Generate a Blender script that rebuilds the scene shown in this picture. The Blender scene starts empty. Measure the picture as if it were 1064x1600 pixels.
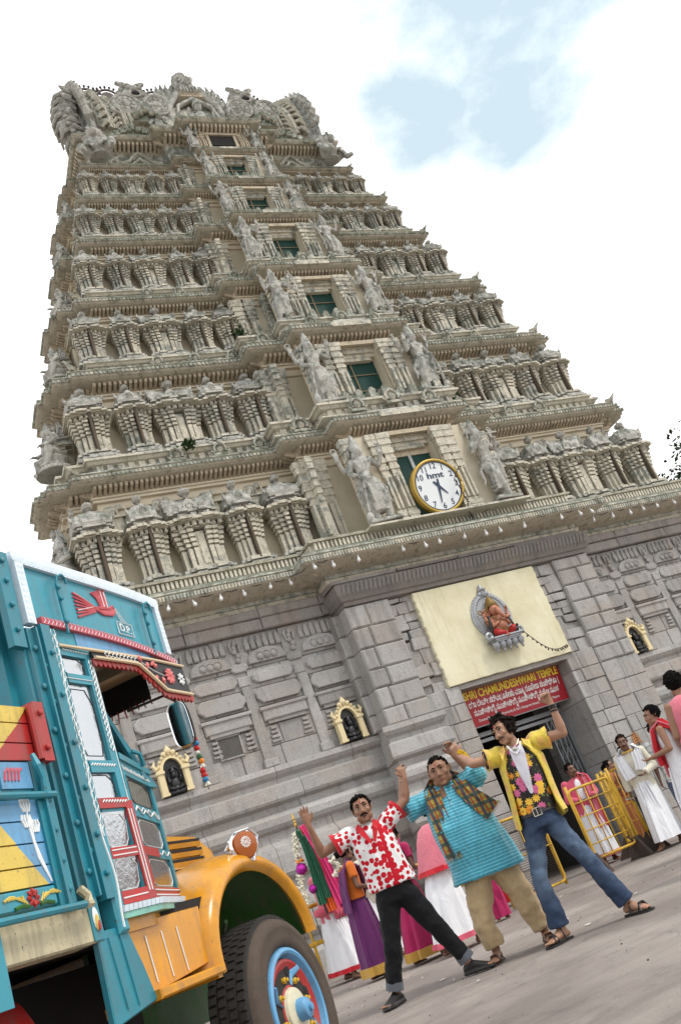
import bpy, bmesh, math, random
import numpy as np
from mathutils import Vector, Matrix, noise as mnoise
R = math.radians
rnd = random.Random(7)
SC = bpy.context.scene
COL = SC.collection
# ------------------------------------------------------------------ camera
cam_d = bpy.data.cameras.new('camera'); cam = bpy.data.objects.new('camera', cam_d); COL.objects.link(cam)
YAW, PIT, ROL = R(28.970), R(21.697), R(-21.603)
fw = Vector((math.sin(YAW)*math.cos(PIT), math.cos(YAW)*math.cos(PIT), math.sin(PIT)))
r0 = Vector((math.cos(YAW), -math.sin(YAW), 0)); u0 = r0.cross(fw)
rt = r0*math.cos(ROL)+u0*math.sin(ROL); up = -r0*math.sin(ROL)+u0*math.cos(ROL)
cam.matrix_world = Matrix(((rt.x, up.x, -fw.x, -10.209), (rt.y, up.y, -fw.y, -15.034), (rt.z, up.z, -fw.z, 0.844), (0, 0, 0, 1)))
cam_d.sensor_fit = 'VERTICAL'; cam_d.sensor_height = 24; cam_d.lens = 24*1449.69/1600
cam_d.clip_start = .05; cam_d.clip_end = 3000
SC.camera = cam
# ------------------------------------------------------------------ sky, sun, exposure
SUN_EL, SUN_AZ = R(56), R(140)      # azimuth measured clockwise from +y
wd = bpy.data.worlds.new('World'); SC.world = wd; wd.use_nodes = True
nt = wd.node_tree; N = nt.nodes; L = nt.links
bg = N['Background']; bg.inputs[1].default_value = .1
sky = N.new('ShaderNodeTexSky'); sky.sky_type = 'NISHITA'; sky.sun_disc = False
sky.sun_elevation = SUN_EL; sky.sun_rotation = SUN_AZ; sky.air_density = 1.2; sky.dust_density = 2.2
tcw = N.new('ShaderNodeTexCoord'); mp = N.new('ShaderNodeMapping'); mp.inputs['Scale'].default_value = (1, 1, 1.7)
mp.inputs['Location'].default_value = (.33, .02, .4)
nz = N.new('ShaderNodeTexNoise'); nz.inputs['Scale'].default_value = 2.6; nz.inputs['Detail'].default_value = 9; nz.inputs['Roughness'].default_value = .6
vn = N.new('ShaderNodeVectorMath'); vn.operation = 'NORMALIZE'; L.new(tcw.outputs['Generated'], vn.inputs[0])
def gap(d, lo, hi):     # thin places in the cloud layer
    dt = N.new('ShaderNodeVectorMath'); dt.operation = 'DOT_PRODUCT'; L.new(vn.outputs[0], dt.inputs[0]); dt.inputs[1].default_value = d
    r_ = N.new('ShaderNodeMapRange'); r_.inputs[1].default_value = lo; r_.inputs[2].default_value = hi; L.new(dt.outputs['Value'], r_.inputs[0]); return r_.outputs[0]
g1, g2 = gap((.608, .446, .657), .985, 1.0), gap((.548, .52, .655), .9955, 1.0)
g3 = gap((-.5, -.55, .67), .80, .97)
ga = N.new('ShaderNodeMath'); ga.operation = 'MAXIMUM'; L.new(g1, ga.inputs[0]); L.new(g2, ga.inputs[1])
gb = N.new('ShaderNodeMath'); gb.operation = 'MAXIMUM'; L.new(ga.outputs[0], gb.inputs[0]); L.new(g3, gb.inputs[1])
cv = N.new('ShaderNodeMath'); cv.operation = 'MULTIPLY_ADD'; cv.inputs[1].default_value = -.33; L.new(gb.outputs[0], cv.inputs[0]); L.new(nz.outputs['Fac'], cv.inputs[2])
cr = N.new('ShaderNodeValToRGB'); cr.color_ramp.elements[0].position = .20; cr.color_ramp.elements[1].position = .40
cr.color_ramp.elements[0].color = (.12, .12, .12, 1)
mx = N.new('ShaderNodeMix'); mx.data_type = 'RGBA'; mx.inputs['B'].default_value = (12, 12, 12, 1)
gm = N.new('ShaderNodeMix'); gm.data_type = 'RGBA'; gm.inputs['Factor'].default_value = .80
gm.inputs['B'].default_value = (4.6, 6.2, 6.9, 1)   # thin bright veil over the blue
L.new(tcw.outputs['Generated'], mp.inputs[0]); L.new(mp.outputs[0], nz.inputs['Vector']); L.new(cv.outputs[0], cr.inputs[0])
L.new(sky.outputs[0], gm.inputs['A']); L.new(gm.outputs['Result'], mx.inputs['A'])
L.new(cr.outputs[0], mx.inputs['Factor']); L.new(mx.outputs['Result'], bg.inputs[0])
sd = bpy.data.lights.new('sun', 'SUN'); sun = bpy.data.objects.new('sun', sd); COL.objects.link(sun)
sd.energy = 1.4; sd.angle = R(11); sd.color = (1, .95, .87)
sdir = Vector((math.sin(SUN_AZ)*math.cos(SUN_EL), math.cos(SUN_AZ)*math.cos(SUN_EL), math.sin(SUN_EL)))
sun.rotation_euler = sdir.to_track_quat('Z', 'Y').to_euler()
vs = SC.view_settings; vs.view_transform = 'Standard'; vs.look = 'None'; vs.exposure = 0.42; vs.gamma = 1; vs.use_curve_mapping = False
SC.render.film_transparent = False
SC.cycles.max_bounces = 6; SC.cycles.use_denoising = True

# ------------------------------------------------------------------ material helpers
def newmat(name):
    m = bpy.data.materials.new(name); m.use_nodes = True
    return m, m.node_tree.nodes, m.node_tree.links, m.node_tree.nodes['Principled BSDF']
def nnode(N, t, **k):
    n = N.new(t)
    for a, b in k.items():
        if a in n.inputs: n.inputs[a].default_value = b
        else: setattr(n, a, b)
    return n
def c4(c): return (c[0], c[1], c[2], 1)
def mixc(N, L, f, a, b, mode='MIX'):
    m = N.new('ShaderNodeMix'); m.data_type = 'RGBA'; m.blend_type = mode
    for s, val in (('Factor', f), ('A', a), ('B', b)):
        if hasattr(val, 'is_linked'): L.new(val, m.inputs[s])
        elif s == 'Factor': m.inputs[s].default_value = val
        else: m.inputs[s].default_value = c4(val)
    return m.outputs['Result']
def ramp(N, L, f, lo, hi, a=(0, 0, 0), b=(1, 1, 1)):
    r = N.new('ShaderNodeValToRGB'); e = r.color_ramp.elements
    e[0].position = lo; e[1].position = hi; e[0].color = c4(a); e[1].color = c4(b); L.new(f, r.inputs[0]); return r.outputs[0]
def noise(N, L, scale, detail=5, vec=None, rough=.55, dist=0):
    n = nnode(N, 'ShaderNodeTexNoise', Scale=scale, Detail=detail, Roughness=rough, Distortion=dist)
    if vec is not None: L.new(vec, n.inputs['Vector'])
    return n.outputs['Fac']
def math_(N, L, op, a, b=0.0, clamp=False):
    m = N.new('ShaderNodeMath'); m.operation = op; m.use_clamp = clamp
    for i, val in ((0, a), (1, b)):
        if hasattr(val, 'is_linked'): L.new(val, m.inputs[i])
        else: m.inputs[i].default_value = val
    return m.outputs[0]
def bump(N, L, B, h, strength=.4, dist=.02):
    b = nnode(N, 'ShaderNodeBump', Strength=strength, Distance=dist); L.new(h, b.inputs['Height']); L.new(b.outputs[0], B.inputs['Normal'])
def wpos(N): return N.new('ShaderNodeNewGeometry').outputs['Position']
def opos(N): return N.new('ShaderNodeTexCoord').outputs['Object']
def mat(name, col, rough=.7, metal=0, var=.15, vscale=6, grain=0, gscale=60, rand=0, bmp=.15, bdist=.01, spec=.4, coat=0, world=False):
    """plain surface with cloudy variation, fine grain and (rand) a tone of its own for every object"""
    m, N, L, B = newmat(name)
    p = wpos(N) if world else opos(N)
    a = noise(N, L, vscale, 5, p)
    k = math_(N, L, 'MULTIPLY_ADD', a, var*2); N[-1].inputs[2].default_value = 1-var
    if grain:
        g = noise(N, L, gscale, 3, p, .7)
        g2 = math_(N, L, 'MULTIPLY_ADD', g, grain*2); N[-1].inputs[2].default_value = 1-grain
        k = math_(N, L, 'MULTIPLY', k, g2)
    if rand:
        oi = N.new('ShaderNodeObjectInfo')
        r_ = math_(N, L, 'MULTIPLY_ADD', oi.outputs['Random'], rand*2); N[-1].inputs[2].default_value = 1-rand
        k = math_(N, L, 'MULTIPLY', k, r_)
    vm = N.new('ShaderNodeVectorMath'); vm.operation = 'SCALE'; vm.inputs[0].default_value = col[:3]; L.new(k, vm.inputs['Scale'])
    L.new(vm.outputs[0], B.inputs['Base Color'])
    B.inputs['Roughness'].default_value = rough; B.inputs['Metallic'].default_value = metal
    B.inputs['Specular IOR Level'].default_value = spec; B.inputs['Coat Weight'].default_value = coat
    if bmp: bump(N, L, B, noise(N, L, gscale if grain else vscale*4, 5, p, .65), bmp, bdist)
    return m

# ------------------------------------------------------------------ mesh helpers
class MB:
    def __init__(s): s.v = []; s.f = []; s.m = []; s.cur = 0; s.M = None
    def pt(s, p):
        if s.M is not None: p = s.M @ Vector(p)
        s.v.append(tuple(p)); return len(s.v)-1
    def face(s, *ix): s.f.append(tuple(ix)); s.m.append(s.cur)
    def box(s, x0, x1, y0, y1, z0, z1, tx=0, ty=0):
        """axis box; tx, ty shrink the top"""
        b = len(s.v)
        for x, y, z in ((x0, y0, z0), (x1, y0, z0), (x1, y1, z0), (x0, y1, z0)): s.pt((x, y, z))
        for x, y, z in ((x0+tx, y0+ty, z1), (x1-tx, y0+ty, z1), (x1-tx, y1-ty, z1), (x0+tx, y1-ty, z1)): s.pt((x, y, z))
        for q in ((0, 3, 2, 1), (4, 5, 6, 7), (0, 1, 5, 4), (1, 2, 6, 5), (2, 3, 7, 6), (3, 0, 4, 7)): s.face(*[b+i for i in q])
    def cbox(s, x0, x1, y0, y1, z0, z1, c=.01, j=0):
        """box with chamfered front (-y) edges and jittered corners"""
        b = len(s.v); J = lambda: rnd.uniform(-j, j)
        q = [(x0+J(), z0+J()), (x1+J(), z0+J()), (x1+J(), z1+J()), (x0+J(), z1+J())]
        dy = J()
        for (x, z) in q: s.pt((x, y1, z))
        for (x, z) in q: s.pt((x, y0+c+dy, z))
        for i, (x, z) in enumerate(q): s.pt((x+(c if i in (0, 3) else -c), y0+dy, z+(c if i < 2 else -c)))
        for o in (0, 4):
            for i in range(4): k = (i+1) % 4; s.face(b+o+i, b+o+k, b+o+4+k, b+o+4+i)
        s.face(b+8, b+9, b+10, b+11); s.face(b+3, b+2, b+1, b+0)
    def loft(s, rings, close=True, cap=True):
        """rings: lists of points of equal count"""
        b = len(s.v); n = len(rings[0])
        for r_ in rings:
            for p in r_: s.pt(p)
        for k in range(len(rings)-1):
            for i in range(n if close else n-1):
                j = (i+1) % n
                s.face(b+k*n+i, b+k*n+j, b+(k+1)*n+j, b+(k+1)*n+i)
        if cap and close:
            s.face(*[b+i for i in range(n)][::-1]); s.face(*[b+(len(rings)-1)*n+i for i in range(n)])
    def tube(s, pts, r, seg=6, cap=True, flat=1.0):
        """tube through points, radius constant or one per point"""
        pts = [Vector(p) for p in pts]; rs = r if hasattr(r, '__len__') else [r]*len(pts)
        rings = []; prev = None
        for i, p in enumerate(pts):
            t = (pts[min(i+1, len(pts)-1)]-pts[max(i-1, 0)])
            if t.length < 1e-9: t = Vector((0, 0, 1))
            t.normalize()
            a = prev if prev is not None else (Vector((0, 0, 1)) if abs(t.z) < .9 else Vector((0, 1, 0)))
            u = t.cross(a).cross(t)
            if u.length < 1e-6: u = t.orthogonal()
            u.normalize(); prev = u; w = t.cross(u)
            rings.append([p+(u*math.cos(2*math.pi*k/seg)+w*(math.sin(2*math.pi*k/seg)*flat))*rs[i] for k in range(seg)])
        s.loft(rings, True, cap)
    def lathe(s, prof, seg=12, c=(0, 0, 0), axis='z'):
        rings = []
        for (r_, h) in prof:
            ring = []
            for k in range(seg):
                a = 2*math.pi*k/seg; x, y = r_*math.cos(a), r_*math.sin(a)
                q = {'z': (x, y, h), 'y': (x, -h, y), 'x': (h, x, y)}[axis]
                ring.append((c[0]+q[0], c[1]+q[1], c[2]+q[2]))
            rings.append(ring)
        s.loft(rings)
    def ball(s, c, r, seg=10, rings=6):
        r = r if hasattr(r, '__len__') else (r, r, r)
        rr = []
        for i in range(rings+1):
            a = math.pi*(i/rings)-math.pi/2; a = max(-1.5, min(1.5, a))
            rr.append([(c[0]+r[0]*math.cos(a)*math.cos(2*math.pi*k/seg), c[1]+r[1]*math.cos(a)*math.sin(2*math.pi*k/seg), c[2]+r[2]*math.sin(a)) for k in range(seg)])
        s.loft(rr)
    def torus(s, c, Rr, r, seg=20, sub=6, a0=0, a1=2*math.pi, plane='xz', sx=1, sz=1):
        pts = []
        full = abs(a1-a0-2*math.pi) < 1e-6
        for i in range(seg+1):
            a = a0+(a1-a0)*i/seg
            x, z = Rr*math.cos(a)*sx, Rr*math.sin(a)*sz
            pts.append({'xz': (c[0]+x, c[1], c[2]+z), 'yz': (c[0], c[1]+x, c[2]+z), 'xy': (c[0]+x, c[1]+z, c[2])}[plane])
        s.tube(pts, r, sub)
    def prism(s, poly, y0, y1, c=0.0, axis='y'):
        """polygon in x,z extruded along y (front y0), optional front chamfer"""
        n = len(poly); cx = sum(p[0] for p in poly)/n; cz = sum(p[1] for p in poly)/n
        Q = {'y': lambda p, y: (p[0], y, p[1]), 'x': lambda p, y: (y, p[0], p[1]), 'z': lambda p, y: (p[0], p[1], y)}[axis]
        rings = [[Q(p, y1) for p in poly], [Q(p, y0+c) for p in poly]]
        if c:
            def ins(p):
                d = math.hypot(p[0]-cx, p[1]-cz) or 1; k = max(0, 1-1.4*c/d); return (cx+(p[0]-cx)*k, cz+(p[1]-cz)*k)
            rings.append([Q(ins(p), y0) for p in poly])
        s.loft(rings)
    def mesh(s, name):
        me = bpy.data.meshes.new(name); me.from_pydata(s.v, [], s.f); me.update()
        return me
    def build(s, name, mats, parent=None, loc=None, smooth=False, fix=True):
        me = s.mesh(name)
        if not isinstance(mats, (list, tuple)): mats = [mats]
        for m_ in mats: me.materials.append(m_)
        if len(mats) > 1: me.polygons.foreach_set('material_index', s.m)
        if fix: fixn(me)
        if smooth is True: me.polygons.foreach_set('use_smooth', [True]*len(me.polygons))
        elif smooth: me.set_sharp_from_angle(angle=R(smooth)) ; 
        if smooth and smooth is not True: me.polygons.foreach_set('use_smooth', [True]*len(me.polygons)); me.set_sharp_from_angle(angle=R(smooth))
        return link(name, me, parent, loc)
def fixn(me):
    bm = bmesh.new(); bm.from_mesh(me); bmesh.ops.recalc_face_normals(bm, faces=bm.faces); bm.to_mesh(me); bm.free()
def link(name, data, parent=None, loc=None):
    o = bpy.data.objects.new(name, data); COL.objects.link(o)
    if parent is not None: o.parent = parent
    if loc is not None: o.location = loc
    return o
def tag(o, label=None, cat=None, group=None, kind=None):
    if label: o['label'] = label
    if cat: o['category'] = cat
    if group: o['group'] = group
    if kind: o['kind'] = kind
    return o
def thing(name, label, cat, loc=(0, 0, 0), rz=0, group=None):
    o = bpy.data.objects.new(name, None); COL.objects.link(o); o.location = loc; o.rotation_euler = (0, 0, rz)
    o.empty_display_size = .2
    return tag(o, label, cat, group)
def kids(o): return [c for c in COL.objects if c.parent == o]
def copy_tree(o, loc=None, rz=None, label=None, parent=None, table=None):
    if table is None:
        table = {}
        for c in COL.objects:
            if c.parent: table.setdefault(c.parent.name, []).append(c)
    c = o.copy(); COL.objects.link(c)
    if parent is not None: c.parent = parent
    if loc is not None: c.location = loc
    if rz is not None: c.rotation_euler = (0, 0, rz)
    if label: c['label'] = label
    for ch in table.get(o.name, []): copy_tree(ch, parent=c, table=table)
    return c
def remesh(mb, name, mat_, parent, voxel=.012, smooth=3, decim=None, loc=None):
    """fuse overlapping shapes into one continuous skin"""
    me = mb.mesh(name); fixn(me); o = bpy.data.objects.new('tmp', me); COL.objects.link(o)
    m1 = o.modifiers.new('r', 'REMESH'); m1.mode = 'VOXEL'; m1.voxel_size = voxel
    if smooth: m2 = o.modifiers.new('s', 'SMOOTH'); m2.iterations = smooth; m2.factor = .5
    if decim: m3 = o.modifiers.new('d', 'DECIMATE'); m3.ratio = decim
    dg = bpy.context.evaluated_depsgraph_get(); dg.update()
    new = bpy.data.meshes.new_from_object(o.evaluated_get(dg))
    bpy.data.objects.remove(o); bpy.data.meshes.remove(me)
    new.name = name; new.materials.clear()
    for m_ in (mat_ if isinstance(mat_, (list, tuple)) else [mat_]): new.materials.append(m_)
    new.polygons.foreach_set('use_smooth', [True]*len(new.polygons))
    return link(name, new, parent, loc)
def text(body, name, mat_, parent, loc, rot, size, ext=.002, align='CENTER', width=None, bold=0.0):
    """flat lettering turned into a thin mesh; width squeezes it to a given length"""
    cu = bpy.data.curves.new(name, 'FONT'); cu.body = body; cu.size = size; cu.extrude = ext; cu.align_x = align; cu.align_y = 'CENTER'; cu.offset = bold; cu.resolution_u = 4
    t = bpy.data.objects.new('tmp', cu); COL.objects.link(t); dg = bpy.context.evaluated_depsgraph_get(); dg.update()
    me = bpy.data.meshes.new_from_object(t.evaluated_get(dg)); bpy.data.objects.remove(t); bpy.data.curves.remove(cu)
    me.name = name; me.materials.clear(); me.materials.append(mat_)
    if width and len(me.vertices):
        xs = [v.co.x for v in me.vertices]; k = width/max(1e-6, max(xs)-min(xs))
        for v in me.vertices: v.co.x *= k
    o = link(name, me, parent, loc); o.rotation_euler = rot
    return o
# ================================================================== materials of the temple
def tower_mat(name, cream, gray, dark, bias=0.0, hk=1.0):
    m, N, L, B = newmat(name)
    g = N.new('ShaderNodeNewGeometry'); p = g.outputs['Position']
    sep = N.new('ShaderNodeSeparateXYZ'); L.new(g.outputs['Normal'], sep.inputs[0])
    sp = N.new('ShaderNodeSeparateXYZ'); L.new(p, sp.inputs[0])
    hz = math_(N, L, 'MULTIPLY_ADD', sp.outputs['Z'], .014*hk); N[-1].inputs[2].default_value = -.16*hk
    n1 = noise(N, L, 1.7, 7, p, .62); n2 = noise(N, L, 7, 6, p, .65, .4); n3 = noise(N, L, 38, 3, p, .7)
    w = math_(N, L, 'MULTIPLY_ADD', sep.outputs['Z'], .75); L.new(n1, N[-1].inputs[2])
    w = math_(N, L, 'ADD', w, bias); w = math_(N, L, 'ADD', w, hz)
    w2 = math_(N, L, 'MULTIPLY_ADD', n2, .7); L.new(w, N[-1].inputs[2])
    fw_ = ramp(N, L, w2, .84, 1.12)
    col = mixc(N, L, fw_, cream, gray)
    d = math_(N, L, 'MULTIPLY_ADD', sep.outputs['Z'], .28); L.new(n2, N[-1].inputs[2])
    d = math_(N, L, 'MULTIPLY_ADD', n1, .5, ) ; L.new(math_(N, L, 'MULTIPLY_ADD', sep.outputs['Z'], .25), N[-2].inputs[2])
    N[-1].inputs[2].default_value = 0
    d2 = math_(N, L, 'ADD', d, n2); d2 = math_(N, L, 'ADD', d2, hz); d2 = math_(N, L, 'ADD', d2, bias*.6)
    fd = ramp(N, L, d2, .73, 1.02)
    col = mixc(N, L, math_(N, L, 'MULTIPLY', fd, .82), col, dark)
    # rain streaks running down the faces
    mpn = nnode(N, 'ShaderNodeMapping'); mpn.inputs['Scale'].default_value = (5, 5, .5); L.new(p, mpn.inputs[0])
    st = ramp(N, L, noise(N, L, 1.6, 5, mpn.outputs[0], .6), .53, .72)
    col = mixc(N, L, math_(N, L, 'MULTIPLY', st, .55), col, dark)
    gr = ramp(N, L, n3, .3, .75, (.78, .78, .76), (1.12, 1.12, 1.12))
    col = mixc(N, L, 1.0, col, gr, 'MULTIPLY')
    L.new(col, B.inputs['Base Color']); B.inputs['Roughness'].default_value = .92; B.inputs['Specular IOR Level'].default_value = .15
    h = math_(N, L, 'MULTIPLY_ADD', n3, .5); L.new(n2, N[-1].inputs[2])
    bump(N, L, B, h, .85, .045)
    return m
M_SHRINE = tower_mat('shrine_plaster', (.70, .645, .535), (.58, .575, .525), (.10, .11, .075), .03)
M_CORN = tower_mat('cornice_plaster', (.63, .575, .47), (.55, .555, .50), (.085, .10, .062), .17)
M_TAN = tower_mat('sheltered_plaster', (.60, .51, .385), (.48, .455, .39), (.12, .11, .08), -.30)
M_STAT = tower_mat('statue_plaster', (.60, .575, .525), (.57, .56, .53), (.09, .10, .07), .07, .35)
M_WALLC = mat('cream_wall', (.64, .565, .43), .9, 0, .16, 2.5, .08, 25, world=True, bmp=.15)
M_DARK = mat('dark_recess', (.035, .032, .03), .95, bmp=0)
M_ROD = mat('old_wood', (.11, .085, .06), .9, 0, .3, 9)
def granite(name, col, pink=.0):
    m, N, L, B = newmat(name)
    p = wpos(N); oi = N.new('ShaderNodeObjectInfo')
    n1 = noise(N, L, 1.3, 6, p, .6); n2 = noise(N, L, 95, 2, p, .8); n3 = noise(N, L, 11, 6, p, .65)
    c = mixc(N, L, ramp(N, L, oi.outputs['Random'], 0, 1), [a*.78 for a in col], [col[0]*1.14, col[1]*1.15, col[2]*1.17])
    c = mixc(N, L, ramp(N, L, n1, .45, .7), c, (col[0]*.98, col[1]*.90, col[2]*.84))
    c = mixc(N, L, 1.0, c, ramp(N, L, n2, .34, .68, (.66, .66, .66), (1.25, 1.25, 1.25)), 'MULTIPLY')
    c = mixc(N, L, math_(N, L, 'MULTIPLY', ramp(N, L, n3, .56, .8), .55), c, (.085, .078, .07))
    mpn = nnode(N, 'ShaderNodeMapping'); mpn.inputs['Scale'].default_value = (3.2, 3.2, .35); L.new(p, mpn.inputs[0])
    c = mixc(N, L, math_(N, L, 'MULTIPLY', ramp(N, L, noise(N, L, 1.5, 6, mpn.outputs[0], .65), .52, .70), .45), c, (.10, .092, .085))
    L.new(c, B.inputs['Base Color']); B.inputs['Roughness'].default_value = .85; B.inputs['Specular IOR Level'].default_value = .25
    h = math_(N, L, 'MULTIPLY_ADD', n2, .35); L.new(n3, N[-1].inputs[2])
    bump(N, L, B, h, .5, .02)
    return m
M_GRAN = granite('granite', (.395, .378, .36))
M_GRAN2 = granite('granite_warm', (.31, .285, .262))
M_MORT = mat('joint_mortar', (.10, .092, .085), .95, 0, .3, 8, .2, 50, world=True)
M_PLAST = mat('yellow_plaster', (.74, .69, .49), .85, 0, .10, 3, .05, 30, bmp=.25, bdist=.01)
def plaster():
    m, N, L, B = newmat('yellow_plaster_wall'); p = wpos(N); n1 = noise(N, L, 1.4, 6, p, .6); n2 = noise(N, L, 9, 6, p, .7); n3 = noise(N, L, 60, 3, p, .7)
    mpn = nnode(N, 'ShaderNodeMapping'); mpn.inputs['Scale'].default_value = (7, 7, .6); L.new(p, mpn.inputs[0]); st = noise(N, L, 1.5, 6, mpn.outputs[0], .7)
    c = mixc(N, L, ramp(N, L, n1, .38, .64), (.66, .605, .41), (.77, .72, .53)); c = mixc(N, L, math_(N, L, 'MULTIPLY', ramp(N, L, st, .54, .74), .35), c, (.40, .35, .24)); c = mixc(N, L, math_(N, L, 'MULTIPLY', ramp(N, L, n2, .62, .76), .4), c, (.45, .41, .31)); c = mixc(N, L, 1.0, c, ramp(N, L, n3, .3, .7, (.9, .9, .9), (1.06, 1.06, 1.06)), 'MULTIPLY')
    L.new(c, B.inputs['Base Color']); B.inputs['Roughness'].default_value = .9; B.inputs['Specular IOR Level'].default_value = .15; bump(N, L, B, n2, .4, .02); return m
M_PLAST = plaster()
M_NICHE = mat('niche_yellow', (.72, .60, .36), .7, 0, .12, 7, .06, 60, bmp=.2)
M_BLACK = mat('black_idol_stone', (.018, .018, .02), .42, 0, .2, 20, bmp=.2, spec=.5)

# ================================================================== ground
def ground_mat():
    m, N, L, B = newmat('concrete_ground'); p = wpos(N)
    n1 = noise(N, L, .55, 7, p, .6, .3); n2 = noise(N, L, 6, 6, p, .65); n3 = noise(N, L, 70, 3, p, .7)
    c = mixc(N, L, ramp(N, L, n1, .40, .62), (.19, .162, .147), (.30, .264, .238))
    c = mixc(N, L, math_(N, L, 'MULTIPLY', ramp(N, L, n2, .55, .8), .5), c, (.12, .108, .10))
    c = mixc(N, L, 1.0, c, ramp(N, L, n3, .3, .7, (.8, .8, .8), (1.15, 1.15, 1.15)), 'MULTIPLY')
    vo = nnode(N, 'ShaderNodeTexVoronoi', Scale=1.3); vo.feature = 'DISTANCE_TO_EDGE'
    mpn = N.new('ShaderNodeMapping'); mpn.inputs['Scale'].default_value = (.35, .35, .35); L.new(p, mpn.inputs[0])
    nzv = nnode(N, 'ShaderNodeTexNoise', Scale=2.2, Detail=5)
    L.new(p, nzv.inputs['Vector'])
    va = N.new('ShaderNodeVectorMath'); va.operation = 'ADD'; L.new(mpn.outputs[0], va.inputs[0]); L.new(nzv.outputs['Color'], va.inputs[1])
    L.new(va.outputs[0], vo.inputs['Vector'])
    cr_ = ramp(N, L, vo.outputs['Distance'], 0, .012, (1, 1, 1), (0, 0, 0))
    c = mixc(N, L, math_(N, L, 'MULTIPLY', cr_, .45), c, (.07, .062, .058))
    mpx = N.new('ShaderNodeMapping'); mpx.inputs['Scale'].default_value = (.28, 2.6, 1); mpx.inputs['Rotation'].default_value = (0, 0, .12); L.new(p, mpx.inputs[0]); stx = noise(N, L, 1.6, 7, mpx.outputs[0], .68, .3)
    c = mixc(N, L, math_(N, L, 'MULTIPLY', ramp(N, L, stx, .52, .64), .42), c, (.105, .092, .084)); c = mixc(N, L, math_(N, L, 'MULTIPLY', ramp(N, L, stx, .30, .42, (1, 1, 1), (0, 0, 0)), .28), c, (.33, .30, .275)); spz = noise(N, L, 2.3, 6, p, .6, .5); c = mixc(N, L, math_(N, L, 'MULTIPLY', ramp(N, L, spz, .60, .70), .5), c, (.10, .085, .075)); c = mixc(N, L, math_(N, L, 'MULTIPLY', ramp(N, L, noise(N, L, 42, 2, p, .7), .68, .72), .5), c, (.06, .055, .05))
    L.new(c, B.inputs['Base Color']); L.new(ramp(N, L, n1, .3, .7, (.6, .6, .6), (.85, .85, .85)), B.inputs['Roughness'])
    h = math_(N, L, 'MULTIPLY_ADD', n3, .4); L.new(n2, N[-1].inputs[2]); bump(N, L, B, h, .35, .015)
    return m
b = MB(); S_ = 900
b.box(-S_, S_, -S_, S_, -1.0, 0)
tag(b.build('ground', ground_mat()), kind='structure')
# ================================================================== the temple gate tower
TEMPLE = thing('temple_tower', 'tall stepped stone temple gateway tower carved with tiers of miniature shrines', 'temple')
YC = 3.9
def fpoly(b, yf, bays, side=(), yb=None):
    """plan outline: half width b, front y, front bays [(half, y)...] outer to inner, side bays [(near y, far y, projection)...]"""
    yb = yb if yb is not None else 2*YC-yf
    prs = [0]+[q[2] for q in side]; lft = [(-b, yb)]
    for k, (ya, yz, p) in enumerate(side): lft += [(-b-prs[k], yz), (-b-p, yz)]
    for k in range(len(side)-1, -1, -1): lft += [(-b-prs[k+1], side[k][0]), (-b-prs[k], side[k][0])]
    P_ = list(lft); P_.append((-b, yf)); yy = yf
    for h, y in bays: P_ += [(-h, yy), (-h, y)]; yy = y
    ys = [yf]+[y for _, y in bays]
    for k in range(len(bays)-1, -1, -1): P_ += [(bays[k][0], ys[k+1]), (bays[k][0], ys[k])]
    P_.append((b, yf)); P_ += [(-x, y) for x, y in lft[::-1]]
    return P_
def off(P_, d):
    n = len(P_); out = []
    for i in range(n):
        a, p, c = P_[i-1], P_[i], P_[(i+1) % n]
        def nr(u, w):
            dx, dy = w[0]-u[0], w[1]-u[1]; l = math.hypot(dx, dy) or 1; return (dy/l, -dx/l)
        n1, n2 = nr(a, p), nr(p, c)
        if abs(n1[0]*n2[0]+n1[1]*n2[1]) > .9: q = n1
        else: q = (n1[0]+n2[0], n1[1]+n2[1])
        out.append((p[0]+d*q[0], p[1]+d*q[1]))
    return out
def sweep(mb, P_, prof, cap=True):
    mb.loft([[(x, y, z) for x, y in off(P_, d)] for d, z in prof], True, cap)
def edges_seen(P_):
    """edges that face the front or the left side, with outward normal"""
    n = len(P_)
    for i in range(n):
        a, c = P_[i], P_[(i+1) % n]; dx, dy = c[0]-a[0], c[1]-a[1]; l = math.hypot(dx, dy)
        if l < 1e-6: continue
        nn = (dy/l, -dx/l)
        if nn[1] > .5 : continue
        yield a, c, l, nn
def teeth(mb, P_, d0, d1, z0, z1, step, w=.55, shape='wedge'):
    for a, c, l, nn in edges_seen(off(P_, d0)):
        k = max(1, int(l/step)); st = l/k; ux, uy = (c[0]-a[0])/l, (c[1]-a[1])/l
        for i in range(k):
            s0 = (i+.5-w/2)*st; s1 = (i+.5+w/2)*st
            A = (a[0]+ux*s0, a[1]+uy*s0); Bq = (a[0]+ux*s1, a[1]+uy*s1); dd = d1-d0; b = len(mb.v)
            zlow = z0+(z1-z0)*(.55 if shape == 'wedge' else 0)
            for q, z, e in ((A, z1, -.01), (Bq, z1, -.01), (Bq, z1, dd), (A, z1, dd), (A, z0, -.01), (Bq, z0, -.01), (Bq, zlow, dd*(.9 if shape == 'wedge' else 1)), (A, zlow, dd*(.9 if shape == 'wedge' else 1))):
                mb.pt((q[0]+nn[0]*e, q[1]+nn[1]*e, z))
            for q in ((0, 3, 2, 1), (4, 5, 6, 7), (0, 1, 5, 4), (1, 2, 6, 5), (2, 3, 7, 6), (3, 0, 4, 7)): mb.face(*[b+j for j in q])
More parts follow.
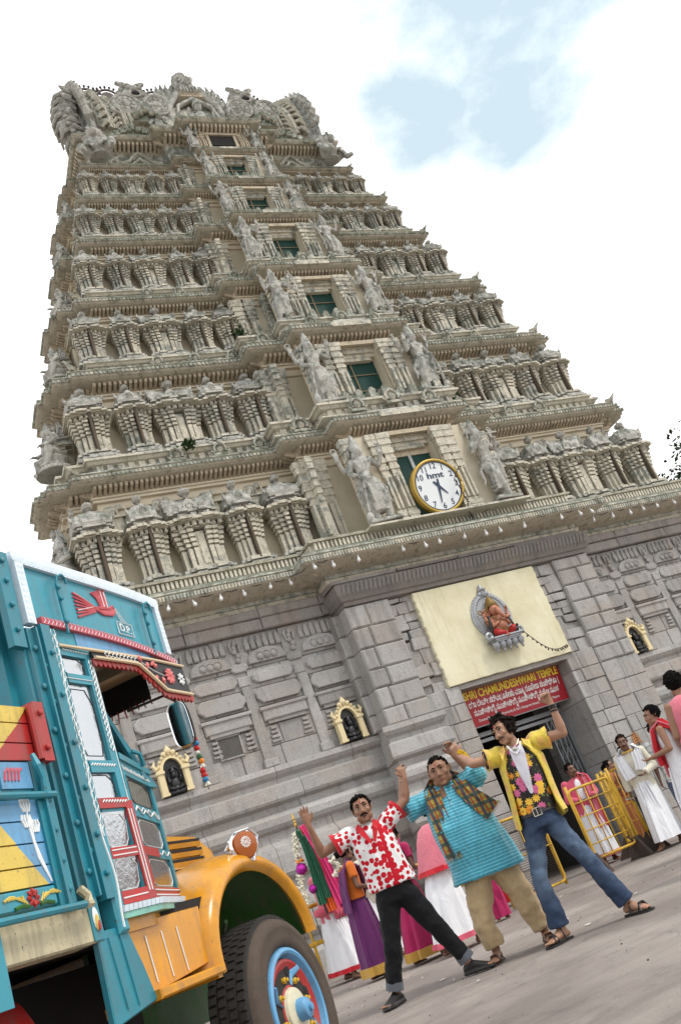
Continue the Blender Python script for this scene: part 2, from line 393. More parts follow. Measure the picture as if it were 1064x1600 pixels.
# ---- levels (lip corner half width, lip front y, lip height), measured from the place
ZC = [9.35, 12.03, 14.26, 16.37, 18.1, 19.57]
BW = [6.74, 6.07, 5.46, 4.88, 4.42, 3.99]
YF = [.33, .83, 1.22, 1.61, 1.95, 2.24]
BI = [(1.60, -.62), (1.45, -.20), (1.32, .27), (1.21, .75), (1.07, 1.27), (.97, 1.62)]     # inner bay half, y
ZL = [6.88]+ZC[:-1]
SIDE = [[(.60, 2.5, .42), (.80, 2.1, .52), (.98, 1.75, .62)], [(1.02, 3.3, .37), (1.35, 2.94, .50), (1.75, 2.57, .62)], [(1.5, 3.6, .33), (1.72, 3.3, .45), (2.2, 3.0, .56)],
        [(2.2, 4.1, .29), (2.5, 3.8, .38), (2.88, 3.55, .46)], [(2.6, 4.4, .29), (2.85, 4.15, .40), (3.22, 3.86, .48)], [(2.75, 4.5, .25), (3.0, 4.2, .34), (3.3, 3.9, .42)]]
def tier_geo(i):
    h = ZC[i]-ZL[i] if i else 2.47
    bi, yi = BI[i]; bo = bi*1.62; yo = yi+(YF[i]-yi)*.5
    lip = fpoly(BW[i], YF[i], [(bo, yo), (bi, yi)], SIDE[i])
    return h, bi, yi, bo, yo, lip
# ---- miniature shrines: unit width and height, back at y=0, front towards -y
def shrine_mesh(kind):
    mb = MB(); hs = {'kuta': .5, 'panjara': .5, 'sala': .5}[kind]
    def layer(hw, z0, z1, d, gap=.045, tx=0, split=True):
        mb.box(-hw, hw, -d, .02, z0, z1, tx, 0)
        mb.box(-hw*.80, hw*.80, -d-.045, -d+.01, z0+.003, z1+.003, tx, 0)
        if split and kind != 'sala':
            mb.box(-hw*.55, -gap, -d-.09, -d, z0+.005, z1+.006, 0, 0); mb.box(gap, hw*.55, -d-.09, -d, z0+.005, z1+.006, 0, 0)
        elif kind == 'sala':
            mb.box(-hw*.60, -.09, -d-.085, -d, z0+.005, z1+.006); mb.box(.09, hw*.60, -d-.085, -d, z0+.005, z1+.006)
        else: mb.box(-hw*.55, hw*.55, -d-.09, -d, z0+.005, z1+.006)
    # stepped moulded base
    for hw, z0, z1, d in ((.50, 0, .03, .47), (.45, .03, .06, .42), (.40, .06, .082, .36), (.44, .082, .11, .41), (.37, .11, .13, .35)):
        layer(hw, z0, z1, d, split=False)
    # body and slender posts, each carrying its own stack of widening brackets
    mb.box(-.26, .26, -.25, .02, .13, .56)
    posts = [(.10, .42, .040), (.205, .37, .038), (.305, .31, .040)] if kind != 'sala' else [(.13, .40, .036), (.225, .38, .034), (.32, .31, .036)]
    for sx in (-1, 1):
        for j, (x, dd, w) in enumerate(posts):
            mb.box(sx*x-w, sx*x+w, -dd, -.2, .132, .285); mb.box(sx*x-w-.01, sx*x+w+.01, -dd-.014, -.2, .128, .15)
            z = .285
            for k in range(5):
                xx = sx*x*(1+.055*k); hw = w*(1.08+.10*k); d = dd+.011*k
                mb.box(xx-hw, xx+hw, -d, -.18, z, z+.027); mb.box(xx-hw*.72, xx+hw*.72, -d+.03, -.18, z+.027, z+.044); z += .044
    if kind == 'sala': mb.box(-.075, .075, -.36, -.2, .13, .47); mb.box(-.05, .05, -.375, -.2, .16, .43)
    # carved bracket zone with hanging leaves
    layer(.40, z-.006, z+.006, .36)
    for x in np.linspace(-.40, .40, 8):
        dd = .40 if abs(x) > .26 else .46
        mb.box(x-.042, x+.042, -dd, -.2, z+.006, z+.045, .012, 0); mb.ball((x, -dd-.005, z+.02), (.028, .02, .02), 6, 4)
    z += .042
    # rolled double eave
    for hw, z0, z1, d in ((.46, z, z+.010, .43), (.50, z+.010, z+.026, .475), (.49, z+.026, z+.036, .465), (.45, z+.036, z+.052, .42)): layer(hw, z0, z1, d, split=True)
    z += .052
    # recessed neck with panels and small upper eave
    layer(.34, z, z+.055, .30, split=False)
    for x in (-.22, 0, .22): mb.box(x-.05, x+.05, -.42, -.2, z+.008, z+.048)
    layer(.41, z+.055, z+.070, .38, split=False); layer(.385, z+.070, z+.086, .36, split=False)
    z += .086
    zt = z
    if kind == 'sala':
        # barrel vault with horned ends and a central arch
        pr = [(.36*math.cos(a)*1.0, .155*math.sin(a)) for a in np.linspace(0, math.pi, 9)]
        rings = []
        for x in np.linspace(-.40, .40, 9):
            k = 1+.22*abs(x/.40)**3
            rings.append([(x, -.20+.5*q[0]*.5, zt+q[1]*k) for q in pr])
        mb.loft(rings)
        for s in (-1, 1):
            mb.torus((s*.41, -.19, zt+.05), .10, .03, 10, 5, -.3, math.pi+.3, 'yz', 1, .75)
            mb.tube([(s*.40, -.26, zt+.11), (s*.44, -.27, zt+.145), (s*.42, -.28, zt+.172)], [.03, .022, .006], 5)
        mb.torus((0, -.31, zt+.055), .085, .024, 12, 5, -.4, math.pi+.4, 'xz', 1, .62); mb.ball((0, -.30, zt+.05), (.06, .04, .035), 8, 5)
        mb.torus((0, -.33, zt+.055), .045, .014, 10, 4, 0, 6.2832, 'xz', 1, .6)
        for x in (-.22, .22): mb.torus((x, -.29, zt+.045), .05, .017, 8, 4, -.4, math.pi+.4, 'xz', 1, .62); mb.ball((x, -.28, zt+.04), (.03, .03, .02), 6, 4)
        mb.tube([(0, -.29, zt+.10), (0, -.28, zt+.15)], [.04, .012], 6)
        fin = [(-.0, zt+.15)]
    else:
        w = .36 if kind == 'kuta' else .30
        prof = [(w, 0), (w*1.06, .02), (w*1.0, .05), (w*.82, .085), (w*.52, .115), (w*.2, .13)]
        mb.loft([[(sx*r_, -.20+sy*r_*.62, zt+h) for sx, sy in ((-1, -1), (-.5, -1.12), (.5, -1.12), (1, -1), (1.1, -.4), (1.1, .4), (1, 1), (-1, 1), (-1.1, .4), (-1.1, -.4))] for r_, h in [(q[0], q[1]*1.3) for q in prof]])
        for k in (-1, 1):
            mb.tube([(k*w*.9, -.34, zt+.06), (k*w*1.18, -.38, zt+.085), (k*w*1.2, -.39, zt+.12)], [.035, .03, .008], 5)
        mb.torus((0, -.40, zt+.055), .095, .026, 12, 5, -.5, math.pi+.5, 'xz', 1, .58)
        mb.torus((0, -.42, zt+.052), .05, .017, 10, 4, 0, 6.2832, 'xz', 1, .58); mb.ball((0, -.41, zt+.052), (.035, .03, .022), 6, 4)
        mb.tube([(0, -.38, zt+.10), (0, -.37, zt+.135)], [.045, .012], 6)
        for x in (-.2, .2): mb.ball((x, -.36, zt+.055), (.05, .035, .035), 7, 4)
        fin = [(0, zt+.16)]
    for fx, fz in fin:
        mb.lathe([(.03, fz), (.05, fz+.01), (.03, fz+.02), (.09, fz+.034), (.115, fz+.056), (.09, fz+.078), (.04, fz+.088), (.02, fz+.10), (.004, fz+.112)], 9, (fx, -.26, 0))
    me = mb.mesh(kind); fixn(me); me.materials.append(M_SHRINE); me.materials.append(M_STAT); me.polygons.foreach_set('material_index', [int(p.center.z > .62 or p.center.z < .10) for p in me.polygons])
    zmax = max(v.co.z for v in me.vertices)
    for v in me.vertices: v.co.z /= zmax
    return me
SHR = {k: shrine_mesh(k) for k in ('kuta', 'panjara', 'sala')}
rodm = MB(); rodm.box(-.026, .026, -.5, -.40, .10, .66); ROD = rodm.mesh('groove'); ROD.materials.append(M_ROD); fixn(ROD)
kd = MB()   # small horseshoe ornament
kd.torus((0, -.05, .45), .38, .10, 14, 5, -.6, math.pi+.6, 'xz'); kd.ball((0, -.03, .42), (.24, .12, .24), 8, 5); kd.box(-.5, .5, -.1, .05, 0, .16, .06)
kd.tube([(0, -.04, .82), (0, -.03, 1.12)], [.13, .02], 6); kd.ball((0, -.13, .45), (.1, .06, .12), 6, 4)
for s in (-1, 1): kd.tube([(s*.42, -.05, .2), (s*.6, -.05, .3), (s*.55, -.05, .46)], [.09, .07, .02], 5)
KUDU = kd.mesh('kudu'); fixn(KUDU); KUDU.materials.append(M_CORN)
SHX = [(-6.60, -5.66, -4.72, -3.74, -2.80), (-6.0, -5.08, -4.16, -3.28, -2.4), (-5.38, -4.58, -3.74, -2.86, -2.12), (-4.82, -4.12, -3.36, -2.58, -1.9), (-4.34, -3.72, -3.04, -2.34, -1.72), (-3.93, -3.40, -2.80, -2.18, -1.60)]
KINDS = ('kuta', 'panjara', 'sala', 'panjara', 'kuta')
KW = {'kuta': .94, 'panjara': .82, 'sala': 1.16}
def pilaster_bm(mb, x, yf, z0, z1, w, d):
    """clustered pilaster with many mouldings, front at yf"""
    H = z1-z0
    for k, (a, b, e) in enumerate(((0, .05, 1.35), (.05, .09, 1.15), (.09, .13, 1.3), (.13, .16, 1.1), (.16, .52, .82), (.52, .55, 1.0), (.55, .60, .85), (.60, .64, 1.12), (.64, .68, .9), (.68, .73, 1.2), (.73, .77, 1.0), (.77, .83, 1.3), (.83, .87, 1.12), (.87, .94, 1.45), (.94, 1.0, 1.6))):
        ww = w*e/2; dd = d*(.6+.4*e)
        mb.box(x-ww, x+ww, yf-dd+d, yf+d, z0+a*H, z0+b*H)
    for s in (-1, 1): mb.box(x+s*w*.26-w*.13, x+s*w*.26+w*.13, yf-.04, yf+.05, z0+.17*H, z0+.51*H)
M_PANE = mat('green_pane', (.008, .045, .036), .6, 0, .4, 3, bmp=.1, spec=.25)
M_WOODB = mat('window_bar', (.20, .16, .10), .8)
M_GRAYP = mat('grey_frame_paint', (.42, .44, .43), .6)
for i in range(6):
    h, bi, yi, bo, yo, lip = tier_geo(i); u = h/2.5; zc, zl = ZC[i], ZL[i]
    inset = .17*h; body = off(lip, -inset)
    T = MB()
    # frieze band and floor under the shrines, then the plain wall
    fz = .235*h if i else .02
    zb = zl+(.10*h if i else 0)
    if i:
        sweep(T, lip, [(-.1*h, zl), (.10*h, zb), (.10*h, zb+.012*h), (.06*h, zb+.02*h), (.055*h, zl+.17*h), (.085*h, zl+.18*h), (.10*h, zl+.20*h), (.115*h, zl+.205*h), (.115*h, zl+.225*h), (.07*h, zl+.235*h), (-.6*h, zl+.24*h)])
    else:
        sweep(T, lip, [(-.5, zl-.1), (.30, zl-.02), (.30, zl+.02), (-.6*h, zl+.03)])
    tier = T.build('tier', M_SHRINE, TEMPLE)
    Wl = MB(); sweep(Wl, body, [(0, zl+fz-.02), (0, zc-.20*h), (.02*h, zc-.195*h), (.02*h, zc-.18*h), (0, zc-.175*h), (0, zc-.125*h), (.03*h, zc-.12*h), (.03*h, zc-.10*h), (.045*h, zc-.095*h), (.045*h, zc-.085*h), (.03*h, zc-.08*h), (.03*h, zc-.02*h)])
    Wl.build('wall', M_WALLC, tier)
    if i:
        fr = MB(); teeth(fr, lip, .05*h, .075*h, zb+.03*h, zl+.172*h, .075*h, .6, 'bar'); fr.build('frieze_carving', M_SHRINE, tier)['kind'] = 'stuff'
    # cornice: toothed underside, beaded lip, sloping top
    C_ = MB()
    sweep(C_, lip, [(-inset+.01, zc-.03*h), (-.03*h, zc-.012*h), (0, zc), (.012*h, zc+.012*h), (.012*h, zc+.035*h), (-.008*h, zc+.045*h), (-.008*h, zc+.055*h), (.004*h, zc+.062*h), (.0, zc+.075*h), (-.05*h, zc+.098*h), (-inset-.1*h, zc+.14*h)])
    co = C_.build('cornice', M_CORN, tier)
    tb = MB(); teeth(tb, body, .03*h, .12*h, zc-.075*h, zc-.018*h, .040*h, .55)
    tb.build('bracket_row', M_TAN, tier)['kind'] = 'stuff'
    bd = MB(); teeth(bd, lip, .012*h, .026*h, zc+.012*h, zc+.035*h, .034*h, .62, 'bar'); bd.build('bead_row', M_CORN, tier)['kind'] = 'stuff'
    # upturned corner tips
    for sx in (-1, 1):
        tp = MB(); x0, y0 = sx*BW[i], YF[i]
        tp.tube([(x0-sx*.14*u, y0+.1*u, zc+.10*h), (x0-sx*.02, y0, zc+.10*h), (x0+sx*.10*u, y0-.05*u, zc+.16*h)], [.07*u, .06*u, .012], 5); tp.build('corner_tip', M_CORN, tier)
    # horseshoe ornaments on the lip
    def kudu(x, y, z, s, rz=0):
        k = link('kudu', KUDU, tier, (x, y, z)); k.scale = (s, s, s); k.rotation_euler = (0, 0, rz)
    if i:
        for sx in (-1, 1):
            for x in (SHX[i][1], SHX[i][2], SHX[i][3]): kudu(sx*(x+.45*u*(1 if x < 0 else 0)), YF[i]-.125*h, zl+.10*h, .30*u)
            kudu(sx*bi*.62, yi-.13*h, zl+.10*h, .34*u); kudu(sx*bo*.86, yo-.12*h, zl+.10*h, .36*u)
        kudu(0, yi-.125*h, zl+.14*h, .36*u)
    # shrines: front rows
    hs = (2.10/2.5)*h if i == 0 else .70*h
    z0 = zl+fz+(.02 if i == 0 else 0)
    def shrine(kind, x, y, w, rz=0, d=1.0):
        s = link('miniature_shrine', SHR[kind], tier, (x, y, z0)); s.scale = (w, w*1.5*d, hs); s.rotation_euler = (0, 0, rz)
        if kind != 'sala':
            r_ = link('groove', ROD, tier, (x, y, z0)); r_.scale = (w, w*1.5*d, hs); r_.rotation_euler = (0, 0, rz)
    yb = YF[i]+inset
    fr_y = YF[i]-.10*h
    for sx in (-1, 1):
        for kx, kind in zip(SHX[i], KINDS):
            w = KW[kind]*(SHX[i][1]-SHX[i][0])/.94
            dep = (yb-fr_y)/(.56*w*1.5)
            shrine(kind, sx*kx, yb, w, 0, dep)
    # left and right flanks
    xb = BW[i]-inset
    for sx in (-1, 1):
        for pr, yy, kind in ((SIDE[i][2][2], (SIDE[i][2][0]+SIDE[i][2][1])/2, 'sala'), (SIDE[i][0][2], (SIDE[i][0][0]+SIDE[i][1][0])/2-.1, 'panjara'), (0, (YF[i]+inset+SIDE[i][0][0])/2+.1, 'panjara')):
            w = KW[kind]*(SHX[i][1]-SHX[i][0])/.94*.72
            shrine(kind, sx*(xb+pr), yy, w, math.pi/2*(-1 if sx < 0 else 1), .55)
    # centre bay: window with deep reveal between clustered pilasters
    ww = bi*.33; wz0 = zl+fz+(.02 if i else .0); wz1 = zc-.15*h; yw = yi+inset; yq = yw-.30*u; zo = wz0+(.09*h if i else .03)
    def pil(x, y, w, d):
        pl = MB(); pilaster_bm(pl, 0, 0, 0, zc-.14*h-wz0, w, d); pl.build('pilaster', M_SHRINE, tier, (x, y, wz0))
    fw_ = MB()
    for sx in (-1, 1):
        for x, dy in ((ww+.14*u, 0), (ww+.38*u, .02), (bi*.96-.06, .05)): pil(sx*x, yq-.09*u+dy, .2*u, .16*u)
        for x in (bi+(bo-bi)*.30, bi+(bo-bi)*.66): pil(sx*x, yo+inset-.12*u, .24*u, .14*u)
        for yy in ((yo+YF[i])/2+inset*.9, yi+(yo-yi)*.6+inset):
            pl = MB(); pilaster_bm(pl, 0, 0, 0, zc-.14*h-wz0, .2*u, .12*u); xx = (bo-inset*.9) if yy > yo+inset*.5 else (bi-inset*.2)
            o_ = pl.build('pilaster', M_SHRINE, tier, (sx*xx, yy, wz0)); o_.rotation_euler = (0, 0, sx*math.pi/2)
    # front wall slabs leave a deep window opening
    for sx in (-1, 1):
        x0, x1 = sx*ww, sx*(bi-.12); fw_.box(min(x0, x1), max(x0, x1), yq, yw+.05, wz0, zc-.135*h)
    fw_.box(-ww, ww, yq+.004, yw+.05, wz0, zo); fw_.box(-ww, ww, yq+.004, yw+.05, wz1, zc-.135*h)
    fw_.build('bay_wall', M_WALLC, tier)
    wf = MB()
    for s_ in (-1, 1): wf.box(min(s_*ww, s_*(ww+.05*u)), max(s_*ww, s_*(ww+.05*u)), yq-.03, yq+.01, zo, wz1)
    wf.box(-ww-.06*u, ww+.06*u, yq-.05, yq+.02, wz1-.02, wz1+.03*h); wf.box(-ww-.06*u, ww+.06*u, yq-.06, yq+.02, zo-.05*u, zo)
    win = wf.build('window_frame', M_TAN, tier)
    zp = wz1-.2*(wz1-zo)
    pn = MB(); pn.box(-ww+.02*u, ww-.02*u, yw-.022, yw-.004, zo, zp); pn.build('pane', M_PANE, tier)
    hl = MB(); hl.box(-ww, ww, yw-.05, yw-.003, zp+.003, wz1); hl.build('window_head', M_DARK if i > 3 else M_TAN, tier)
    if i == 0:
        br = MB(); br.box(-.035, .035, yw-.06, yw-.025, zo, zp); br.build('window_bar', M_GRAYP, tier)
    else:
        for x in (-.33*ww,):
            br = MB(); br.box(x-.016, x+.016, yw-.05, yw-.025, zo+.01, zp-.01); br.build('window_bar', M_WOODB, tier)
        for t in (.3, .68):
            br = MB(); br.box(-ww+.02, ww-.02, yw-.045, yw-.027, zo+t*(zp-zo)-.01, zo+t*(zp-zo)+.01); br.build('window_bar', M_WOODB, tier)
    # raised arch-bracket over the window
    rb = MB()
    for k, (w_, za, zb_, yy) in enumerate(((.50, -.16, -.10, .10), (.44, -.20, -.16, .12), (.36, -.235, -.2, .14), (.26, -.265, -.235, .145))):
        rb.box(-bi*w_, bi*w_, yi+yy*h-.07, yw, zc+za*h, zc+zb_*h, .02, 0)
    for x in np.linspace(-bi*.40, bi*.40, 9): rb.box(x-.02*u, x+.02*u, yi+.09*h-.05, yw, zc-.15*h, zc-.105*h)
    rb.box(-bi*.34, bi*.34, yi-.03*h, yi+.2, zc+.001, zc+.045*h); rb.box(-bi*.30, bi*.30, yi-.02*h, yi+.25, zc+.045*h, zc+.075*h, .03, .02)
    rb.build('window_bracket', M_SHRINE, tier)
    # sill band of little carved blocks in front of the bay
    sb = MB()
    for x in np.linspace(-bi*.92, bi*.92, 9):
        k = .8+.4*rnd.random(); sb.box(x-.085*u, x+.085*u, yi-.10*h, yi+.05*h, wz0-.02, wz0+.075*h*k, .015, .01); sb.ball((x, yi-.085*h, wz0+.075*h*k), (.06*u, .05*u, .05*u), 6, 4)
    if i: sb.build('sill_carving', M_CORN, tier)['kind'] = 'stuff'
# relief animals on the wall between the lowest shrines
for sx in (-1, 1):
    for x in (-6.13, -5.19, -4.22, -3.27):
        an = MB(); y = 0; z = 0
        an.ball((0, -.03, .12), (.14, .06, .08), 8, 5); an.ball((.17, -.04, .16), (.07, .05, .07), 6, 4)
        for q in (-.1, -.03, .05, .12): an.tube([(q, -.04, .1), (q*1.1, -.04, -.03)], [.03, .022], 5)
        an.box(-.3, .3, -.1, .05, -.07, -.03); an.box(-.2, .2, -.05, .05, -.42, -.07)
        an.build('elephant_relief', M_SHRINE, TEMPLE, (sx*x, .33+.41, 8.75))
# ================================================================== crown of the tower
crown = MB(); z7 = ZC[5]+.20
b7 = fpoly(3.55, 2.62, [(1.5, 2.3), (.85, 1.95)])
sweep(crown, b7, [(0, z7-.2), (0, z7+.62), (.05, z7+.66), (.05, z7+.74), (.0, z7+.76), (.0, z7+.9)])
CR = crown.build('crown', M_SHRINE, TEMPLE)
ce = MB(); lip7 = off(b7, .38)
sweep(ce, lip7, [(-.37, 20.58), (-.05, 20.62), (0, 20.66), (.02, 20.70), (.0, 20.76), (-.1, 20.82), (-.6, 20.95)])
ce.build('cornice', M_CORN, CR)
te = MB(); teeth(te, b7, .05, .28, 20.40, 20.60, .12, .5); te.build('bracket_row', M_TAN, CR)['kind'] = 'stuff'
for sx in (-1, 1):    # arched rise of the eave and the relief below it
    ar = MB(); x0 = sx*2.25
    for k in range(9):
        t = -1+2*k/8; hh = .34*max(0, 1-abs(t))**.8
        ar.box(x0+t*.62-.09, x0+t*.62+.09, 2.22, 2.9, 20.62+hh, 20.78+hh)
    ar.prism([(x0-.6, 20.75), (x0, 21.15), (x0+.6, 20.75)], 2.3, 3.0)
    ar.build('eave_arch', M_CORN, CR)
    rl = MB()
    rl.tube([(x0-.55, 2.5, 19.95), (x0-.3, 2.48, 20.02), (x0-.15, 2.47, 20.2), (x0, 2.46, 20.3), (x0+.15, 2.47, 20.2), (x0+.3, 2.48, 20.02), (x0+.55, 2.5, 19.95)], .045, 6)
    rl.tube([(x0-.25, 2.5, 19.9), (x0, 2.5, 20.12), (x0+.25, 2.5, 19.9)], .04, 6)
    for k in (-.9, -.7, .7, .9): rl.torus((x0+k*1.0, 2.55, 20.02), .09, .035, 10, 5)
    rl.build('relief', M_SHRINE, CR)
# small top window
tw = MB(); tw.box(-.36, .36, 1.90, 1.945, 20.05, 20.38); tw.build('window', M_DARK, CR)
tf = MB(); tf.box(-.44, -.36, 1.86, 1.95, 19.95, 20.42); tf.box(.36, .44, 1.86, 1.95, 19.95, 20.42); tf.box(-.5, .5, 1.84, 1.95, 20.38, 20.46)
for x in (-.55, -.7, .55, .7): pilaster_bm(tf, x, 1.86, 19.8, 20.5, .12, .1)
tf.build('window_frame', M_TAN, CR)
# barrel vault
def vault(t):      # section, t from 0 (front spring) to 1 (back spring)
    a = math.pi*t
    return (YC-1.5*math.cos(a)*(1+.10*math.sin(2*a) if t < .5 else 1+.10*math.sin(2*(math.pi-a))), 20.9+2.35*math.copysign(abs(math.sin(a))**.92, math.sin(a)))
M_VAULT = tower_mat('vault_plaster', (.62, .575, .475), (.55, .535, .48), (.10, .11, .075), -.02, .4)
va = MB(); va.loft([[(x, *vault(t)) for t in np.linspace(0, 1, 25)] for x in np.linspace(-3.2, 3.2, 5)]); va.build('barrel_vault', M_VAULT, CR, smooth=True)
def on_vault(x, t, lift=0.0):
    y, z = vault(t); return Vector((x, y+(y-YC)/1.5*lift, z+(z-20.9)/2.3*lift))
# banded ribs near the ends: beads and wavy mouldings
for sx in (-1, 1):
    rb = MB()
    for x, r_ in ((2.16, .05), (2.27, .035), (2.68, .045), (2.80, .08), (3.04, .10)):
        rb.tube([on_vault(sx*x, t, .03) for t in np.linspace(.02, .8, 20)], r_, 6)
    for k in range(34): rb.ball(on_vault(sx*2.36, .03+.4*k/33, .04), .06, 6, 4)
    for k in range(17):
        t = .03+.42*k/16; a, c = on_vault(sx*2.46, t+.015, .03), on_vault(sx*2.66, t-.012, .06)
        rb.tube([a, (a+c)/2+Vector((0, -.05, .03)), c], [.04, .055, .03], 5)
    for k in range(14):
        t = .02+.46*k/13; a, c = on_vault(sx*2.82, t+.02, .08), on_vault(sx*3.08, t-.01, .16)
        rb.tube([a, (a+c)/2+Vector((0, -.07, .05)), c], [.06, .09, .04], 5)
    rb.build('vault_rib', M_VAULT, CR)
    # flared horseshoe end with a fringe of flame leaves
    ed = MB()
    rings = []; TT = np.linspace(-.02, 1.02, 27); wt = lambda t: .5+.5*math.cos(math.pi*min(1, max(0, (t-.30)/.32)))
    for k in range(7):
        q = k/6
        rings.append([(sx*(3.12+.26*q*wt(t)), YC+(vault(t)[0]-YC)*(1+.22*q**1.5*wt(t)), 20.9+(vault(t)[1]-20.9)*(1+.13*q**1.5*wt(t))) for t in TT])
    rings += [[(p[0], YC+(p[1]-YC)*.80, 20.9+(p[2]-20.9)*.86) for p in rings[-1]], [(sx*3.28, YC+(p[1]-YC)*.7, 20.9+(p[2]-20.9)*.75) for p in rings[-1]]]
    ed.loft(rings)
    for k in range(11):
        t = .05+.42*k/10; y, z = vault(t); d = Vector((sx*.35, y-YC, (z-20.9)*.6)).normalized()
        c = Vector((sx*3.36, YC+(y-YC)*1.16, 20.9+(z-20.9)*1.08)); s = .50
        ed.tube([c-d*.15, c+d*.12*s, c+d*.26*s+Vector((sx*.04, 0, .06)), c+d*.34*s+Vector((-sx*.02, 0, .16))], [.12, .14, .09, .02], 6)
    ed.build('vault_end', M_STAT, CR)
    e_ = .93 if sx < 0 else .80
    bk = MB()   # beaked face hanging at the outer end
    bk.tube([(sx*3.5, 3.1, 22.75), (sx*3.85, 2.95, 22.6), (sx*4.02, 2.9, 22.1), (sx*3.97, 2.95, 21.6), (sx*3.8, 3.0, 21.1), (sx*3.5, 3.1, 20.7)], [.26, .36, .38, .38, .34, .22], 9)
    for k in range(6): bk.tube([(sx*(3.75+.05*k), 2.65+.02*k, 22.8-.26*k), (sx*(4.05+.03*k), 2.5, 22.85-.28*k)], [.14, .03], 5)
    for k in range(7):
        z_ = 22.65-.27*k; x_ = 3.86+.16*math.sin(k*.55)
        bk.tube([(sx*(x_-.28), 2.62, z_), (sx*(x_+.06), 2.53, z_+.05), (sx*(x_+.34), 2.68, z_), (sx*(x_+.40), 2.95, z_-.04), (sx*(x_+.30), 3.25, z_-.05)], [.04, .055, .06, .055, .03], 6)
        bk.ball((sx*(x_+.12), 2.52, z_-.12), (.09, .05, .07), 7, 5)
    bk.ball((sx*4.2, 2.75, 21.5), (.16, .2, .2), 8, 6)
    bk.v = [(x*e_, y, z) for x, y, z in bk.v]; bk.build('end_mask', M_STAT, CR, smooth=50)
# masks, medallions, central crest
def mask_bm(mb, c, s):
    x, y, z = c
    mb.ball((x, y, z), (.52*s, .42*s, .56*s), 14, 10)
    for q in (-1, 1):
        mb.ball((x+q*.20*s, y-.38*s, z+.16*s), (.11*s, .09*s, .09*s), 8, 6); mb.torus((x+q*.2*s, y-.37*s, z+.2*s), .14*s, .04*s, 8, 5, .2, math.pi-.2)
        mb.ball((x+q*.33*s, y-.28*s, z-.10*s), (.16*s, .14*s, .14*s), 8, 6); mb.ball((x+q*.52*s, y+.02*s, z+.02*s), (.1*s, .12*s, .22*s), 8, 6)
        mb.tube([(x+q*.3*s, y-.25*s, z+.42*s), (x+q*.5*s, y-.15*s, z+.62*s), (x+q*.46*s, y-.1*s, z+.78*s)], [.12*s, .09*s, .02*s], 6)
    mb.ball((x, y-.46*s, z+.02*s), (.10*s, .13*s, .13*s), 8, 6)
    mb.torus((x, y-.38*s, z-.20*s), .19*s, .055*s, 14, 6, 0, 6.2832, 'xz', 1, .62)
    for k in range(5): mb.box(x+(-.14+.07*k-.022)*s, x+(-.14+.07*k+.022)*s, y-.43*s, y-.36*s, z-.17*s, z-.10*s)
    for k in range(7):
        a = math.pi*(.1+.8*k/6); mb.ball((x+.5*s*math.cos(a), y-.1*s, z+.5*s*math.sin(a)), .12*s, 7, 5)
for sx in (-1, 1):
    mk = MB(); mask_bm(mk, (sx*1.66-.1, 2.62, 22.62), .74)
    mk.tube([(sx*1.66-.5, 2.6, 22.25), (sx*1.66-.1, 2.42, 22.08), (sx*1.66+.3, 2.6, 22.25)], [.1, .16, .1], 7)
    mk.build('mask', M_STAT, CR, smooth=50)
    mm = MB(); mm.ball((sx*1.66-.1, 2.30, 22.47), (.13, .06, .075), 8, 6); mm.build('mask_mouth', M_DARK, CR)
    for x in (1.25, 2.12):
        md = MB(); c = on_vault(sx*x, .15, .10)
        for r_, q in ((.36, .06), (.26, .045), (.15, .045)): md.torus(tuple(c), r_, q, 20, 6)
        md.ball(tuple(c), (.14, .10, .14), 8, 6)
        for k in range(8): a = k*math.pi/4; md.ball((c.x+.205*math.cos(a), c.y-.02, c.z+.205*math.sin(a)), (.07, .05, .07), 6, 4)
        md.tube([c+Vector((-.4, 0, -.1)), c+Vector((-.5, -.1, -.4)), c+Vector((-.3, -.12, -.52))], [.06, .07, .02], 6)
        mo = md.build('medallion', M_STAT, CR)
    kt = MB(); c = on_vault(sx*1.75, .07, .05)
    kt.loft([[(c.x-.42, c.y-.12, c.z-.25), (c.x+.42, c.y-.12, c.z-.25), (c.x+.42, c.y+.2, c.z-.25), (c.x-.42, c.y+.2, c.z-.25)], [(c.x-.05, c.y+.02, c.z+.5), (c.x+.05, c.y+.02, c.z+.5), (c.x+.05, c.y+.25, c.z+.5), (c.x-.05, c.y+.25, c.z+.5)]])
    for k in range(5): kt.ball((c.x-.32+.16*k, c.y-.16, c.z-.1+.12*(2-abs(k-2))), .1, 7, 5)
    kt.build('vault_ornament', M_CORN, CR)
ck = MB()
ck.tube([(-1.15, 2.0, 20.95), (-1.3, 1.95, 21.5), (-1.05, 1.9, 22.2), (-.6, 1.9, 22.65), (0, 1.9, 22.8), (.6, 1.9, 22.65), (1.05, 1.9, 22.2), (1.3, 1.95, 21.5), (1.15, 2.0, 20.95)], .16, 8)
ck.tube([(-.85, 1.85, 20.95), (-.95, 1.85, 21.5), (-.75, 1.82, 22.05), (0, 1.8, 22.4), (.75, 1.82, 22.05), (.95, 1.85, 21.5), (.85, 1.85, 20.95)], .10, 7)
ck.box(-1.0, 1.0, 2.05, 2.9, 20.9, 22.4)
for sx in (-1, 1):     # flame wings
    for k in range(9):
        a = R(8+9.5*k); r0_ = 1.2; L_ = .55+.06*k if k < 6 else .8-.08*(k-6)
        p = Vector((sx*(.5+r0_*math.cos(a)*.75), 1.95+.02*k, 21.2+r0_*math.sin(a)*1.2)); d = Vector((sx*math.cos(a), 0, math.sin(a)+.35)).normalized()
        ck.tube([p, p+d*L_*.45+Vector((0, -.05, -.02)), p+d*L_*.8, p+d*L_+Vector((-sx*.08, 0, .08))], [.13, .15, .09, .02], 6)
    for k in range(5): ck.ball((sx*(.3+.12*k), 1.72, 21.05+.05*k), .12, 7, 5)
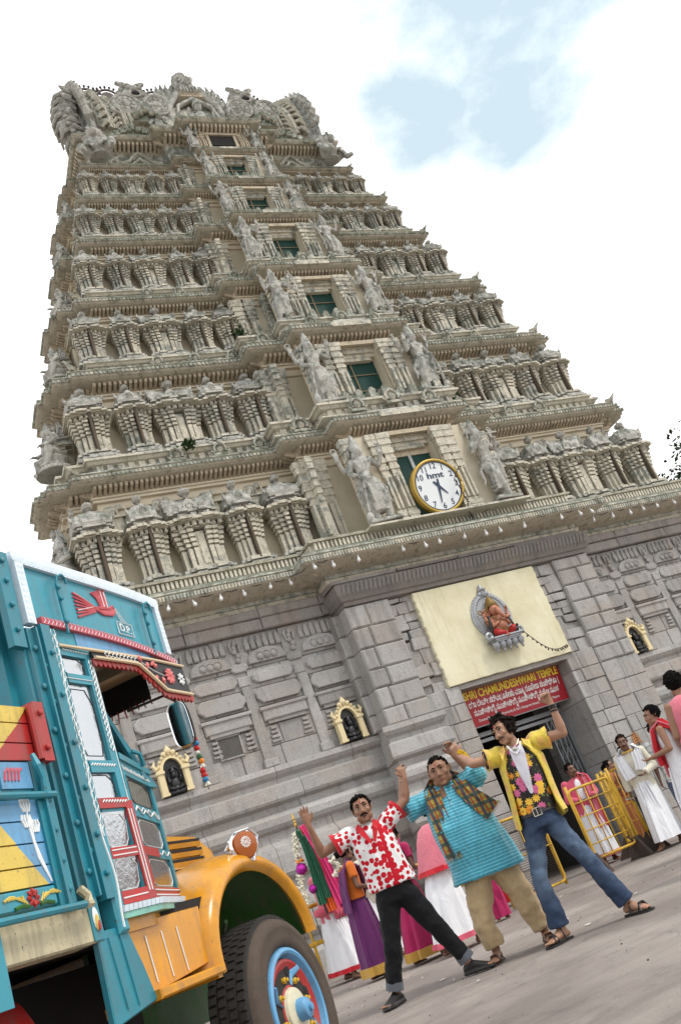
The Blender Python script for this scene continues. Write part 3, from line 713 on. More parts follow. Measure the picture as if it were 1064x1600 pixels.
mask_bm(ck, (0, 2.05, 23.0), .85)
ck.lathe([(.46, 23.3), (.52, 23.42), (.40, 23.55), (.30, 23.7), (.34, 23.78), (.12, 23.95), (.02, 24.1)], 10, (0, 2.2, 0))
# figure seated under the arch
ck.ball((0, 1.72, 21.35), (.32, .24, .36), 10, 8); ck.ball((0, 1.62, 21.82), (.17, .16, .19), 9, 7); ck.lathe([(.17, 21.92), (.2, 21.98), (.1, 22.2), (.02, 22.3)], 8, (0, 1.64, 0))
for sx in (-1, 1):
    ck.tube([(sx*.3, 1.7, 21.55), (sx*.55, 1.62, 21.3), (sx*.52, 1.5, 21.65)], [.1, .085, .06], 7); ck.tube([(sx*.15, 1.6, 21.1), (sx*.55, 1.5, 21.05), (sx*.1, 1.4, 21.0)], [.16, .14, .08], 7)
def crest_fit(mb): mb.v = [(-.12+x*.66, 2.45+(y-1.9)*.8, 21.1+(z-20.9)*.87) for x, y, z in mb.v]; return mb
crest_fit(ck).build('crest', M_STAT, CR, smooth=50)
ch = MB(); ch.loft([[(x, 2.02 if abs(x) < .01 else 2.03, z) for x, z in ((-.7, 22.35), (.7, 22.35), (.6, 22.9), (-.6, 22.9))], [(x, 1.72, z) for x, z in ((-.5, 22.45), (.5, 22.45), (.45, 22.78), (-.45, 22.78))]]); crest_fit(ch).build('crest_mouth', M_TAN, CR)
tt = MB()
for k in range(7): tt.tube([(-.42+.14*k, 1.66, 22.82), (-.42+.14*k, 1.62, 22.55)], [.05, .03], 5)
crest_fit(tt).build('crest_teeth', M_STAT, CR)
# small figures at the crest base
for sx in (-1, 1):
    fg = MB(); x = sx*1.35-.1; fg.ball((x, 2.12, 21.45), (.15, .12, .28), 8, 6); fg.ball((x, 2.08, 21.85), .12, 8, 6)
    for q in (-1, 1): fg.tube([(x+q*.13, 2.1, 21.62), (x+q*.28, 2.05, 21.4), (x+q*.2, 2.0, 21.25)], [.06, .05, .04], 6); fg.tube([(x+q*.07, 2.1, 21.25), (x+q*.1, 2.1, 20.95)], [.08, .06], 6)
    fg.v = [(x_, y_+.15, z_-.25) for x_, y_, z_ in fg.v]; fg.build('attendant_figure', M_STAT, CR, smooth=True)
# spiked ring finials along the ridge
M_IRON = mat('dark_iron', (.05, .035, .03), .6, .3, .3, 10)
for x, t in ((-2.75, .40), (-2.15, .40), (-1.35, .40), (-.75, .40), (1.0, .40), (2.3, .40)):
    fr = MB(); c = on_vault(x, t, .34)
    fr.torus(tuple(c), .30, .035, 18, 5); fr.lathe([(.001, -.02), (.20, -.02), (.2, .02), (.001, .02)], 12, tuple(c), 'y')
    for k in range(13):
        a = math.pi*(-.1+1.2*k/12); d = Vector((math.cos(a), 0, math.sin(a))); fr.tube([c+d*.3, c+d*.40], .02, 5); fr.ball(tuple(c+d*.42), .042, 6, 4)
    fr.tube([c+Vector((0, .1, -.7)), c+Vector((0, 0, -.25))], .12, 6)
    fr.build('ring_finial', M_IRON, CR)
# ================================================================== stone base with eave
BASE = tag(bpy.data.objects.new('stone_base', None)); COL.objects.link(BASE); BASE.parent = TEMPLE
BX = 7.3
bw = fpoly(BX, .25, [(2.9, -.35)], yb=8)
core = MB(); sweep(core, [(-BX, 8), (-BX, .22), (-2.85, .22), (-2.85, -.25), (-1.26, -.25), (-1.26, 7.5), (1.26, 7.5), (1.26, -.25), (2.85, -.25), (2.85, .22), (BX, .22), (BX, 8)], [(0, 0), (0, 6.4)])
core.build('core_wall', M_MORT, BASE)
cap = MB(); cap.box(-1.3, 1.3, -.2, 7.6, 3.62, 6.4); cap.build('door_soffit', M_GRAN2, BASE)
inn = MB(); inn.box(-1.252, -1.24, 1.2, 7.4, 0, 3.6); inn.box(1.24, 1.252, 1.2, 7.4, 0, 3.6); inn.box(-1.24, 1.24, 7.3, 7.45, 0, 3.6); inn.build('passage_lining', M_MORT, BASE)
# eave
ef = fpoly(7.15, 0.02, [(2.96, -.50)], [], yb=8.2)
E1 = MB()
sweep(E1, ef, [(-.2, 6.02), (.04, 6.04), (.06, 6.12), (.02, 6.15), (.02, 6.22), (.46, 6.31), (.55, 6.33), (.57, 6.345), (.575, 6.44), (.555, 6.455), (.58, 6.47), (.575, 6.50), (.40, 6.60), (.16, 6.685), (.16, 6.70), (.08, 6.705), (.08, 6.86), (.17, 6.87), (.18, 6.91), (.15, 6.93), (-.7, 6.935)])
ev = E1.build('eave', M_CORN, BASE)
eb = MB(); teeth(eb, ef, .572, .60, 6.35, 6.435, .062, .66, 'bar'); eb.build('bead_row', M_CORN, BASE)['kind'] = 'stuff'
ed_ = MB(); teeth(ed_, ef, .078, .145, 6.715, 6.855, .085, .58, 'bar'); ed_.build('bar_row', M_SHRINE, BASE)['kind'] = 'stuff'
es = MB()   # scrolled carving on the underside
for a, c, l, nn in edges_seen(off(ef, .25)):
    k = max(1, int(l/.3))
    for i in range(k):
        s = (i+.5)/k; x, y = a[0]+(c[0]-a[0])*s, a[1]+(c[1]-a[1])*s
        tx, ty = (c[0]-a[0])/l, (c[1]-a[1])/l
        pts = [(x+tx*.13*math.cos(q)+nn[0]*.13*math.sin(q), y+ty*.13*math.cos(q)+nn[1]*.13*math.sin(q), 6.265+.06*math.sin(q)) for q in np.linspace(-.4, 3.5, 8)]
        es.tube(pts, .018, 4)
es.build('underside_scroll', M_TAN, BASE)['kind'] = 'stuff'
def stone(x0, x1, z0, z1, yf, yb_, m=None, c=.012, j=.004, name='stone', g=.004):
    mb = MB(); mb.cbox(x0+g, x1-g, yf, yb_, z0+g, z1-g, c, j)
    return mb.build(name, m or M_GRAN, BASE, fix=False)
def courses(x0, x1, z0, z1, yf, yb_, hmin, hmax, wmin, wmax, m=None, j=.004, rough=.012):
    z = z0
    while z < z1-.01:
        h = min(rnd.uniform(hmin, hmax), z1-z)
        if z1-z-h < hmin*.6: h = z1-z
        x = x0; first = True
        while x < x1-.01:
            w = rnd.uniform(wmin, wmax)*(rnd.uniform(.45, 1) if first else 1); first = False
            if x1-x-w < wmin*.6: w = x1-x
            stone(x, x+w, z, z+h, yf+rnd.uniform(-rough, rough), yb_, m, .012, j); x += w
        z += h
PLP = [(0, 3.27), (.26, 3.26), (.28, 3.17), (.22, 3.11), (.12, 3.06), (.12, 2.99), (.25, 2.95), (.27, 2.74), (.24, 2.70), (.06, 2.66), (.05, 2.56), (.22, 2.50), (.26, 2.46), (.26, 2.36), (.20, 2.30), (.08, 2.26), (.08, 2.12), (.30, 2.02), (.36, 1.9), (.37, 1.62), (.30, 1.56), (.10, 1.5), (.10, 1.3), (.34, 1.22), (.40, 1.1), (.40, .74), (.30, .66), (.16, .62), (.16, .5), (.42, .45), (.46, .4), (.46, .0)]
PLP = [(o*.62, z) for o, z in PLP]
PCUT = [0, 5, 9, 15, 21, 27, 31]
def plinth(xa, xb, yb_, ends=(0, 0), wmin=1.1, wmax=1.7, ybk=None):
    """moulded plinth as separate long stones course by course"""
    for k in range(len(PCUT)-1):
        pr = PLP[PCUT[k]:PCUT[k+1]+1]
        x = xa; lim = xb; first = True
        while x < lim-.01:
            w = rnd.uniform(wmin, wmax)*(rnd.uniform(.5, 1) if first else 1)
            if lim-x-w < .5: w = lim-x
            mb = MB(); g = .004; jy = rnd.uniform(-.006, .006)
            rings = []
            for e, s in ((x+g, -1), (x+w-g, 1)):
                ex = 0
                rings.append([(e+(-o if (first and ends[0] and s < 0) else (o if (abs(x+w-lim) < .01 and ends[1] and s > 0) else 0)), yb_-o+jy, z-(g if q == len(pr)-1 else 0)) for q, (o, z) in enumerate(pr)] +
                             [(e, (ybk if ybk is not None else yb_+.3), pr[-1][1]), (e, (ybk if ybk is not None else yb_+.3), pr[0][1])])
            mb.loft(rings)
            mb.build('plinth_stone', M_GRAN, BASE)
            x += w; first = False
for s in (-1, 1):
    A, Bx = (-BX, -2.88) if s < 0 else (2.88, BX)
    plinth(A, Bx, .0, (1, 0) if s < 0 else (0, 1))
    if s < 0: plinth(-2.92, -1.98, -.56, (1, 1), 3, 4, .1)
    else: courses(1.95, 2.92, 0, 3.27, -.57, .2, .3, .42, .4, .6)
    mm = lambda a, b: (a, b) if s < 0 else (-b, -a)
    # upper long course and frieze of the wing
    for jx in zip((-7.3, -5.72, -4.28, -3.07), (-5.72, -4.28, -3.07, -2.86)):
        stone(*mm(*jx), 5.64, 5.86, -.10, .3, M_GRAN2, .02, .006); stone(*mm(*jx), 5.86, 6.03, -.13, .3, M_GRAN2, .02, .006)
    # ground stones of the wing wall
    for (za, zb_) in ((3.27, 3.62), (3.62, 3.98), (3.98, 4.32), (4.32, 4.66), (4.66, 5.02), (5.02, 5.64)):
        x = -7.3
        while x < -2.9:
            w = rnd.uniform(.5, .85)
            if -2.86-x-w < .3: w = -2.86-x
            stone(*mm(x, x+w), za, zb_, rnd.uniform(.0, .012), .3); x += w
    # raised carved bays
    for cx in (-3.30, -4.36, -5.42, -6.50):
        c = cx
        def blk(x0, x1, z0, z1, y, ch=.03, nm='carved_block', mt=None): a, b = mm(x0, x1); stone(a, b, z0, z1, y*.62, .05, mt, ch*.7, .004, nm)
        def hexb(w, z0, z1, y, x=c, nm='carved_block'):
            a, b = mm(x-w/2, x+w/2); zm = (z1-z0)*.34
            mb = MB(); mb.prism([(a, z0+zm), (a+zm, z0), (b-zm, z0), (b, z0+zm), (b, z1-zm), (b-zm, z1), (a+zm, z1), (a, z1-zm)], y*.62, .05, .018); mb.build(nm, M_GRAN, BASE)
        cr_ = MB(); sc = (1 if s < 0 else -1)
        for k in range(6):      # finger cresting
            x = (c-.30+.12*k)*sc; cr_.prism([(x-.045, 5.34), (x+.045, 5.34), (x+.052, 5.46), (x+.02, 5.58), (x-.02, 5.58), (x-.052, 5.46)], -.05, .03, .018)
        a = [(c*sc+.37*math.cos(q)*(1), 5.08+.26*max(0, math.sin(q))**.7) for q in np.linspace(0, math.pi, 12)]
        cr_.prism(a, -.055, .03, .02)
        for k in range(3): cr_.ball(((c-.13+.13*k)*sc, -.06, 5.18), (.06, .03, .06), 7, 5); cr_.torus(((c-.13+.13*k)*sc, -.055, 5.19), .075, .014, 10, 4)
        for k in range(5): cr_.ball(((c-.53+.03*math.sin(k*2))*sc, -.03, 5.2+.08*k), (.05, .03, .05), 6, 4)
        for k in range(3): cr_.tube([((c-.60+.07*k)*sc, -.02, 5.36), ((c-.62+.09*k)*sc, -.035, 5.50), ((c-.57+.06*k)*sc, -.02, 5.58)], [.02, .03, .012], 5)
        cr_.build('carved_cresting', M_GRAN, BASE)
        hexb(.78, 4.73, 4.95, -.09); hexb(.86, 4.36, 4.64, -.12)
        hexb(.32, 4.98, 5.14, -.06, c-.55, 'carved_rosette'); blk(c-.66, c-.44, 4.72, 4.9, -.05, .02)
        blk(c-.42, c+.42, 4.04, 4.29, -.11, .03); blk(c-.46, c+.46, 4.22, 4.29, -.15, .02); blk(c-.36, c+.36, 3.98, 4.05, -.07, .01)
        # pilaster strip between bays and its stepped brackets
        px = c-.53
        blk(px-.10, px+.10, 3.28, 4.72, -.06, .015, 'pilaster_strip'); blk(px-.13, px+.13, 3.28, 3.42, -.09, .015, 'pilaster_strip')
        for q in (-1, 1):
            for k in range(4): blk(px+q*.23-.09+.012*k, px+q*.23+.09-.012*k, 3.66+.075*k, 3.71+.075*k, -.035-.012*k, .008, 'bracket')
        if abs(cx+5.42) < .1:
            mb = MB(); a_, b_ = mm(c-.24, c+.12); mb.box(a_, b_, -.012, .02, 3.63, 3.95); mb.build('recess', M_MORT, BASE)
            for zz in ((3.59, 3.63), (3.95, 3.99)): blk(c-.28, c+.16, zz[0], zz[1], -.04, .008)
            blk(c-.28, c-.24, 3.63, 3.95, -.04, .008); blk(c+.12, c+.16, 3.63, 3.95, -.04, .008)
    # stepped corner pier of the centre bay
    zs = [3.27]
    while zs[-1] < 5.5: zs.append(min(5.52, zs[-1]+rnd.uniform(.30, .42)))
    if zs[-1]-zs[-2] < .15: zs.pop(-2)
    for za, zb_ in zip(zs[:-1], zs[1:]):
        q = rnd.uniform(-2.62, -2.42)
        stone(*mm(-3.02, -2.72), za, zb_, -.28, .2, None, .03); 
        stone(*mm(-2.88, q), za, zb_, -.60, .2, None, .03); stone(*mm(q, -1.95), za, zb_, -.60+rnd.uniform(-.012, .012), .2, None, .03)
    for k in range(4):
        for q in (-2.32, -2.12): blk(q-.07+.008*k, q+.07-.008*k, 3.72+.07*k, 3.765+.07*k, -.615-.006*k, .006, 'bracket')
        if k == 0: pass
    # jamb wall below, rubble infill beside the plaster
    courses(*mm(-1.95, -1.24), 0, 3.62, -.55, .35, .24, .34, .32, .55)
    courses(*mm(-1.97, -1.40), 3.62, 5.52, -.50, .1, .14, .30, .24, .42, None, .022, .02)
    # reveal stones of the doorway
    z = 0
    while z < 3.6:
        h = rnd.uniform(.25, .33); h = 3.6-z if 3.6-z-h < .15 else h
        y = .36
        while y < 1.3:
            w = rnd.uniform(.35, .6); mb = MB(); xx = -1.25*(1 if s < 0 else -1)
            mb.box(min(xx, xx+s*.2), max(xx, xx+s*.2), y+.004, min(y+w, 1.35)-.004, z+.004, z+h-.004); mb.build('stone', M_GRAN, BASE); y += w
        z += h
# leaf moulding over the door
lm = MB(); 
sweep(lm, [(-2.75, 0), (-2.75, -.5), (2.75, -.5), (2.75, 0)], [(0, 5.52), (.10, 5.54), (.12, 5.60), (.16, 5.62), (.22, 5.72), (.24, 5.86), (.20, 5.94), (.1, 5.97), (.1, 6.05)])
lmo = lm.build('leaf_moulding', M_GRAN2, BASE)
lf = MB()
for k in range(62):
    x = -2.9+5.8*(k+.5)/62; c = .035
    lf.tube([(x-.03, -.635, 5.63), (x, -.735, 5.74), (x+.03, -.755, 5.86), (x+.05, -.71, 5.93)], [.012, .026, .03, .014], 5)
lf.build('leaf_row', M_GRAN2, lmo)['kind'] = 'stuff'
for x in (-1.6, -.2, 1.2):   # block joints above
    stone(x-1.38, x+.0, 5.97, 6.04, -.66, 0, M_GRAN2)
# plaster panel over the door
pp = MB()
le = [(-1.45+rnd.uniform(-.02, .012), z) for z in np.linspace(3.62, 5.5, 40)]; re_ = [(1.41+rnd.uniform(-.012, .02), z) for z in np.linspace(5.5, 3.62, 40)]
pp.prism([(x, 3.62+rnd.uniform(0, .012)) for x in np.linspace(1.38, -1.42, 30)]+le+re_, -.60, .1, .012); pp.build('plaster_panel', M_PLAST, BASE)
lt = MB(); lt.box(-1.4, 1.4, -.56, .4, 3.53, 3.615); lt.build('door_lintel', M_GRAN2, BASE)

# ---------------------------------------------------------------- metal door frame, folding gate
M_STEEL = mat('grey_steel', (.30, .31, .32), .45, .6, .2, 8, bmp=.1)
DF = thing('folding_gate', 'open grey steel folding gate with lattice bars in the temple doorway', 'gate', (0, .3, 0))
mb = MB(); mb.box(-1.24, 1.24, -.06, .10, 2.72, 2.80); mb.box(-1.24, 1.24, -.03, .06, 2.62, 2.68); mb.build('top_rail', M_STEEL, DF)
for sx in (-1, 1):
    mb = MB(); mb.box(min(sx*1.24, sx*1.17), max(sx*1.24, sx*1.17), -.05, .08, 0, 2.72); mb.build('side_post', M_STEEL, DF)
for k, x in enumerate((.80, .92, 1.03, 1.12)):
    mb = MB(); mb.box(x-.014, x+.014, -.02, .05, .02, 2.64); mb.build('gate_bar', M_STEEL, DF)
for k, x in enumerate((-1.12, -1.03, -.95)):
    mb = MB(); mb.box(x-.014, x+.014, -.02, .05, .02, 2.64); mb.build('gate_bar', M_STEEL, DF)
la = MB()
for k in range(9):
    z = .2+.27*k
    for a, b in ((.80, .92), (.92, 1.03), (1.03, 1.12), (-1.12, -1.03)):
        la.tube([(a, .0, z), (b, .0, z+.25)], .008, 4); la.tube([(a, .02, z+.25), (b, .02, z)], .008, 4)
for k in range(5):
    for a, b in ((.92, 1.03),): la.torus(((a+b)/2, .01, .5+.5*k), .05, .008, 10, 4)
la.build('lattice', M_STEEL, DF)
# ---------------------------------------------------------------- name board
M_SIGN = mat('red_sign', (.36, .012, .022), .35, 0, .06, 3, bmp=0, spec=.5)
M_YEL = mat('sign_yellow', (.86, .66, .05), .5, bmp=0, var=.03)
M_WHT = mat('sign_white', (.82, .82, .80), .5, bmp=0, var=.03)
SG = thing('name_board', 'red board lettered in yellow and white above the temple doorway', 'sign', (.06, -.20, 3.23))
SG.rotation_euler = (R(7), 0, 0)
mb = MB(); mb.cbox(-1.16, 1.16, 0, .035, -.37, .37, .004); mb.build('board', M_SIGN, SG)
mb = MB()
for a in ((-1.18, 1.18, -.01, .045, -.385, -.37), (-1.18, 1.18, -.01, .045, .37, .385), (-1.18, -1.16, -.01, .045, -.37, .37), (1.16, 1.18, -.01, .045, -.37, .37)): mb.box(*a)
mb.build('board_edge', M_STEEL, SG)
FR = (R(90), 0, 0)
text('SHRI CHAMUNDESHWARI TEMPLE', 'lettering', M_YEL, SG, (0, -.003, .205), FR, .205, .002, width=2.22, bold=.006)
for body, z, sz, w in (('\u0caf\u0cbe \u0ca6\u0cc7\u0cb5\u0cc0 \u0cb8\u0cb0\u0ccd\u0cb5\u0cad\u0cc2\u0ca4\u0cc7\u0cb7\u0cc1 \u0cae\u0cbe\u0ca4\u0cc3 \u0cb0\u0cc2\u0caa\u0cc7\u0ca3 \u0cb8\u0c82\u0cb8\u0ccd\u0ca5\u0cbf\u0ca4\u0cbe |', .03, .155, 2.12), ('\u0ca8\u0cae\u0cb8\u0ccd\u0ca4\u0cb8\u0ccd\u0caf\u0cc8 \u0ca8\u0cae\u0cb8\u0ccd\u0ca4\u0cb8\u0ccd\u0caf\u0cc8 \u0ca8\u0cae\u0cb8\u0ccd\u0ca4\u0cb8\u0ccd\u0caf\u0cc8 \u0ca8\u0cae\u0ccb \u0ca8\u0cae\u0cb9', -.13, .145, 2.0)):
    text(body, 'lettering', M_WHT, SG, (0, -.003, z), FR, sz, .002, width=w, bold=.003)
text("Donated By: Smt. Sri Sathyamurthy & Son's Annapurna Sweets, V.V. Mohalla, Mysore", 'lettering', M_WHT, SG, (.0, -.003, -.27), FR, .07, .002, width=1.9)
# ---------------------------------------------------------------- arched niches with black idols
def niche(x, z, y, label):
    t = thing('arched_niche', label, 'niche', (x, y, z), 0, 'yellow niches with black idols on the stone wall'); t.scale = (.80, .9, .84)
    mb = MB()
    arch = lambda w, h, zz: [(w*math.cos(a), zz+h*math.sin(a)) for a in np.linspace(math.pi, 0, 13)]
    outer = [(-.31, 0)]+arch(.30, .30, .46)+[(.31, 0)]; inner = [(-.19, 0)]+arch(.19, .24, .44)+[(.19, 0)]
    rings = [[(p[0], .04, p[1]) for p in outer], [(p[0], -.10, p[1]) for p in outer], [(p[0], -.115, p[1]) for p in inner], [(p[0], .04, p[1]) for p in inner]]
    mb.loft(rings, close=False, cap=False)
    for s in (-1, 1):
        mb.box(s*.26-.085, s*.26+.085, -.15, .03, .42, .47); mb.box(s*.26-.07, s*.26+.07, -.135, .03, .47, .49); mb.box(s*.25-.075, s*.25+.075, -.13, .03, 0, .05); mb.box(s*.265-.05, s*.265+.05, -.13, .02, .05, .42)
        mb.tube([(s*.30, -.1, .52), (s*.36, -.1, .60), (s*.32, -.1, .68)], [.05, .04, .015], 6)
    for k in range(11):
        a = math.pi*k/10; mb.ball((.27*math.cos(a), -.11, .47+.30*math.sin(a)), .035, 6, 4)
    mb.ball((0, -.10, .82), (.075, .06, .075), 8, 6); mb.tube([(0, -.1, .86), (0, -.1, .93)], [.05, .012], 6)
    for s in (-1, 1): mb.ball((s*.10, -.1, .78), (.055, .045, .045), 7, 5)
    mb.build('niche_frame', M_NICHE, t, smooth=40)
    bk = MB(); bk.prism([(-.19, 0)]+arch(.19, .24, .44)+[(.19, 0)], -.02, .03); bk.build('niche_back', M_BLACK, t)
    im = MB(); im.box(-.17, .17, -.12, -.02, 0, .06); im.ball((0, -.06, .20), (.10, .05, .12), 9, 7); im.ball((0, -.08, .36), (.055, .05, .065), 8, 6)
    im.lathe([(.06, .40), (.065, .43), (.03, .50), (.008, .54)], 8, (0, -.06, 0)); im.torus((0, -.03, .38), .14, .03, 12, 5, -.3, math.pi+.3)
    for s in (-1, 1):
        im.tube([(s*.09, -.06, .28), (s*.15, -.07, .22), (s*.12, -.1, .33)], [.03, .026, .02], 6); im.tube([(s*.05, -.07, .11), (s*.14, -.1, .12), (s*.03, -.12, .09)], [.045, .04, .03], 6)
        im.tube([(s*.09, -.05, .31), (s*.17, -.05, .34), (s*.16, -.06, .44)], [.025, .022, .016], 6)
    im.ball((.0, -.09, .10), (.13, .04, .05), 8, 5)
    im.build('idol', M_BLACK, t, smooth=True)
    return t
niche(-3.36, 3.29, -.10, 'yellow arched niche with black idol beside the doorway pier, above the man in dotted shirt')
niche(-6.55, 3.29, -.10, 'yellow arched niche with black idol next to the truck mirror')
niche(3.42, 3.29, -.10, 'yellow arched niche with black idol above the crowd by the barricade')
# ================================================================== figure helpers
def V3(*a): return Vector(a)
def eloft(mb, rings, seg=16, p=2.0):
    """rings: (centre, half width, half depth[, yaw]) ellipses lying level, p>2 makes them boxier"""
    out = []
    for r_ in rings:
        c, w, d = Vector(r_[0]), r_[1], r_[2]; yw = r_[3] if len(r_) > 3 else 0
        ring = []
        for k in range(seg):
            a = 2*math.pi*k/seg; ca, sa = math.cos(a), math.sin(a)
            x = w*math.copysign(abs(ca)**(2/p), ca); y = d*math.copysign(abs(sa)**(2/p), sa)
            ring.append(c+Vector((x*math.cos(yw)-y*math.sin(yw), x*math.sin(yw)+y*math.cos(yw), 0)))
        out.append(ring)
    mb.loft(out)
def hand_bm(mb, wrist, direc, palm, side, s=1.0, curl=.25, spread=.5, thumb=.8):
    """five fingered hand: direc towards the fingers, palm = palm normal, side = thumb direction"""
    d = Vector(direc).normalized(); n = Vector(palm); n = (n-d*n.dot(d)).normalized(); t = Vector(side); t = (t-d*t.dot(d)-n*t.dot(n)).normalized()
    w = Vector(wrist); rings = []
    for q, hw, hd in ((0, .026, .021), (.03, .033, .019), (.065, .040, .017), (.092, .041, .014)):
        c = w+d*q*s
        rings.append([c+t*(hw*s*math.cos(a))+n*(hd*s*math.sin(a)) for a in np.linspace(0, 2*math.pi, 11)[:-1]])
    mb.loft(rings)
    for k, (off_, ln) in enumerate(((.030, .074), (.010, .083), (-.010, .077), (-.029, .060))):
        base = w+d*.082*s+t*off_*s; p0 = base; pts = [p0]; a = 0; dd = (d+t*(off_*spread*7)).normalized()
        for seg_, f in enumerate((.45, .32, .26)):
            a += curl*(1.15 if seg_ else .9)
            p0 = p0+(dd*math.cos(a)+n*math.sin(a))*ln*f*s; pts.append(p0)
        mb.tube(pts, [.0098*s, .0092*s, .0085*s, .0066*s], 7)
    base = w+d*.025*s+t*.022*s; dd = (t*.72+d*.62+n*.25*thumb).normalized()
    mb.tube([base, base+dd*.036*s, base+dd*.036*s+(dd*.5+d*.7+n*.35*curl*3).normalized()*.030*s, base+dd*.036*s+(dd*.4+d*.7+n*.5*curl*3).normalized()*.054*s], [.014*s, .0125*s, .0105*s, .0075*s], 7)
def headM(c, face, tilt=0.0, up_=(0, 0, 1), s=1.0):
    """frame with local -y along the face direction, z up; origin at head centre"""
    f = Vector(face).normalized(); u = Vector(up_); u = (u-f*u.dot(f)).normalized(); x = u.cross(-f) * 1
    x = (-f).cross(u); x = x.normalized()
    m = Matrix(((x.x, -f.x, u.x, c[0]), (x.y, -f.y, u.y, c[1]), (x.z, -f.z, u.z, c[2]), (0, 0, 0, 1)))
    return m @ Matrix.Rotation(tilt, 4, 'Y') @ Matrix.Scale(s, 4)
def head_bm(mb, M, fat=1.0, mouth=.0):
    old = mb.M; mb.M = M
    mb.ball((0, .012, .030), (.074*fat, .092, .088), 18, 12)                       # skull
    rings = []
    for z, w, d, yc in ((.05, .070, .086, .0), (.01, .070, .085, -.004), (-.03, .066, .080, -.010), (-.065, .058, .070, -.018), (-.095, .043, .050, -.030), (-.112, .026, .030, -.042)):
        rings.append(((0, yc, z), w*fat, d))
    eloft(mb, rings, 18, 2.3)
    mb.ball((0, -.076, -.098), (.022*fat, .018, .017), 10, 7)                      # chin
    mb.tube([(0, -.086, .022), (0, -.101, -.006), (0, -.111, -.026), (0, -.098, -.036)], [.009, .011, .015, .010], 8)
    for s in (-1, 1):
        mb.ball((s*.013, -.094, -.031), (.010, .011, .008), 7, 5)
        mb.tube([(s*.012, -.089, .034), (s*.034, -.087, .040), (s*.056, -.072, .032)], [.009, .010, .007], 7)   # brow ridge
        mb.ball((s*.042*fat, -.066, -.022), (.025*fat, .020, .022), 9, 6)           # cheekbone
        mb.tube([(s*.073*fat, .006, .028), (s*.080*fat, .016, .022), (s*.081*fat, .016, -.004), (s*.074*fat, .004, -.024)], [.009, .012, .011, .008], 7)  # ear
        mb.ball((s*.048*fat, -.038, -.07), (.022*fat, .03, .03), 8, 6)
    mb.tube([(-.024, -.083, -.058), (0, -.094, -.054), (.024, -.083, -.058)], [.005, .008, .005], 7)
    mb.tube([(-.022, -.082, -.068-mouth), (0, -.091, -.072-mouth), (.022, -.082, -.068-mouth)], [.005, .009, .005], 7)
    mb.M = old
def part_in(mb, M, f):
    old = mb.M; mb.M = M; f(mb); mb.M = old
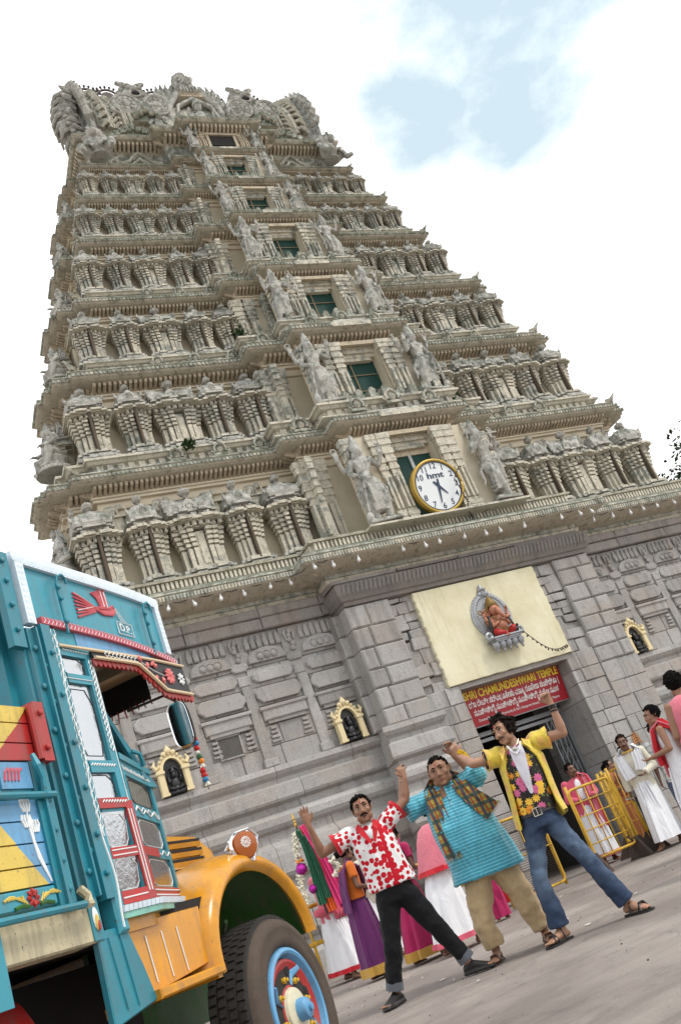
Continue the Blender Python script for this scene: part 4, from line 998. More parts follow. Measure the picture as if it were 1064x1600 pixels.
# ================================================================== statues on the tower
def statue_mesh(pose):
    mb = MB()
    # unit figure: stands 1.0 high with its crown, faces -y
    k = -.03 if pose != 'bow' else .04
    hip = (k, 0, .46); chest = (k*-.3, -.01, .66); head = (k*-.2, -.03, .79)
    eloft(mb, [((k, 0, .42), .10, .075), ((k, 0, .48), .105, .08), ((k*.4, 0, .55), .075, .06), ((0, 0, .62), .095, .07), ((0, 0, .68), .115, .07), ((0, 0, .715), .07, .05), ((0, 0, .74), .035, .035)], 14)
    mb.ball((0, -.02, .785), (.052, .058, .066), 12, 9); mb.tube([(0, -.075, .785), (0, -.086, .775)], [.009, .012], 6)
    for s in (-1, 1):
        mb.ball((s*.05, 0, .775), (.02, .02, .035), 8, 6); mb.ball((s*.062, .005, .745), (.022, .02, .022), 8, 6); mb.ball((s*.02, -.07, .795), (.011, .008, .008), 6, 4)
    mb.lathe([(.056, .82), (.064, .835), (.056, .85), (.052, .865), (.058, .88), (.044, .90), (.046, .92), (.028, .945), (.026, .96), (.012, .98), (.004, 1.0)], 10, (0, .0, 0))
    mb.torus((0, .03, .80), .085, .015, 14, 5, -.3, math.pi+.3, 'xz', 1, 1.1)
    mb.torus((0, -.03, .69), .07, .016, 16, 5, math.pi, 2*math.pi, 'xz', 1, .9); mb.torus((0, -.05, .70), .095, .010, 16, 5, math.pi, 2*math.pi, 'xz', 1, 1.3)
    legs = {'stand': (((-.06, 0, .44), (-.075, -.03, .25), (-.06, 0, .03)), ((.04, 0, .44), (.10, -.05, .26), (.085, -.01, .03))),
            'bow': (((-.05, 0, .44), (-.10, -.05, .26), (-.13, 0, .03)), ((.06, 0, .44), (.05, -.02, .24), (.02, 0, .03))),
            'flute': (((-.05, 0, .44), (-.05, -.03, .25), (-.03, 0, .03)), ((.05, 0, .44), (.03, -.07, .25), (-.075, -.04, .04)))}[pose]
    for a in legs:
        mb.tube(a, [.075, .052, .034], 10); mb.tube([a[2], (a[2][0], -.06, .015)], [.032, .022], 8)
        for z in (.07, .09): mb.torus((a[2][0], 0, z), .038, .010, 10, 5, plane='xy')
    # skirt folds and sashes
    for x in np.linspace(-.09, .09, 8): mb.tube([(k+x*.9, -.072, .45), (x*.95, -.085, .30), (x*.9, -.062, .13)], [.010, .011, .008], 6)
    for z in (.13, .17, .21): mb.torus((-.065, -.01, z), .05, .008, 10, 4, plane='xy'); mb.torus((.07, -.02, z), .05, .008, 10, 4, plane='xy')
    eloft(mb, [((0, 0, .12), .075, .045), ((0, -.005, .27), .085, .06), ((k, 0, .44), .10, .075)], 14)
    mb.torus((k, 0, .47), .105, .018, 16, 6, plane='xy', sz=.78)
    mb.tube([(k-.06, -.08, .46), (k-.03, -.10, .36), (k-.04, -.09, .22)], [.02, .024, .014], 6)
    for s in (-1, 1): mb.tube([(s*.10, 0, .44), (s*.17, 0, .36), (s*.16, 0, .26), (s*.19, 0, .20)], [.02, .024, .018, .008], 6)
    arms = {'stand': [((.11, 0, .69), (.19, -.03, .60), (.22, -.08, .70), (.225, -.09, .76)), ((-.11, 0, .69), (-.17, .0, .58), (-.13, -.09, .50), (-.10, -.11, .47)), ((.10, .02, .69), (.21, .03, .63), (.27, .02, .73), (.28, .02, .78)), ((-.10, .02, .69), (-.21, .03, .63), (-.25, .0, .74), (-.26, 0, .79))],
            'bow': [((.11, 0, .69), (.20, -.04, .62), (.24, -.09, .54), (.25, -.10, .5)), ((-.11, 0, .69), (-.2, -.03, .62), (-.23, -.06, .74), (-.23, -.07, .80)), ((.10, .02, .69), (.2, .03, .66), (.27, .0, .76), (.28, 0, .81))],
            'flute': [((.11, 0, .69), (.19, -.03, .58), (.10, -.12, .68), (.06, -.13, .71)), ((-.11, 0, .69), (-.19, -.03, .60), (-.12, -.12, .68), (-.08, -.13, .71)), ((-.10, .02, .69), (-.2, .03, .64), (-.25, 0, .75), (-.26, 0, .80))]}[pose]
    for a in arms:
        mb.tube(a[:3], [.036, .032, .024], 8); mb.ball(a[0], (.046, .04, .042), 8, 6)
        d = Vector(a[3])-Vector(a[2]); hand_bm(mb, a[2], d, (0, -1, .2), (-math.copysign(1, a[0][0]), 0, .2), .62, .2, .8)
        mb.torus(a[2], .027, .009, 8, 5, plane='xy')
    if pose == 'stand':     # club and weapons
        mb.tube([(-.10, -.12, .48), (-.15, -.10, .25), (-.17, -.08, .10)], [.014, .018, .02], 7); mb.ball((-.175, -.08, .07), (.045, .045, .06), 9, 7)
        mb.tube([(.28, .02, .76), (.28, .02, .87)], [.012, .008], 6); mb.torus((-.26, 0, .84), .035, .011, 12, 5)
        for s in (-.025, .025): mb.tube([(.28, .02, .82), (.28+s, .02, .86), (.28+s*.8, .02, .89)], [.009, .009, .004], 5)
    elif pose == 'bow':
        mb.tube([(.24, -.1, .85), (.30, -.1, .68), (.29, -.1, .45), (.22, -.08, .20)], [.008, .015, .015, .008], 6); mb.tube([(-.23, -.07, .8), (-.25, -.05, .88)], [.013, .01], 6)
    else:
        mb.tube([(-.20, -.14, .74), (.12, -.14, .71)], .012, 6); mb.torus((-.26, 0, .85), .03, .010, 10, 5)
    mb.box(-.19, .19, -.11, .08, 0, .03); mb.box(-.16, .16, -.09, .07, .03, .045)
    # slab of carved foliage tying the figure to the wall
    mb.tube([(-.06, .04, .1), (-.05, .07, .5), (0, .06, .8)], [.04, .05, .04], 7)
    return mb
def seated_mesh():
    mb = MB()
    eloft(mb, [((0, 0, .30), .17, .14), ((0, 0, .40), .15, .12), ((0, 0, .55), .13, .10), ((0, 0, .66), .15, .10), ((0, 0, .71), .06, .06)], 14)
    mb.ball((0, -.03, .78), (.075, .08, .085), 12, 9); mb.lathe([(.078, .82), (.088, .84), (.06, .88), (.06, .91), (.02, .97), (.004, 1.0)], 10, (0, 0, 0))
    for s in (-1, 1):
        mb.tube([(s*.12, 0, .34), (s*.26, -.17, .34), (s*.16, -.22, .12)], [.10, .085, .055], 9); mb.tube([(s*.16, -.22, .12), (s*.17, -.32, .07)], [.05, .03], 7)
        mb.tube([(s*.16, 0, .67), (s*.25, -.05, .52), (s*.20, -.18, .45)], [.055, .048, .036], 8)
        hand_bm(mb, (s*.20, -.18, .45), (-s*.2, -1, -.1), (0, 0, -1), (-s, 0, 0), .9, .25, .5); mb.ball((s*.08, 0, .77), (.03, .03, .05), 7, 5)
    mb.torus((0, -.06, .66), .10, .02, 14, 5, math.pi, 2*math.pi, 'xz', 1, .9); mb.ball((0, -.10, .46), (.12, .08, .1), 9, 7)
    mb.lathe([(.30, 0), (.31, .05), (.24, .08), (.22, .16), (.27, .22), (.25, .26)], 12, (0, -.05, 0))
    return mb
def lion_mesh():
    mb = MB()
    eloft(mb, [((0, .05, .10), .26, .22), ((0, .05, .30), .24, .22), ((0, 0, .50), .22, .19), ((0, -.03, .66), .18, .15)], 14)
    mb.ball((0, -.10, .78), (.19, .19, .19), 14, 10); mb.ball((0, -.27, .72), (.12, .10, .09), 10, 7); mb.ball((0, -.25, .63), (.10, .09, .04), 9, 6)
    for k in range(12):
        a = 2*math.pi*k/12; mb.ball((.20*math.cos(a), -.03, .78+.20*math.sin(a)), (.075, .08, .075), 8, 6)
    for k in range(9):
        a = 2*math.pi*k/9; mb.ball((.25*math.cos(a), .06, .74+.23*math.sin(a)), (.08, .09, .08), 8, 6)
    for s in (-1, 1):
        mb.ball((s*.08, -.26, .83), (.045, .04, .04), 8, 6); mb.tube([(s*.05, -.28, .90), (s*.15, -.22, .90)], [.02, .015], 6); mb.tube([(s*.12, -.05, .95), (s*.15, -.03, 1.03)], [.05, .015], 7)
        mb.tube([(s*.18, -.02, .58), (s*.27, -.18, .40), (s*.15, -.30, .30)], [.09, .075, .06], 9); hand_bm(mb, (s*.15, -.30, .30), (-s*.3, -.5, -1), (0, .5, -.3), (-s, 0, 0), 1.2, .3, .6)
        mb.tube([(s*.18, .05, .22), (s*.40, -.16, .34), (s*.34, -.28, .06)], [.15, .13, .08], 10); mb.tube([(s*.34, -.28, .06), (s*.40, -.46, .03)], [.08, .06], 8)
    mb.ball((0, -.13, .36), (.18, .13, .17), 10, 8)
    return mb
_ST = {}
def statue(kind, label, loc, s, rz=0, flip=False, group=None):
    key = (kind, flip)
    if key not in _ST:
        mb = {'seat': seated_mesh, 'lion': lion_mesh}.get(kind, lambda: statue_mesh(kind))()
        if flip: mb.v = [(-x, y, z) for x, y, z in mb.v]; mb.f = [f[::-1] for f in mb.f]
        o = remesh(mb, 'guardian_statue', M_STAT, None, .0085, 0); _ST[key] = o.data; bpy.data.objects.remove(o)
    nm = {'seat': 'seated_statue', 'lion': 'lion_statue'}.get(kind, 'guardian_statue')
    o = link(nm, _ST[key], None, loc); o.scale = (s*.86 if kind not in ('seat', 'lion') else s, s, s); o.rotation_euler = (0, 0, rz)
    return tag(o, label, 'statue', group)
for i in range(6):
    h, bi, yi, bo, yo, lip = tier_geo(i); u = h/2.5
    z = ZL[i]+(.24*h if i else .06); s = .84*h if i == 0 else .72*h
    where = ['beside the clock', 'beside the green window just above the clock', 'beside the second window above the clock', 'beside the third window above the clock', 'beside the fourth window above the clock', 'beside the highest full window'][i]
    xs = bi*.90; y = yi-.03*h
    pl_ = {0: 'stand', 1: 'stand', 2: 'bow', 3: 'stand', 4: 'flute', 5: 'stand'}[i]; pr_ = {0: 'flute', 1: 'stand', 2: 'stand', 3: 'bow', 4: 'stand', 5: 'stand'}[i]
    statue(pl_, 'weathered crowned guardian statue %s, on its left side' % where, (-xs, y, z), s, R(-8), False, 'guardian statues beside the tower windows')
    statue(pr_, 'weathered crowned guardian statue %s, on its right side' % where, (xs, y, z), s, R(8), True, 'guardian statues beside the tower windows')
for sx in (-1, 1):
    statue('stand', 'small statue on the topmost ledge %s of the little top window' % ('left' if sx < 0 else 'right'), (sx*.92, 1.78, 19.72), .95, 0, sx > 0, 'guardian statues beside the tower windows')
    statue('lion', 'crouching lion statue on the %s corner under the tower crown' % ('left' if sx < 0 else 'right'), (sx*3.42, 2.18, 19.78), 1.0, R(-18*sx*-1 if False else 18*sx), False, 'lion statues at the crown corners')
for k, (x, y, z, s) in enumerate(((-7.12, 1.0, 7.35, 1.35), (-6.72, 1.45, 10.2, 1.25), (-6.05, 2.0, 12.75, 1.0), (-5.42, 2.45, 14.85, .95), (-4.92, 2.95, 16.85, .85), (-4.45, 3.0, 18.4, .75))):
    statue('seat', 'pale seated statue on the left flank of the tower, %s ledge from the bottom' % ['first', 'second', 'third', 'fourth', 'fifth', 'sixth'][k], (x, y, z), s, R(-75), False, 'seated statues on the tower flank')
# ================================================================== clock over the eave
M_CLF = mat('clock_face', (.80, .83, .84), .3, 0, .03, 3, bmp=0); M_GOLD = mat('clock_gold', (.50, .33, .07), .45, .35, .12, 8, bmp=.1); M_NAVY = mat('clock_blue', (.035, .055, .10), .5, bmp=0)
CK = thing('wall_clock', 'large round clock with gold rim and white face above the eave', 'clock', (.01, -.70, 7.54)); CK.rotation_euler = (R(9), 0, 0)
mb = MB(); mb.lathe([(.001, -.10), (.50, -.10), (.50, .05), (.001, .05)], 40, (0, 0, 0), 'y'); mb.build('clock_case', M_DARK, CK)
mb = MB(); mb.torus((0, -.05, 0), .560, .034, 48, 8); mb.lathe([(.555, -.08), (.588, -.08), (.588, .03), (.555, .05)], 48, (0, 0, 0), 'y'); mb.build('rim', M_GOLD, CK, smooth=True)
mb = MB(); mb.lathe([(.001, .046), (.53, .046), (.53, .054), (.001, .054)], 48, (0, 0, 0), 'y'); mb.build('clock_face', M_CLF, CK)
mb = MB(); mb.torus((0, -.062, 0), .517, .010, 48, 6); mb.build('inner_ring', M_NAVY, CK)
for n in range(1, 13):
    a = math.pi/2-2*math.pi*n/12
    text(str(n), 'numeral', M_NAVY, CK, (.43*math.cos(a), -.056, .43*math.sin(a)), FR, .17, .003, bold=.002)
text('hmt', 'clock_lettering', M_NAVY, CK, (0, -.056, .23), FR, .17, .003, width=.40, bold=.005)
def hand_(ang, l0, l1, w, nm, y):
    mb = MB(); d = Vector((math.sin(ang), 0, math.cos(ang))); n = Vector((math.cos(ang), 0, -math.sin(ang)))
    P4_ = [d*-l0-n*w*.7, d*-l0+n*w*.7, n*w, d*l1+n*w*.3, d*l1-n*w*.3, -n*w]
    mb.loft([[p+Vector((0, y+.006, 0)) for p in P4_], [p+Vector((0, y, 0)) for p in P4_]]); mb.build(nm, M_NAVY, CK)
hand_(R(138), .14, .25, .030, 'hour_hand', -.066); hand_(R(187), .15, .36, .026, 'minute_hand', -.074)
# string of dry leaves and a cable hanging across the clock
M_DRY = mat('dry_leaf', (.05, .035, .028), .9)
gl = thing('dry_garland', 'dark withered leaf string hanging across the clock face', 'garland', (.35, -.86, 7.3)); mb = MB(); lf_ = MB()
pts = [(.25, 0, .55), (.0, -.02, .28), (.03, -.03, .0), (.08, .0, -.25), (.1, .10, -.42), (.1, .12, -.6)]
mb.tube(pts, .008, 5); mb.build('string', M_DRY, gl)
for k in range(26):
    t = k/25*4.999; i = int(t); p = Vector(pts[i]).lerp(Vector(pts[i+1]), t-i); q = p+Vector((rnd.uniform(-.05, .05), -.02, -.05)); lf_.tube([p, (p+q)/2, q], [.004, .018, .003], 4)
lf_.build('leaf_cluster', M_DRY, gl)['kind'] = 'stuff'
# ================================================================== painted elephant-headed relief in its silver frame
M_SILV = mat('silver_paint', (.36, .37, .39), .42, .35, .25, 14, .1, 90, bmp=.3); M_SKYB = mat('blue_backing', (.17, .42, .66), .6, 0, .06, 5)
M_SKINP = mat('painted_skin', (.46, .19, .12), .5, 0, .25, 24); M_REDC = mat('painted_red', (.40, .018, .018), .45, 0, .3, 24); M_GOLDP = mat('painted_gold', (.23, .14, .04), .5, .3, .3, 30, bmp=.3); M_DKB = mat('painted_dark', (.02, .03, .03), .6)
GN = thing('deity_relief', 'painted elephant-headed deity seated in an oval silver frame on yellow plaster', 'relief', (.0, -.60, 4.62)); GN.scale = (.88, .9, .92)
mb = MB()
for r_, q in ((.475, .045), (.395, .03)): mb.torus((0, -.03, .08), r_, q, 44, 7, sx=.88)
mb.lathe([(.385, .0), (.49, .0), (.50, .035), (.385, .05)], 44, (0, 0, .08), 'y')
mb.v = [(x*(.88 if abs(y) <= .06 and False else 1), y, z) for x, y, z in mb.v]
for k in range(40):
    a = 2*math.pi*k/40; mb.ball((.435*math.cos(a)*.9, -.055, .08+.435*math.sin(a)), (.024, .022, .024), 6, 4)
    mb.ball((.515*math.cos(a)*.9, -.02, .08+.515*math.sin(a)), (.03, .03, .03), 6, 4)
mb.ball((0, -.05, .60), (.10, .06, .10), 10, 7); mb.lathe([(.09, .64), (.11, .67), (.06, .71), (.05, .76), (.01, .80)], 10, (0, -.04, 0))
for s in (-1, 1): mb.ball((s*.09, -.05, .58), (.05, .05, .06), 8, 6); mb.ball((s*.035, -.11, .61), (.018, .015, .018), 6, 4)
mb.build('frame', M_SILV, GN, smooth=40)
mb = MB(); mb.lathe([(.001, .0), (.40, .0), (.40, .012), (.001, .012)], 40, (0, 0, .08), 'y'); mb.build('backing', M_SKYB, GN)
mb = MB()   # bracket shelf with hanging lotus drops
mb.box(-.34, .34, -.30, .02, -.50, -.46); mb.box(-.38, .38, -.34, .02, -.46, -.43); mb.box(-.32, .32, -.27, .02, -.53, -.50)
for x in np.linspace(-.32, .32, 5):
    mb.lathe([(.02, -.505), (.075, -.53), (.085, -.58), (.06, -.64), (.03, -.68), (.035, -.70), (.005, -.75)], 9, (x, -.19, 0))
for s in (-1, 1): mb.torus((s*.40, -.2, -.38), .07, .035, 12, 6); mb.ball((s*.36, -.2, -.42), (.07, .07, .05), 8, 6)
mb.build('shelf', M_SILV, GN, smooth=40)
mb = MB()
eloft(mb, [((0, -.14, -.42), .16, .12), ((0, -.15, -.30), .17, .14), ((0, -.15, -.15), .16, .14), ((0, -.13, -.02), .15, .11), ((0, -.11, .05), .09, .08)], 14)
mb.ball((0, -.17, .16), (.11, .12, .12), 14, 10)
mb.tube([(0, -.27, .16), (.01, -.32, .06), (.05, -.34, -.04), (.12, -.35, -.09), (.19, -.34, -.06), (.21, -.33, -.02)], [.06, .05, .042, .035, .028, .018], 9)
for s in (-1, 1):
    mb.loft([[(s*.09, -.14, .22), (s*.09, -.11, .06), (s*.10, -.09, .10)], [(s*.22, -.13, .24), (s*.20, -.11, .02), (s*.21, -.09, .12)]]); mb.ball((s*.15, -.12, .14), (.08, .025, .10), 9, 7)
    mb.tube([(s*.14, -.13, .0), (s*.26, -.16, -.12), (s*.30, -.18, .04)], [.05, .045, .035], 8); hand_bm(mb, (s*.30, -.18, .04), (0, -.1, 1), (0, -1, 0), (-s, 0, .2), .9, .3, .5)
    mb.tube([(s*.13, -.15, -.03), (s*.20, -.24, -.2), (s*.10, -.33, -.14)], [.045, .04, .032], 8); hand_bm(mb, (s*.10, -.33, -.14), (-s*.5, -.5, .5), (0, 0, 1), (0, 0, 1), .8, .4, .4)
mb.ball((0, -.24, -.20), (.12, .10, .10), 10, 8)
mb.tube([(-.02, -.28, -.40), (-.0, -.34, -.46)], [.035, .03], 7)
mb.build('deity_body', M_SKINP, GN, smooth=True)
mb = MB()
for s in (-1, 1): mb.tube([(s*.08, -.16, -.38), (s*.22, -.26, -.34), (s*.20*(.3 if s < 0 else 1), -.33, -.40 if s < 0 else -.30)], [.09, .085, .05], 9)
mb.tube([(-.12, -.2, -.38), (-.08, -.30, -.40), (0, -.30, -.44)], [.08, .07, .04], 8); mb.build('deity_robe', M_REDC, GN, smooth=True)
mb = MB(); mb.lathe([(.115, .24), (.13, .27), (.12, .32), (.10, .36), (.07, .41), (.03, .45), (.006, .50)], 12, (0, -.15, 0))
for s in (-1, 1):
    mb.tube([(s*.12, -.17, .28), (s*.16, -.15, .20), (s*.15, -.14, .12)], [.025, .03, .015], 7); mb.torus((s*.28, -.17, -.05), .05, .013, 10, 5, plane='xy'); mb.tube([(s*.12, -.22, .02), (s*.06, -.28, -.12), (0, -.30, -.16)], .014, 6)
mb.torus((-.36, -.18, .16), .045, .015, 10, 5); mb.tube([(.31, -.2, .10), (.31, -.2, .20)], [.02, .012], 6); mb.torus((0, -.16, -.30), .17, .022, 16, 5, plane='xy', sz=.8)
mb.build('deity_crown', M_GOLDP, GN, smooth=40)
mb = MB(); mb.ball((.26, -.28, -.37), (.07, .06, .06), 9, 7); mb.ball((.30, -.32, -.30), (.035, .03, .035), 7, 5); mb.build('mouse', M_DKB, GN, smooth=True); mb = MB(); mb.tube([(-.22, -.22, .04), (-.27, -.2, -.2), (-.3, -.2, -.42)], [.025, .03, .02], 6); mb.build('side_garland', M_DKB, GN, smooth=True); mb = MB(); mb.tube([(.2, -.24, .02), (.28, -.22, -.2), (.34, -.24, -.42)], [.02, .025, .02], 6); mb.build('side_garland', M_DKB, GN, smooth=True)
gl = thing('leaf_garland', 'thin dry garland hung from the deity shelf to the door corner', 'garland', (.3, -.90, 4.2)); mb = MB(); lf_ = MB()
pts = [Vector((.02, .0, .0)).lerp(Vector((1.05, .28, -.42)), t)+Vector((0, 0, -.22*math.sin(math.pi*t))) for t in np.linspace(0, 1, 14)]
mb.tube(pts, .008, 5); mb.build('string', M_DRY, gl)
for p in pts:
    for k in range(2): q = p+Vector((rnd.uniform(-.03, .03), rnd.uniform(-.02, .02), -.05)); lf_.tube([p, (p+q)/2, q], [.004, .016, .003], 4)
lf_.build('leaf_cluster', M_DRY, gl)['kind'] = 'stuff'
# ================================================================== bulbs strung under the eave
M_BULB = mat('milky_bulb', (.80, .80, .78), .25, 0, .02, 3, bmp=0, spec=.6); M_CABLE = mat('dark_cable', (.06, .06, .065), .7, bmp=0)
SL = thing('bulb_string', 'string of white bulbs hanging under the temple eave', 'light string', (0, 0, 6.3)); cable = MB()
bl = MB(); bl.lathe([(.016, 0), (.017, -.04), (.018, -.045), (.034, -.085), (.036, -.105), (.024, -.13), (.002, -.137)], 10); BULB = bl.mesh('bulb'); fixn(BULB); BULB.materials.append(M_BULB); BULB.polygons.foreach_set('use_smooth', [True]*len(BULB.polygons))
last = None
for x in [-7.3+.46*k for k in range(9)]+[-3.45+.475*k for k in range(15)]+[3.65+.46*k for k in range(8)]:
    y = -1.02 if abs(x) < 3.5 else -.50
    x += rnd.uniform(-.10, .10)
    if rnd.random() < .08: continue
    b = link('bulb', BULB, SL, (x, y, .03+rnd.uniform(-.03, .01))); b.rotation_euler = (rnd.uniform(-.2, .2), rnd.uniform(-.25, .25), 0)
    if last: cable.tube([last, ((last[0]+x)/2, (last[1]+y)/2-.02, .03+rnd.uniform(-.05, .01)), (x, y, .055)], .008, 4)
    last = (x, y, .055)
cable.build('cable', M_CABLE, SL)
# ================================================================== plants on the ledges, tree at the right
def leaf_mat(name, a, b):
    m, N, L, B = newmat(name); g = N.new('ShaderNodeNewGeometry'); c = mixc(N, L, ramp(N, L, g.outputs['Random Per Island'], 0, 1), a, b)
    L.new(c, B.inputs['Base Color']); B.inputs['Roughness'].default_value = .6; B.inputs['Specular IOR Level'].default_value = .3
    return m
M_LEAF = leaf_mat('leaf_green', (.018, .05, .014), (.06, .11, .03)); M_TLEAF = leaf_mat('tree_leaf', (.012, .028, .012), (.04, .07, .022)); M_BARK = mat('bark', (.07, .055, .045), .9, 0, .3, 8, bmp=.5)
def leafcard(mb, p, s, r_=None):
    r_ = r_ or rnd; a, b_ = r_.uniform(0, 6.28), r_.uniform(-.9, .9); d = Vector((math.cos(a)*math.cos(b_), math.sin(a)*math.cos(b_), math.sin(b_))); w = d.cross(Vector((r_.uniform(-1, 1), r_.uniform(-1, 1), 1))).normalized()
    b = len(mb.v); up_ = d.cross(w)*s*.12
    for q in (p, p+d*s*.5+w*s*.28+up_, p+d*s, p+d*s*.5-w*s*.28+up_): mb.pt(q)
    mb.face(b, b+1, b+2, b+3)
for k, (x, y, z, s) in enumerate(((-1.78, .95, 12.62, .30), (-2.05, .55, 9.9, .26), (-2.0, 1.1, 13.0, .2), (-1.72, 1.75, 15.0, .26), (-4.35, .3, 9.8, .12), (2.2, .4, 10.1, .2), (-1.9, 1.25, 14.5, .2))):
    mb = MB()
    for q in range(110): leafcard(mb, Vector((rnd.gauss(0, s*.5), rnd.gauss(0, s*.3), abs(rnd.gauss(0, s*.45)))), rnd.uniform(.06, .13))
    st = thing('weed_tuft', 'green weed tuft growing on the tower ledge, %s' % ['left of the second window above the clock', 'left of the window above the clock', 'higher of two by the second window', 'left of the third window above the clock', 'small one below the second row of shrines', 'right of the window above the clock', 'just below the third window from the clock'][k], 'plant', (x, y, z), 0, 'weeds growing on the tower')
    mb.build('leaves', M_LEAF, st, fix=False); sm = MB()
    for q in range(4): sm.tube([(0, 0, -.05), (rnd.gauss(0, s*.3), rnd.gauss(0, s*.2), s*.6)], [.012, .005], 4)
    sm.build('stem', M_BARK, st)
TR = thing('tree', 'leafy tree with drooping outer twigs beyond the right end of the temple', 'tree', (13.2, 5.5, 0))
mb = MB(); mb.tube([(0, 0, 0), (.1, .1, 2.5), (-.2, .2, 5), (.2, 0, 7.2)], [.42, .33, .27, .2], 9)
rt_ = random.Random(3); tips = []
for k in range(11):
    a = k*2.4; b0 = Vector((rt_.uniform(-.2, .2), rt_.uniform(-.1, .2), 4+.34*k)); e = b0+Vector((math.cos(a)*rt_.uniform(2, 3.4), math.sin(a)*rt_.uniform(2, 3.2), rt_.uniform(.8, 2.2))); m_ = (b0+e)/2+Vector((0, 0, .4)); mb.tube([b0, m_, e], [.13, .08, .03], 6); tips += [m_, e]
for q in ((-3.0, -4.0, 8.25), (-3.3, -3.9, 7.85)): mb.tube([(-.2, 0, 5.6), (-2.0, -2, 7.6), q, (q[0]-.55, q[1], q[2]-.05)], [.12, .07, .03, .008], 6); tips.append(Vector(q))
mb.build('trunk', M_BARK, TR, smooth=True)
mb = MB()
for tp in tips:
    for c in range(9):
        cc = tp+Vector((rt_.gauss(0, .6), rt_.gauss(0, .6), rt_.gauss(0, .5)))
        for q in range(55): leafcard(mb, cc+Vector((rt_.gauss(0, .24), rt_.gauss(0, .24), rt_.gauss(0, .2))), rt_.uniform(.10, .22), rt_)
mb.build('crown', M_TLEAF, TR, fix=False)
# ================================================================== the painted truck (local x forward, -y towards its right side)
def paint(name, col, rough=.38, dirt=.25, bmp=.08):
    m, N, L, B = newmat(name); p = opos(N)
    n1 = noise(N, L, 3.5, 6, p, .62); n2 = noise(N, L, 26, 4, p, .7); n3 = noise(N, L, 9, 6, p, .7, .5)
    c = mixc(N, L, ramp(N, L, n1, .3, .7), [a*.80 for a in col], [min(1, a*1.12) for a in col])
    c = mixc(N, L, math_(N, L, 'MULTIPLY', ramp(N, L, n3, .60, .74), dirt), c, (.09, .07, .05))
    c = mixc(N, L, math_(N, L, 'MULTIPLY', ramp(N, L, n2, .64, .72), .35), c, [a*.55+.03 for a in col])
    mpn = nnode(N, 'ShaderNodeMapping'); mpn.inputs['Scale'].default_value = (9, 9, .9); L.new(p, mpn.inputs[0]); sk_ = noise(N, L, 1.8, 6, mpn.outputs[0], .7)
    c = mixc(N, L, math_(N, L, 'MULTIPLY', ramp(N, L, sk_, .48, .70), dirt*1.9), c, (.13, .11, .09))
    ch_ = noise(N, L, 55, 3, p, .8, .6); c = mixc(N, L, math_(N, L, 'MULTIPLY', ramp(N, L, ch_, .63, .655), dirt*2.6, True), c, (.10, .075, .06))
    L.new(c, B.inputs['Base Color']); L.new(ramp(N, L, n1, .3, .7, (rough*.8,)*3, (min(1, rough*1.35),)*3), B.inputs['Roughness'])
    B.inputs['Specular IOR Level'].default_value = .5
    bump(N, L, B, n1, bmp, .02); return m
P_TEAL = paint('teal_paint', (.018, .215, .285)); P_TEAL2 = paint('pale_teal_paint', (.03, .285, .375)); P_RED = paint('red_paint', (.42, .022, .02)); P_YEL = paint('yellow_paint', (.62, .265, .008), .22, .2)
P_YEL2 = paint('plank_yellow', (.68, .50, .10), .5); P_BLUE = paint('blue_paint', (.12, .34, .58)); P_CREAM = paint('cream_beam', (.52, .46, .30), .5, .35); P_WHITE = mat('white_paint', (.80, .82, .82), .5, 0, .08, 9)
P_GREEN = paint('green_underside', (.03, .13, .02), .45, .35); P_PINK = mat('rose_paint', (.55, .10, .12), .5, 0, .15, 9); P_BLK = mat('black_paint', (.02, .02, .022), .5, 0, .2, 9); P_ORNG = mat('orange_paint', (.70, .22, .02), .5)
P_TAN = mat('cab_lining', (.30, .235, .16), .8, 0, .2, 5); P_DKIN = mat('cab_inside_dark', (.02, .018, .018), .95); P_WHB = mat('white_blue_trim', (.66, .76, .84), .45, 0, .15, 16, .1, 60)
M_CHROME = mat('chrome', (.80, .80, .82), .08, 1, .02, 3, bmp=0); M_SHEET = mat('polished_sheet', (.48, .50, .52), .08, 1, .10, 5, bmp=.3, bdist=.012); M_AMBER = mat('amber_lens', (.35, .09, .015), .15, 0, .1, 20, bmp=0, spec=.45, coat=.1)
M_TYRE = mat('tyre_rubber', (.028, .025, .023), .8, 0, .35, 6, .25, 70, bmp=.4); M_TYRED = mat('tyre_dusty', (.075, .055, .042), .85, 0, .4, 5, .25, 50, bmp=.3)
TK = thing('painted_truck', 'brightly painted teal and yellow truck with decorated cab and red wheel', 'truck', (-8.66, -9.87, 0), R(47.8))
TB = MB
def tpart(nm, m, f, parent=None, smooth=False):
    mb = MB(); f(mb); return mb.build(nm, m, parent or TK, smooth=smooth)
def rbx(nm, m, x0, x1, y0, y1, z0, z1, c=.006, parent=None):
    mb = MB(); mb.cbox(x0, x1, y0, y1, z0, z1, min(c, (x1-x0)*.3, (z1-z0)*.3)); return mb.build(nm, m, parent or TK)
def stroke(mb, pts, r=.006, y=0.0): mb.tube([(p[0], y, p[1]) for p in pts], r, 5)
def leafstrokes(mb, x0, z0, x1, z1, n, y, ln=.035, r=.0030, both=True):
    dx, dz = (x1-x0), (z1-z0); l = math.hypot(dx, dz); ux, uz = dx/l, dz/l
    for k in range(n):
        t = (k+.5)/n; x, z = x0+dx*t, z0+dz*t
        for s in ((-1, 1) if both else (1,)):
            px, pz = -uz*s, ux*s
            mb.tube([(x, y, z), (x+ux*ln*.5+px*ln*.35, y, z+uz*ln*.5+pz*ln*.35), (x+ux*ln+px*ln*.2, y, z+uz*ln+pz*ln*.2)], [r*.5, r, r*.4], 4)
W_ = lambda s: 0 if s < -1.04 else .22*(s+1.04)/.62        # door face folds inwards: local y
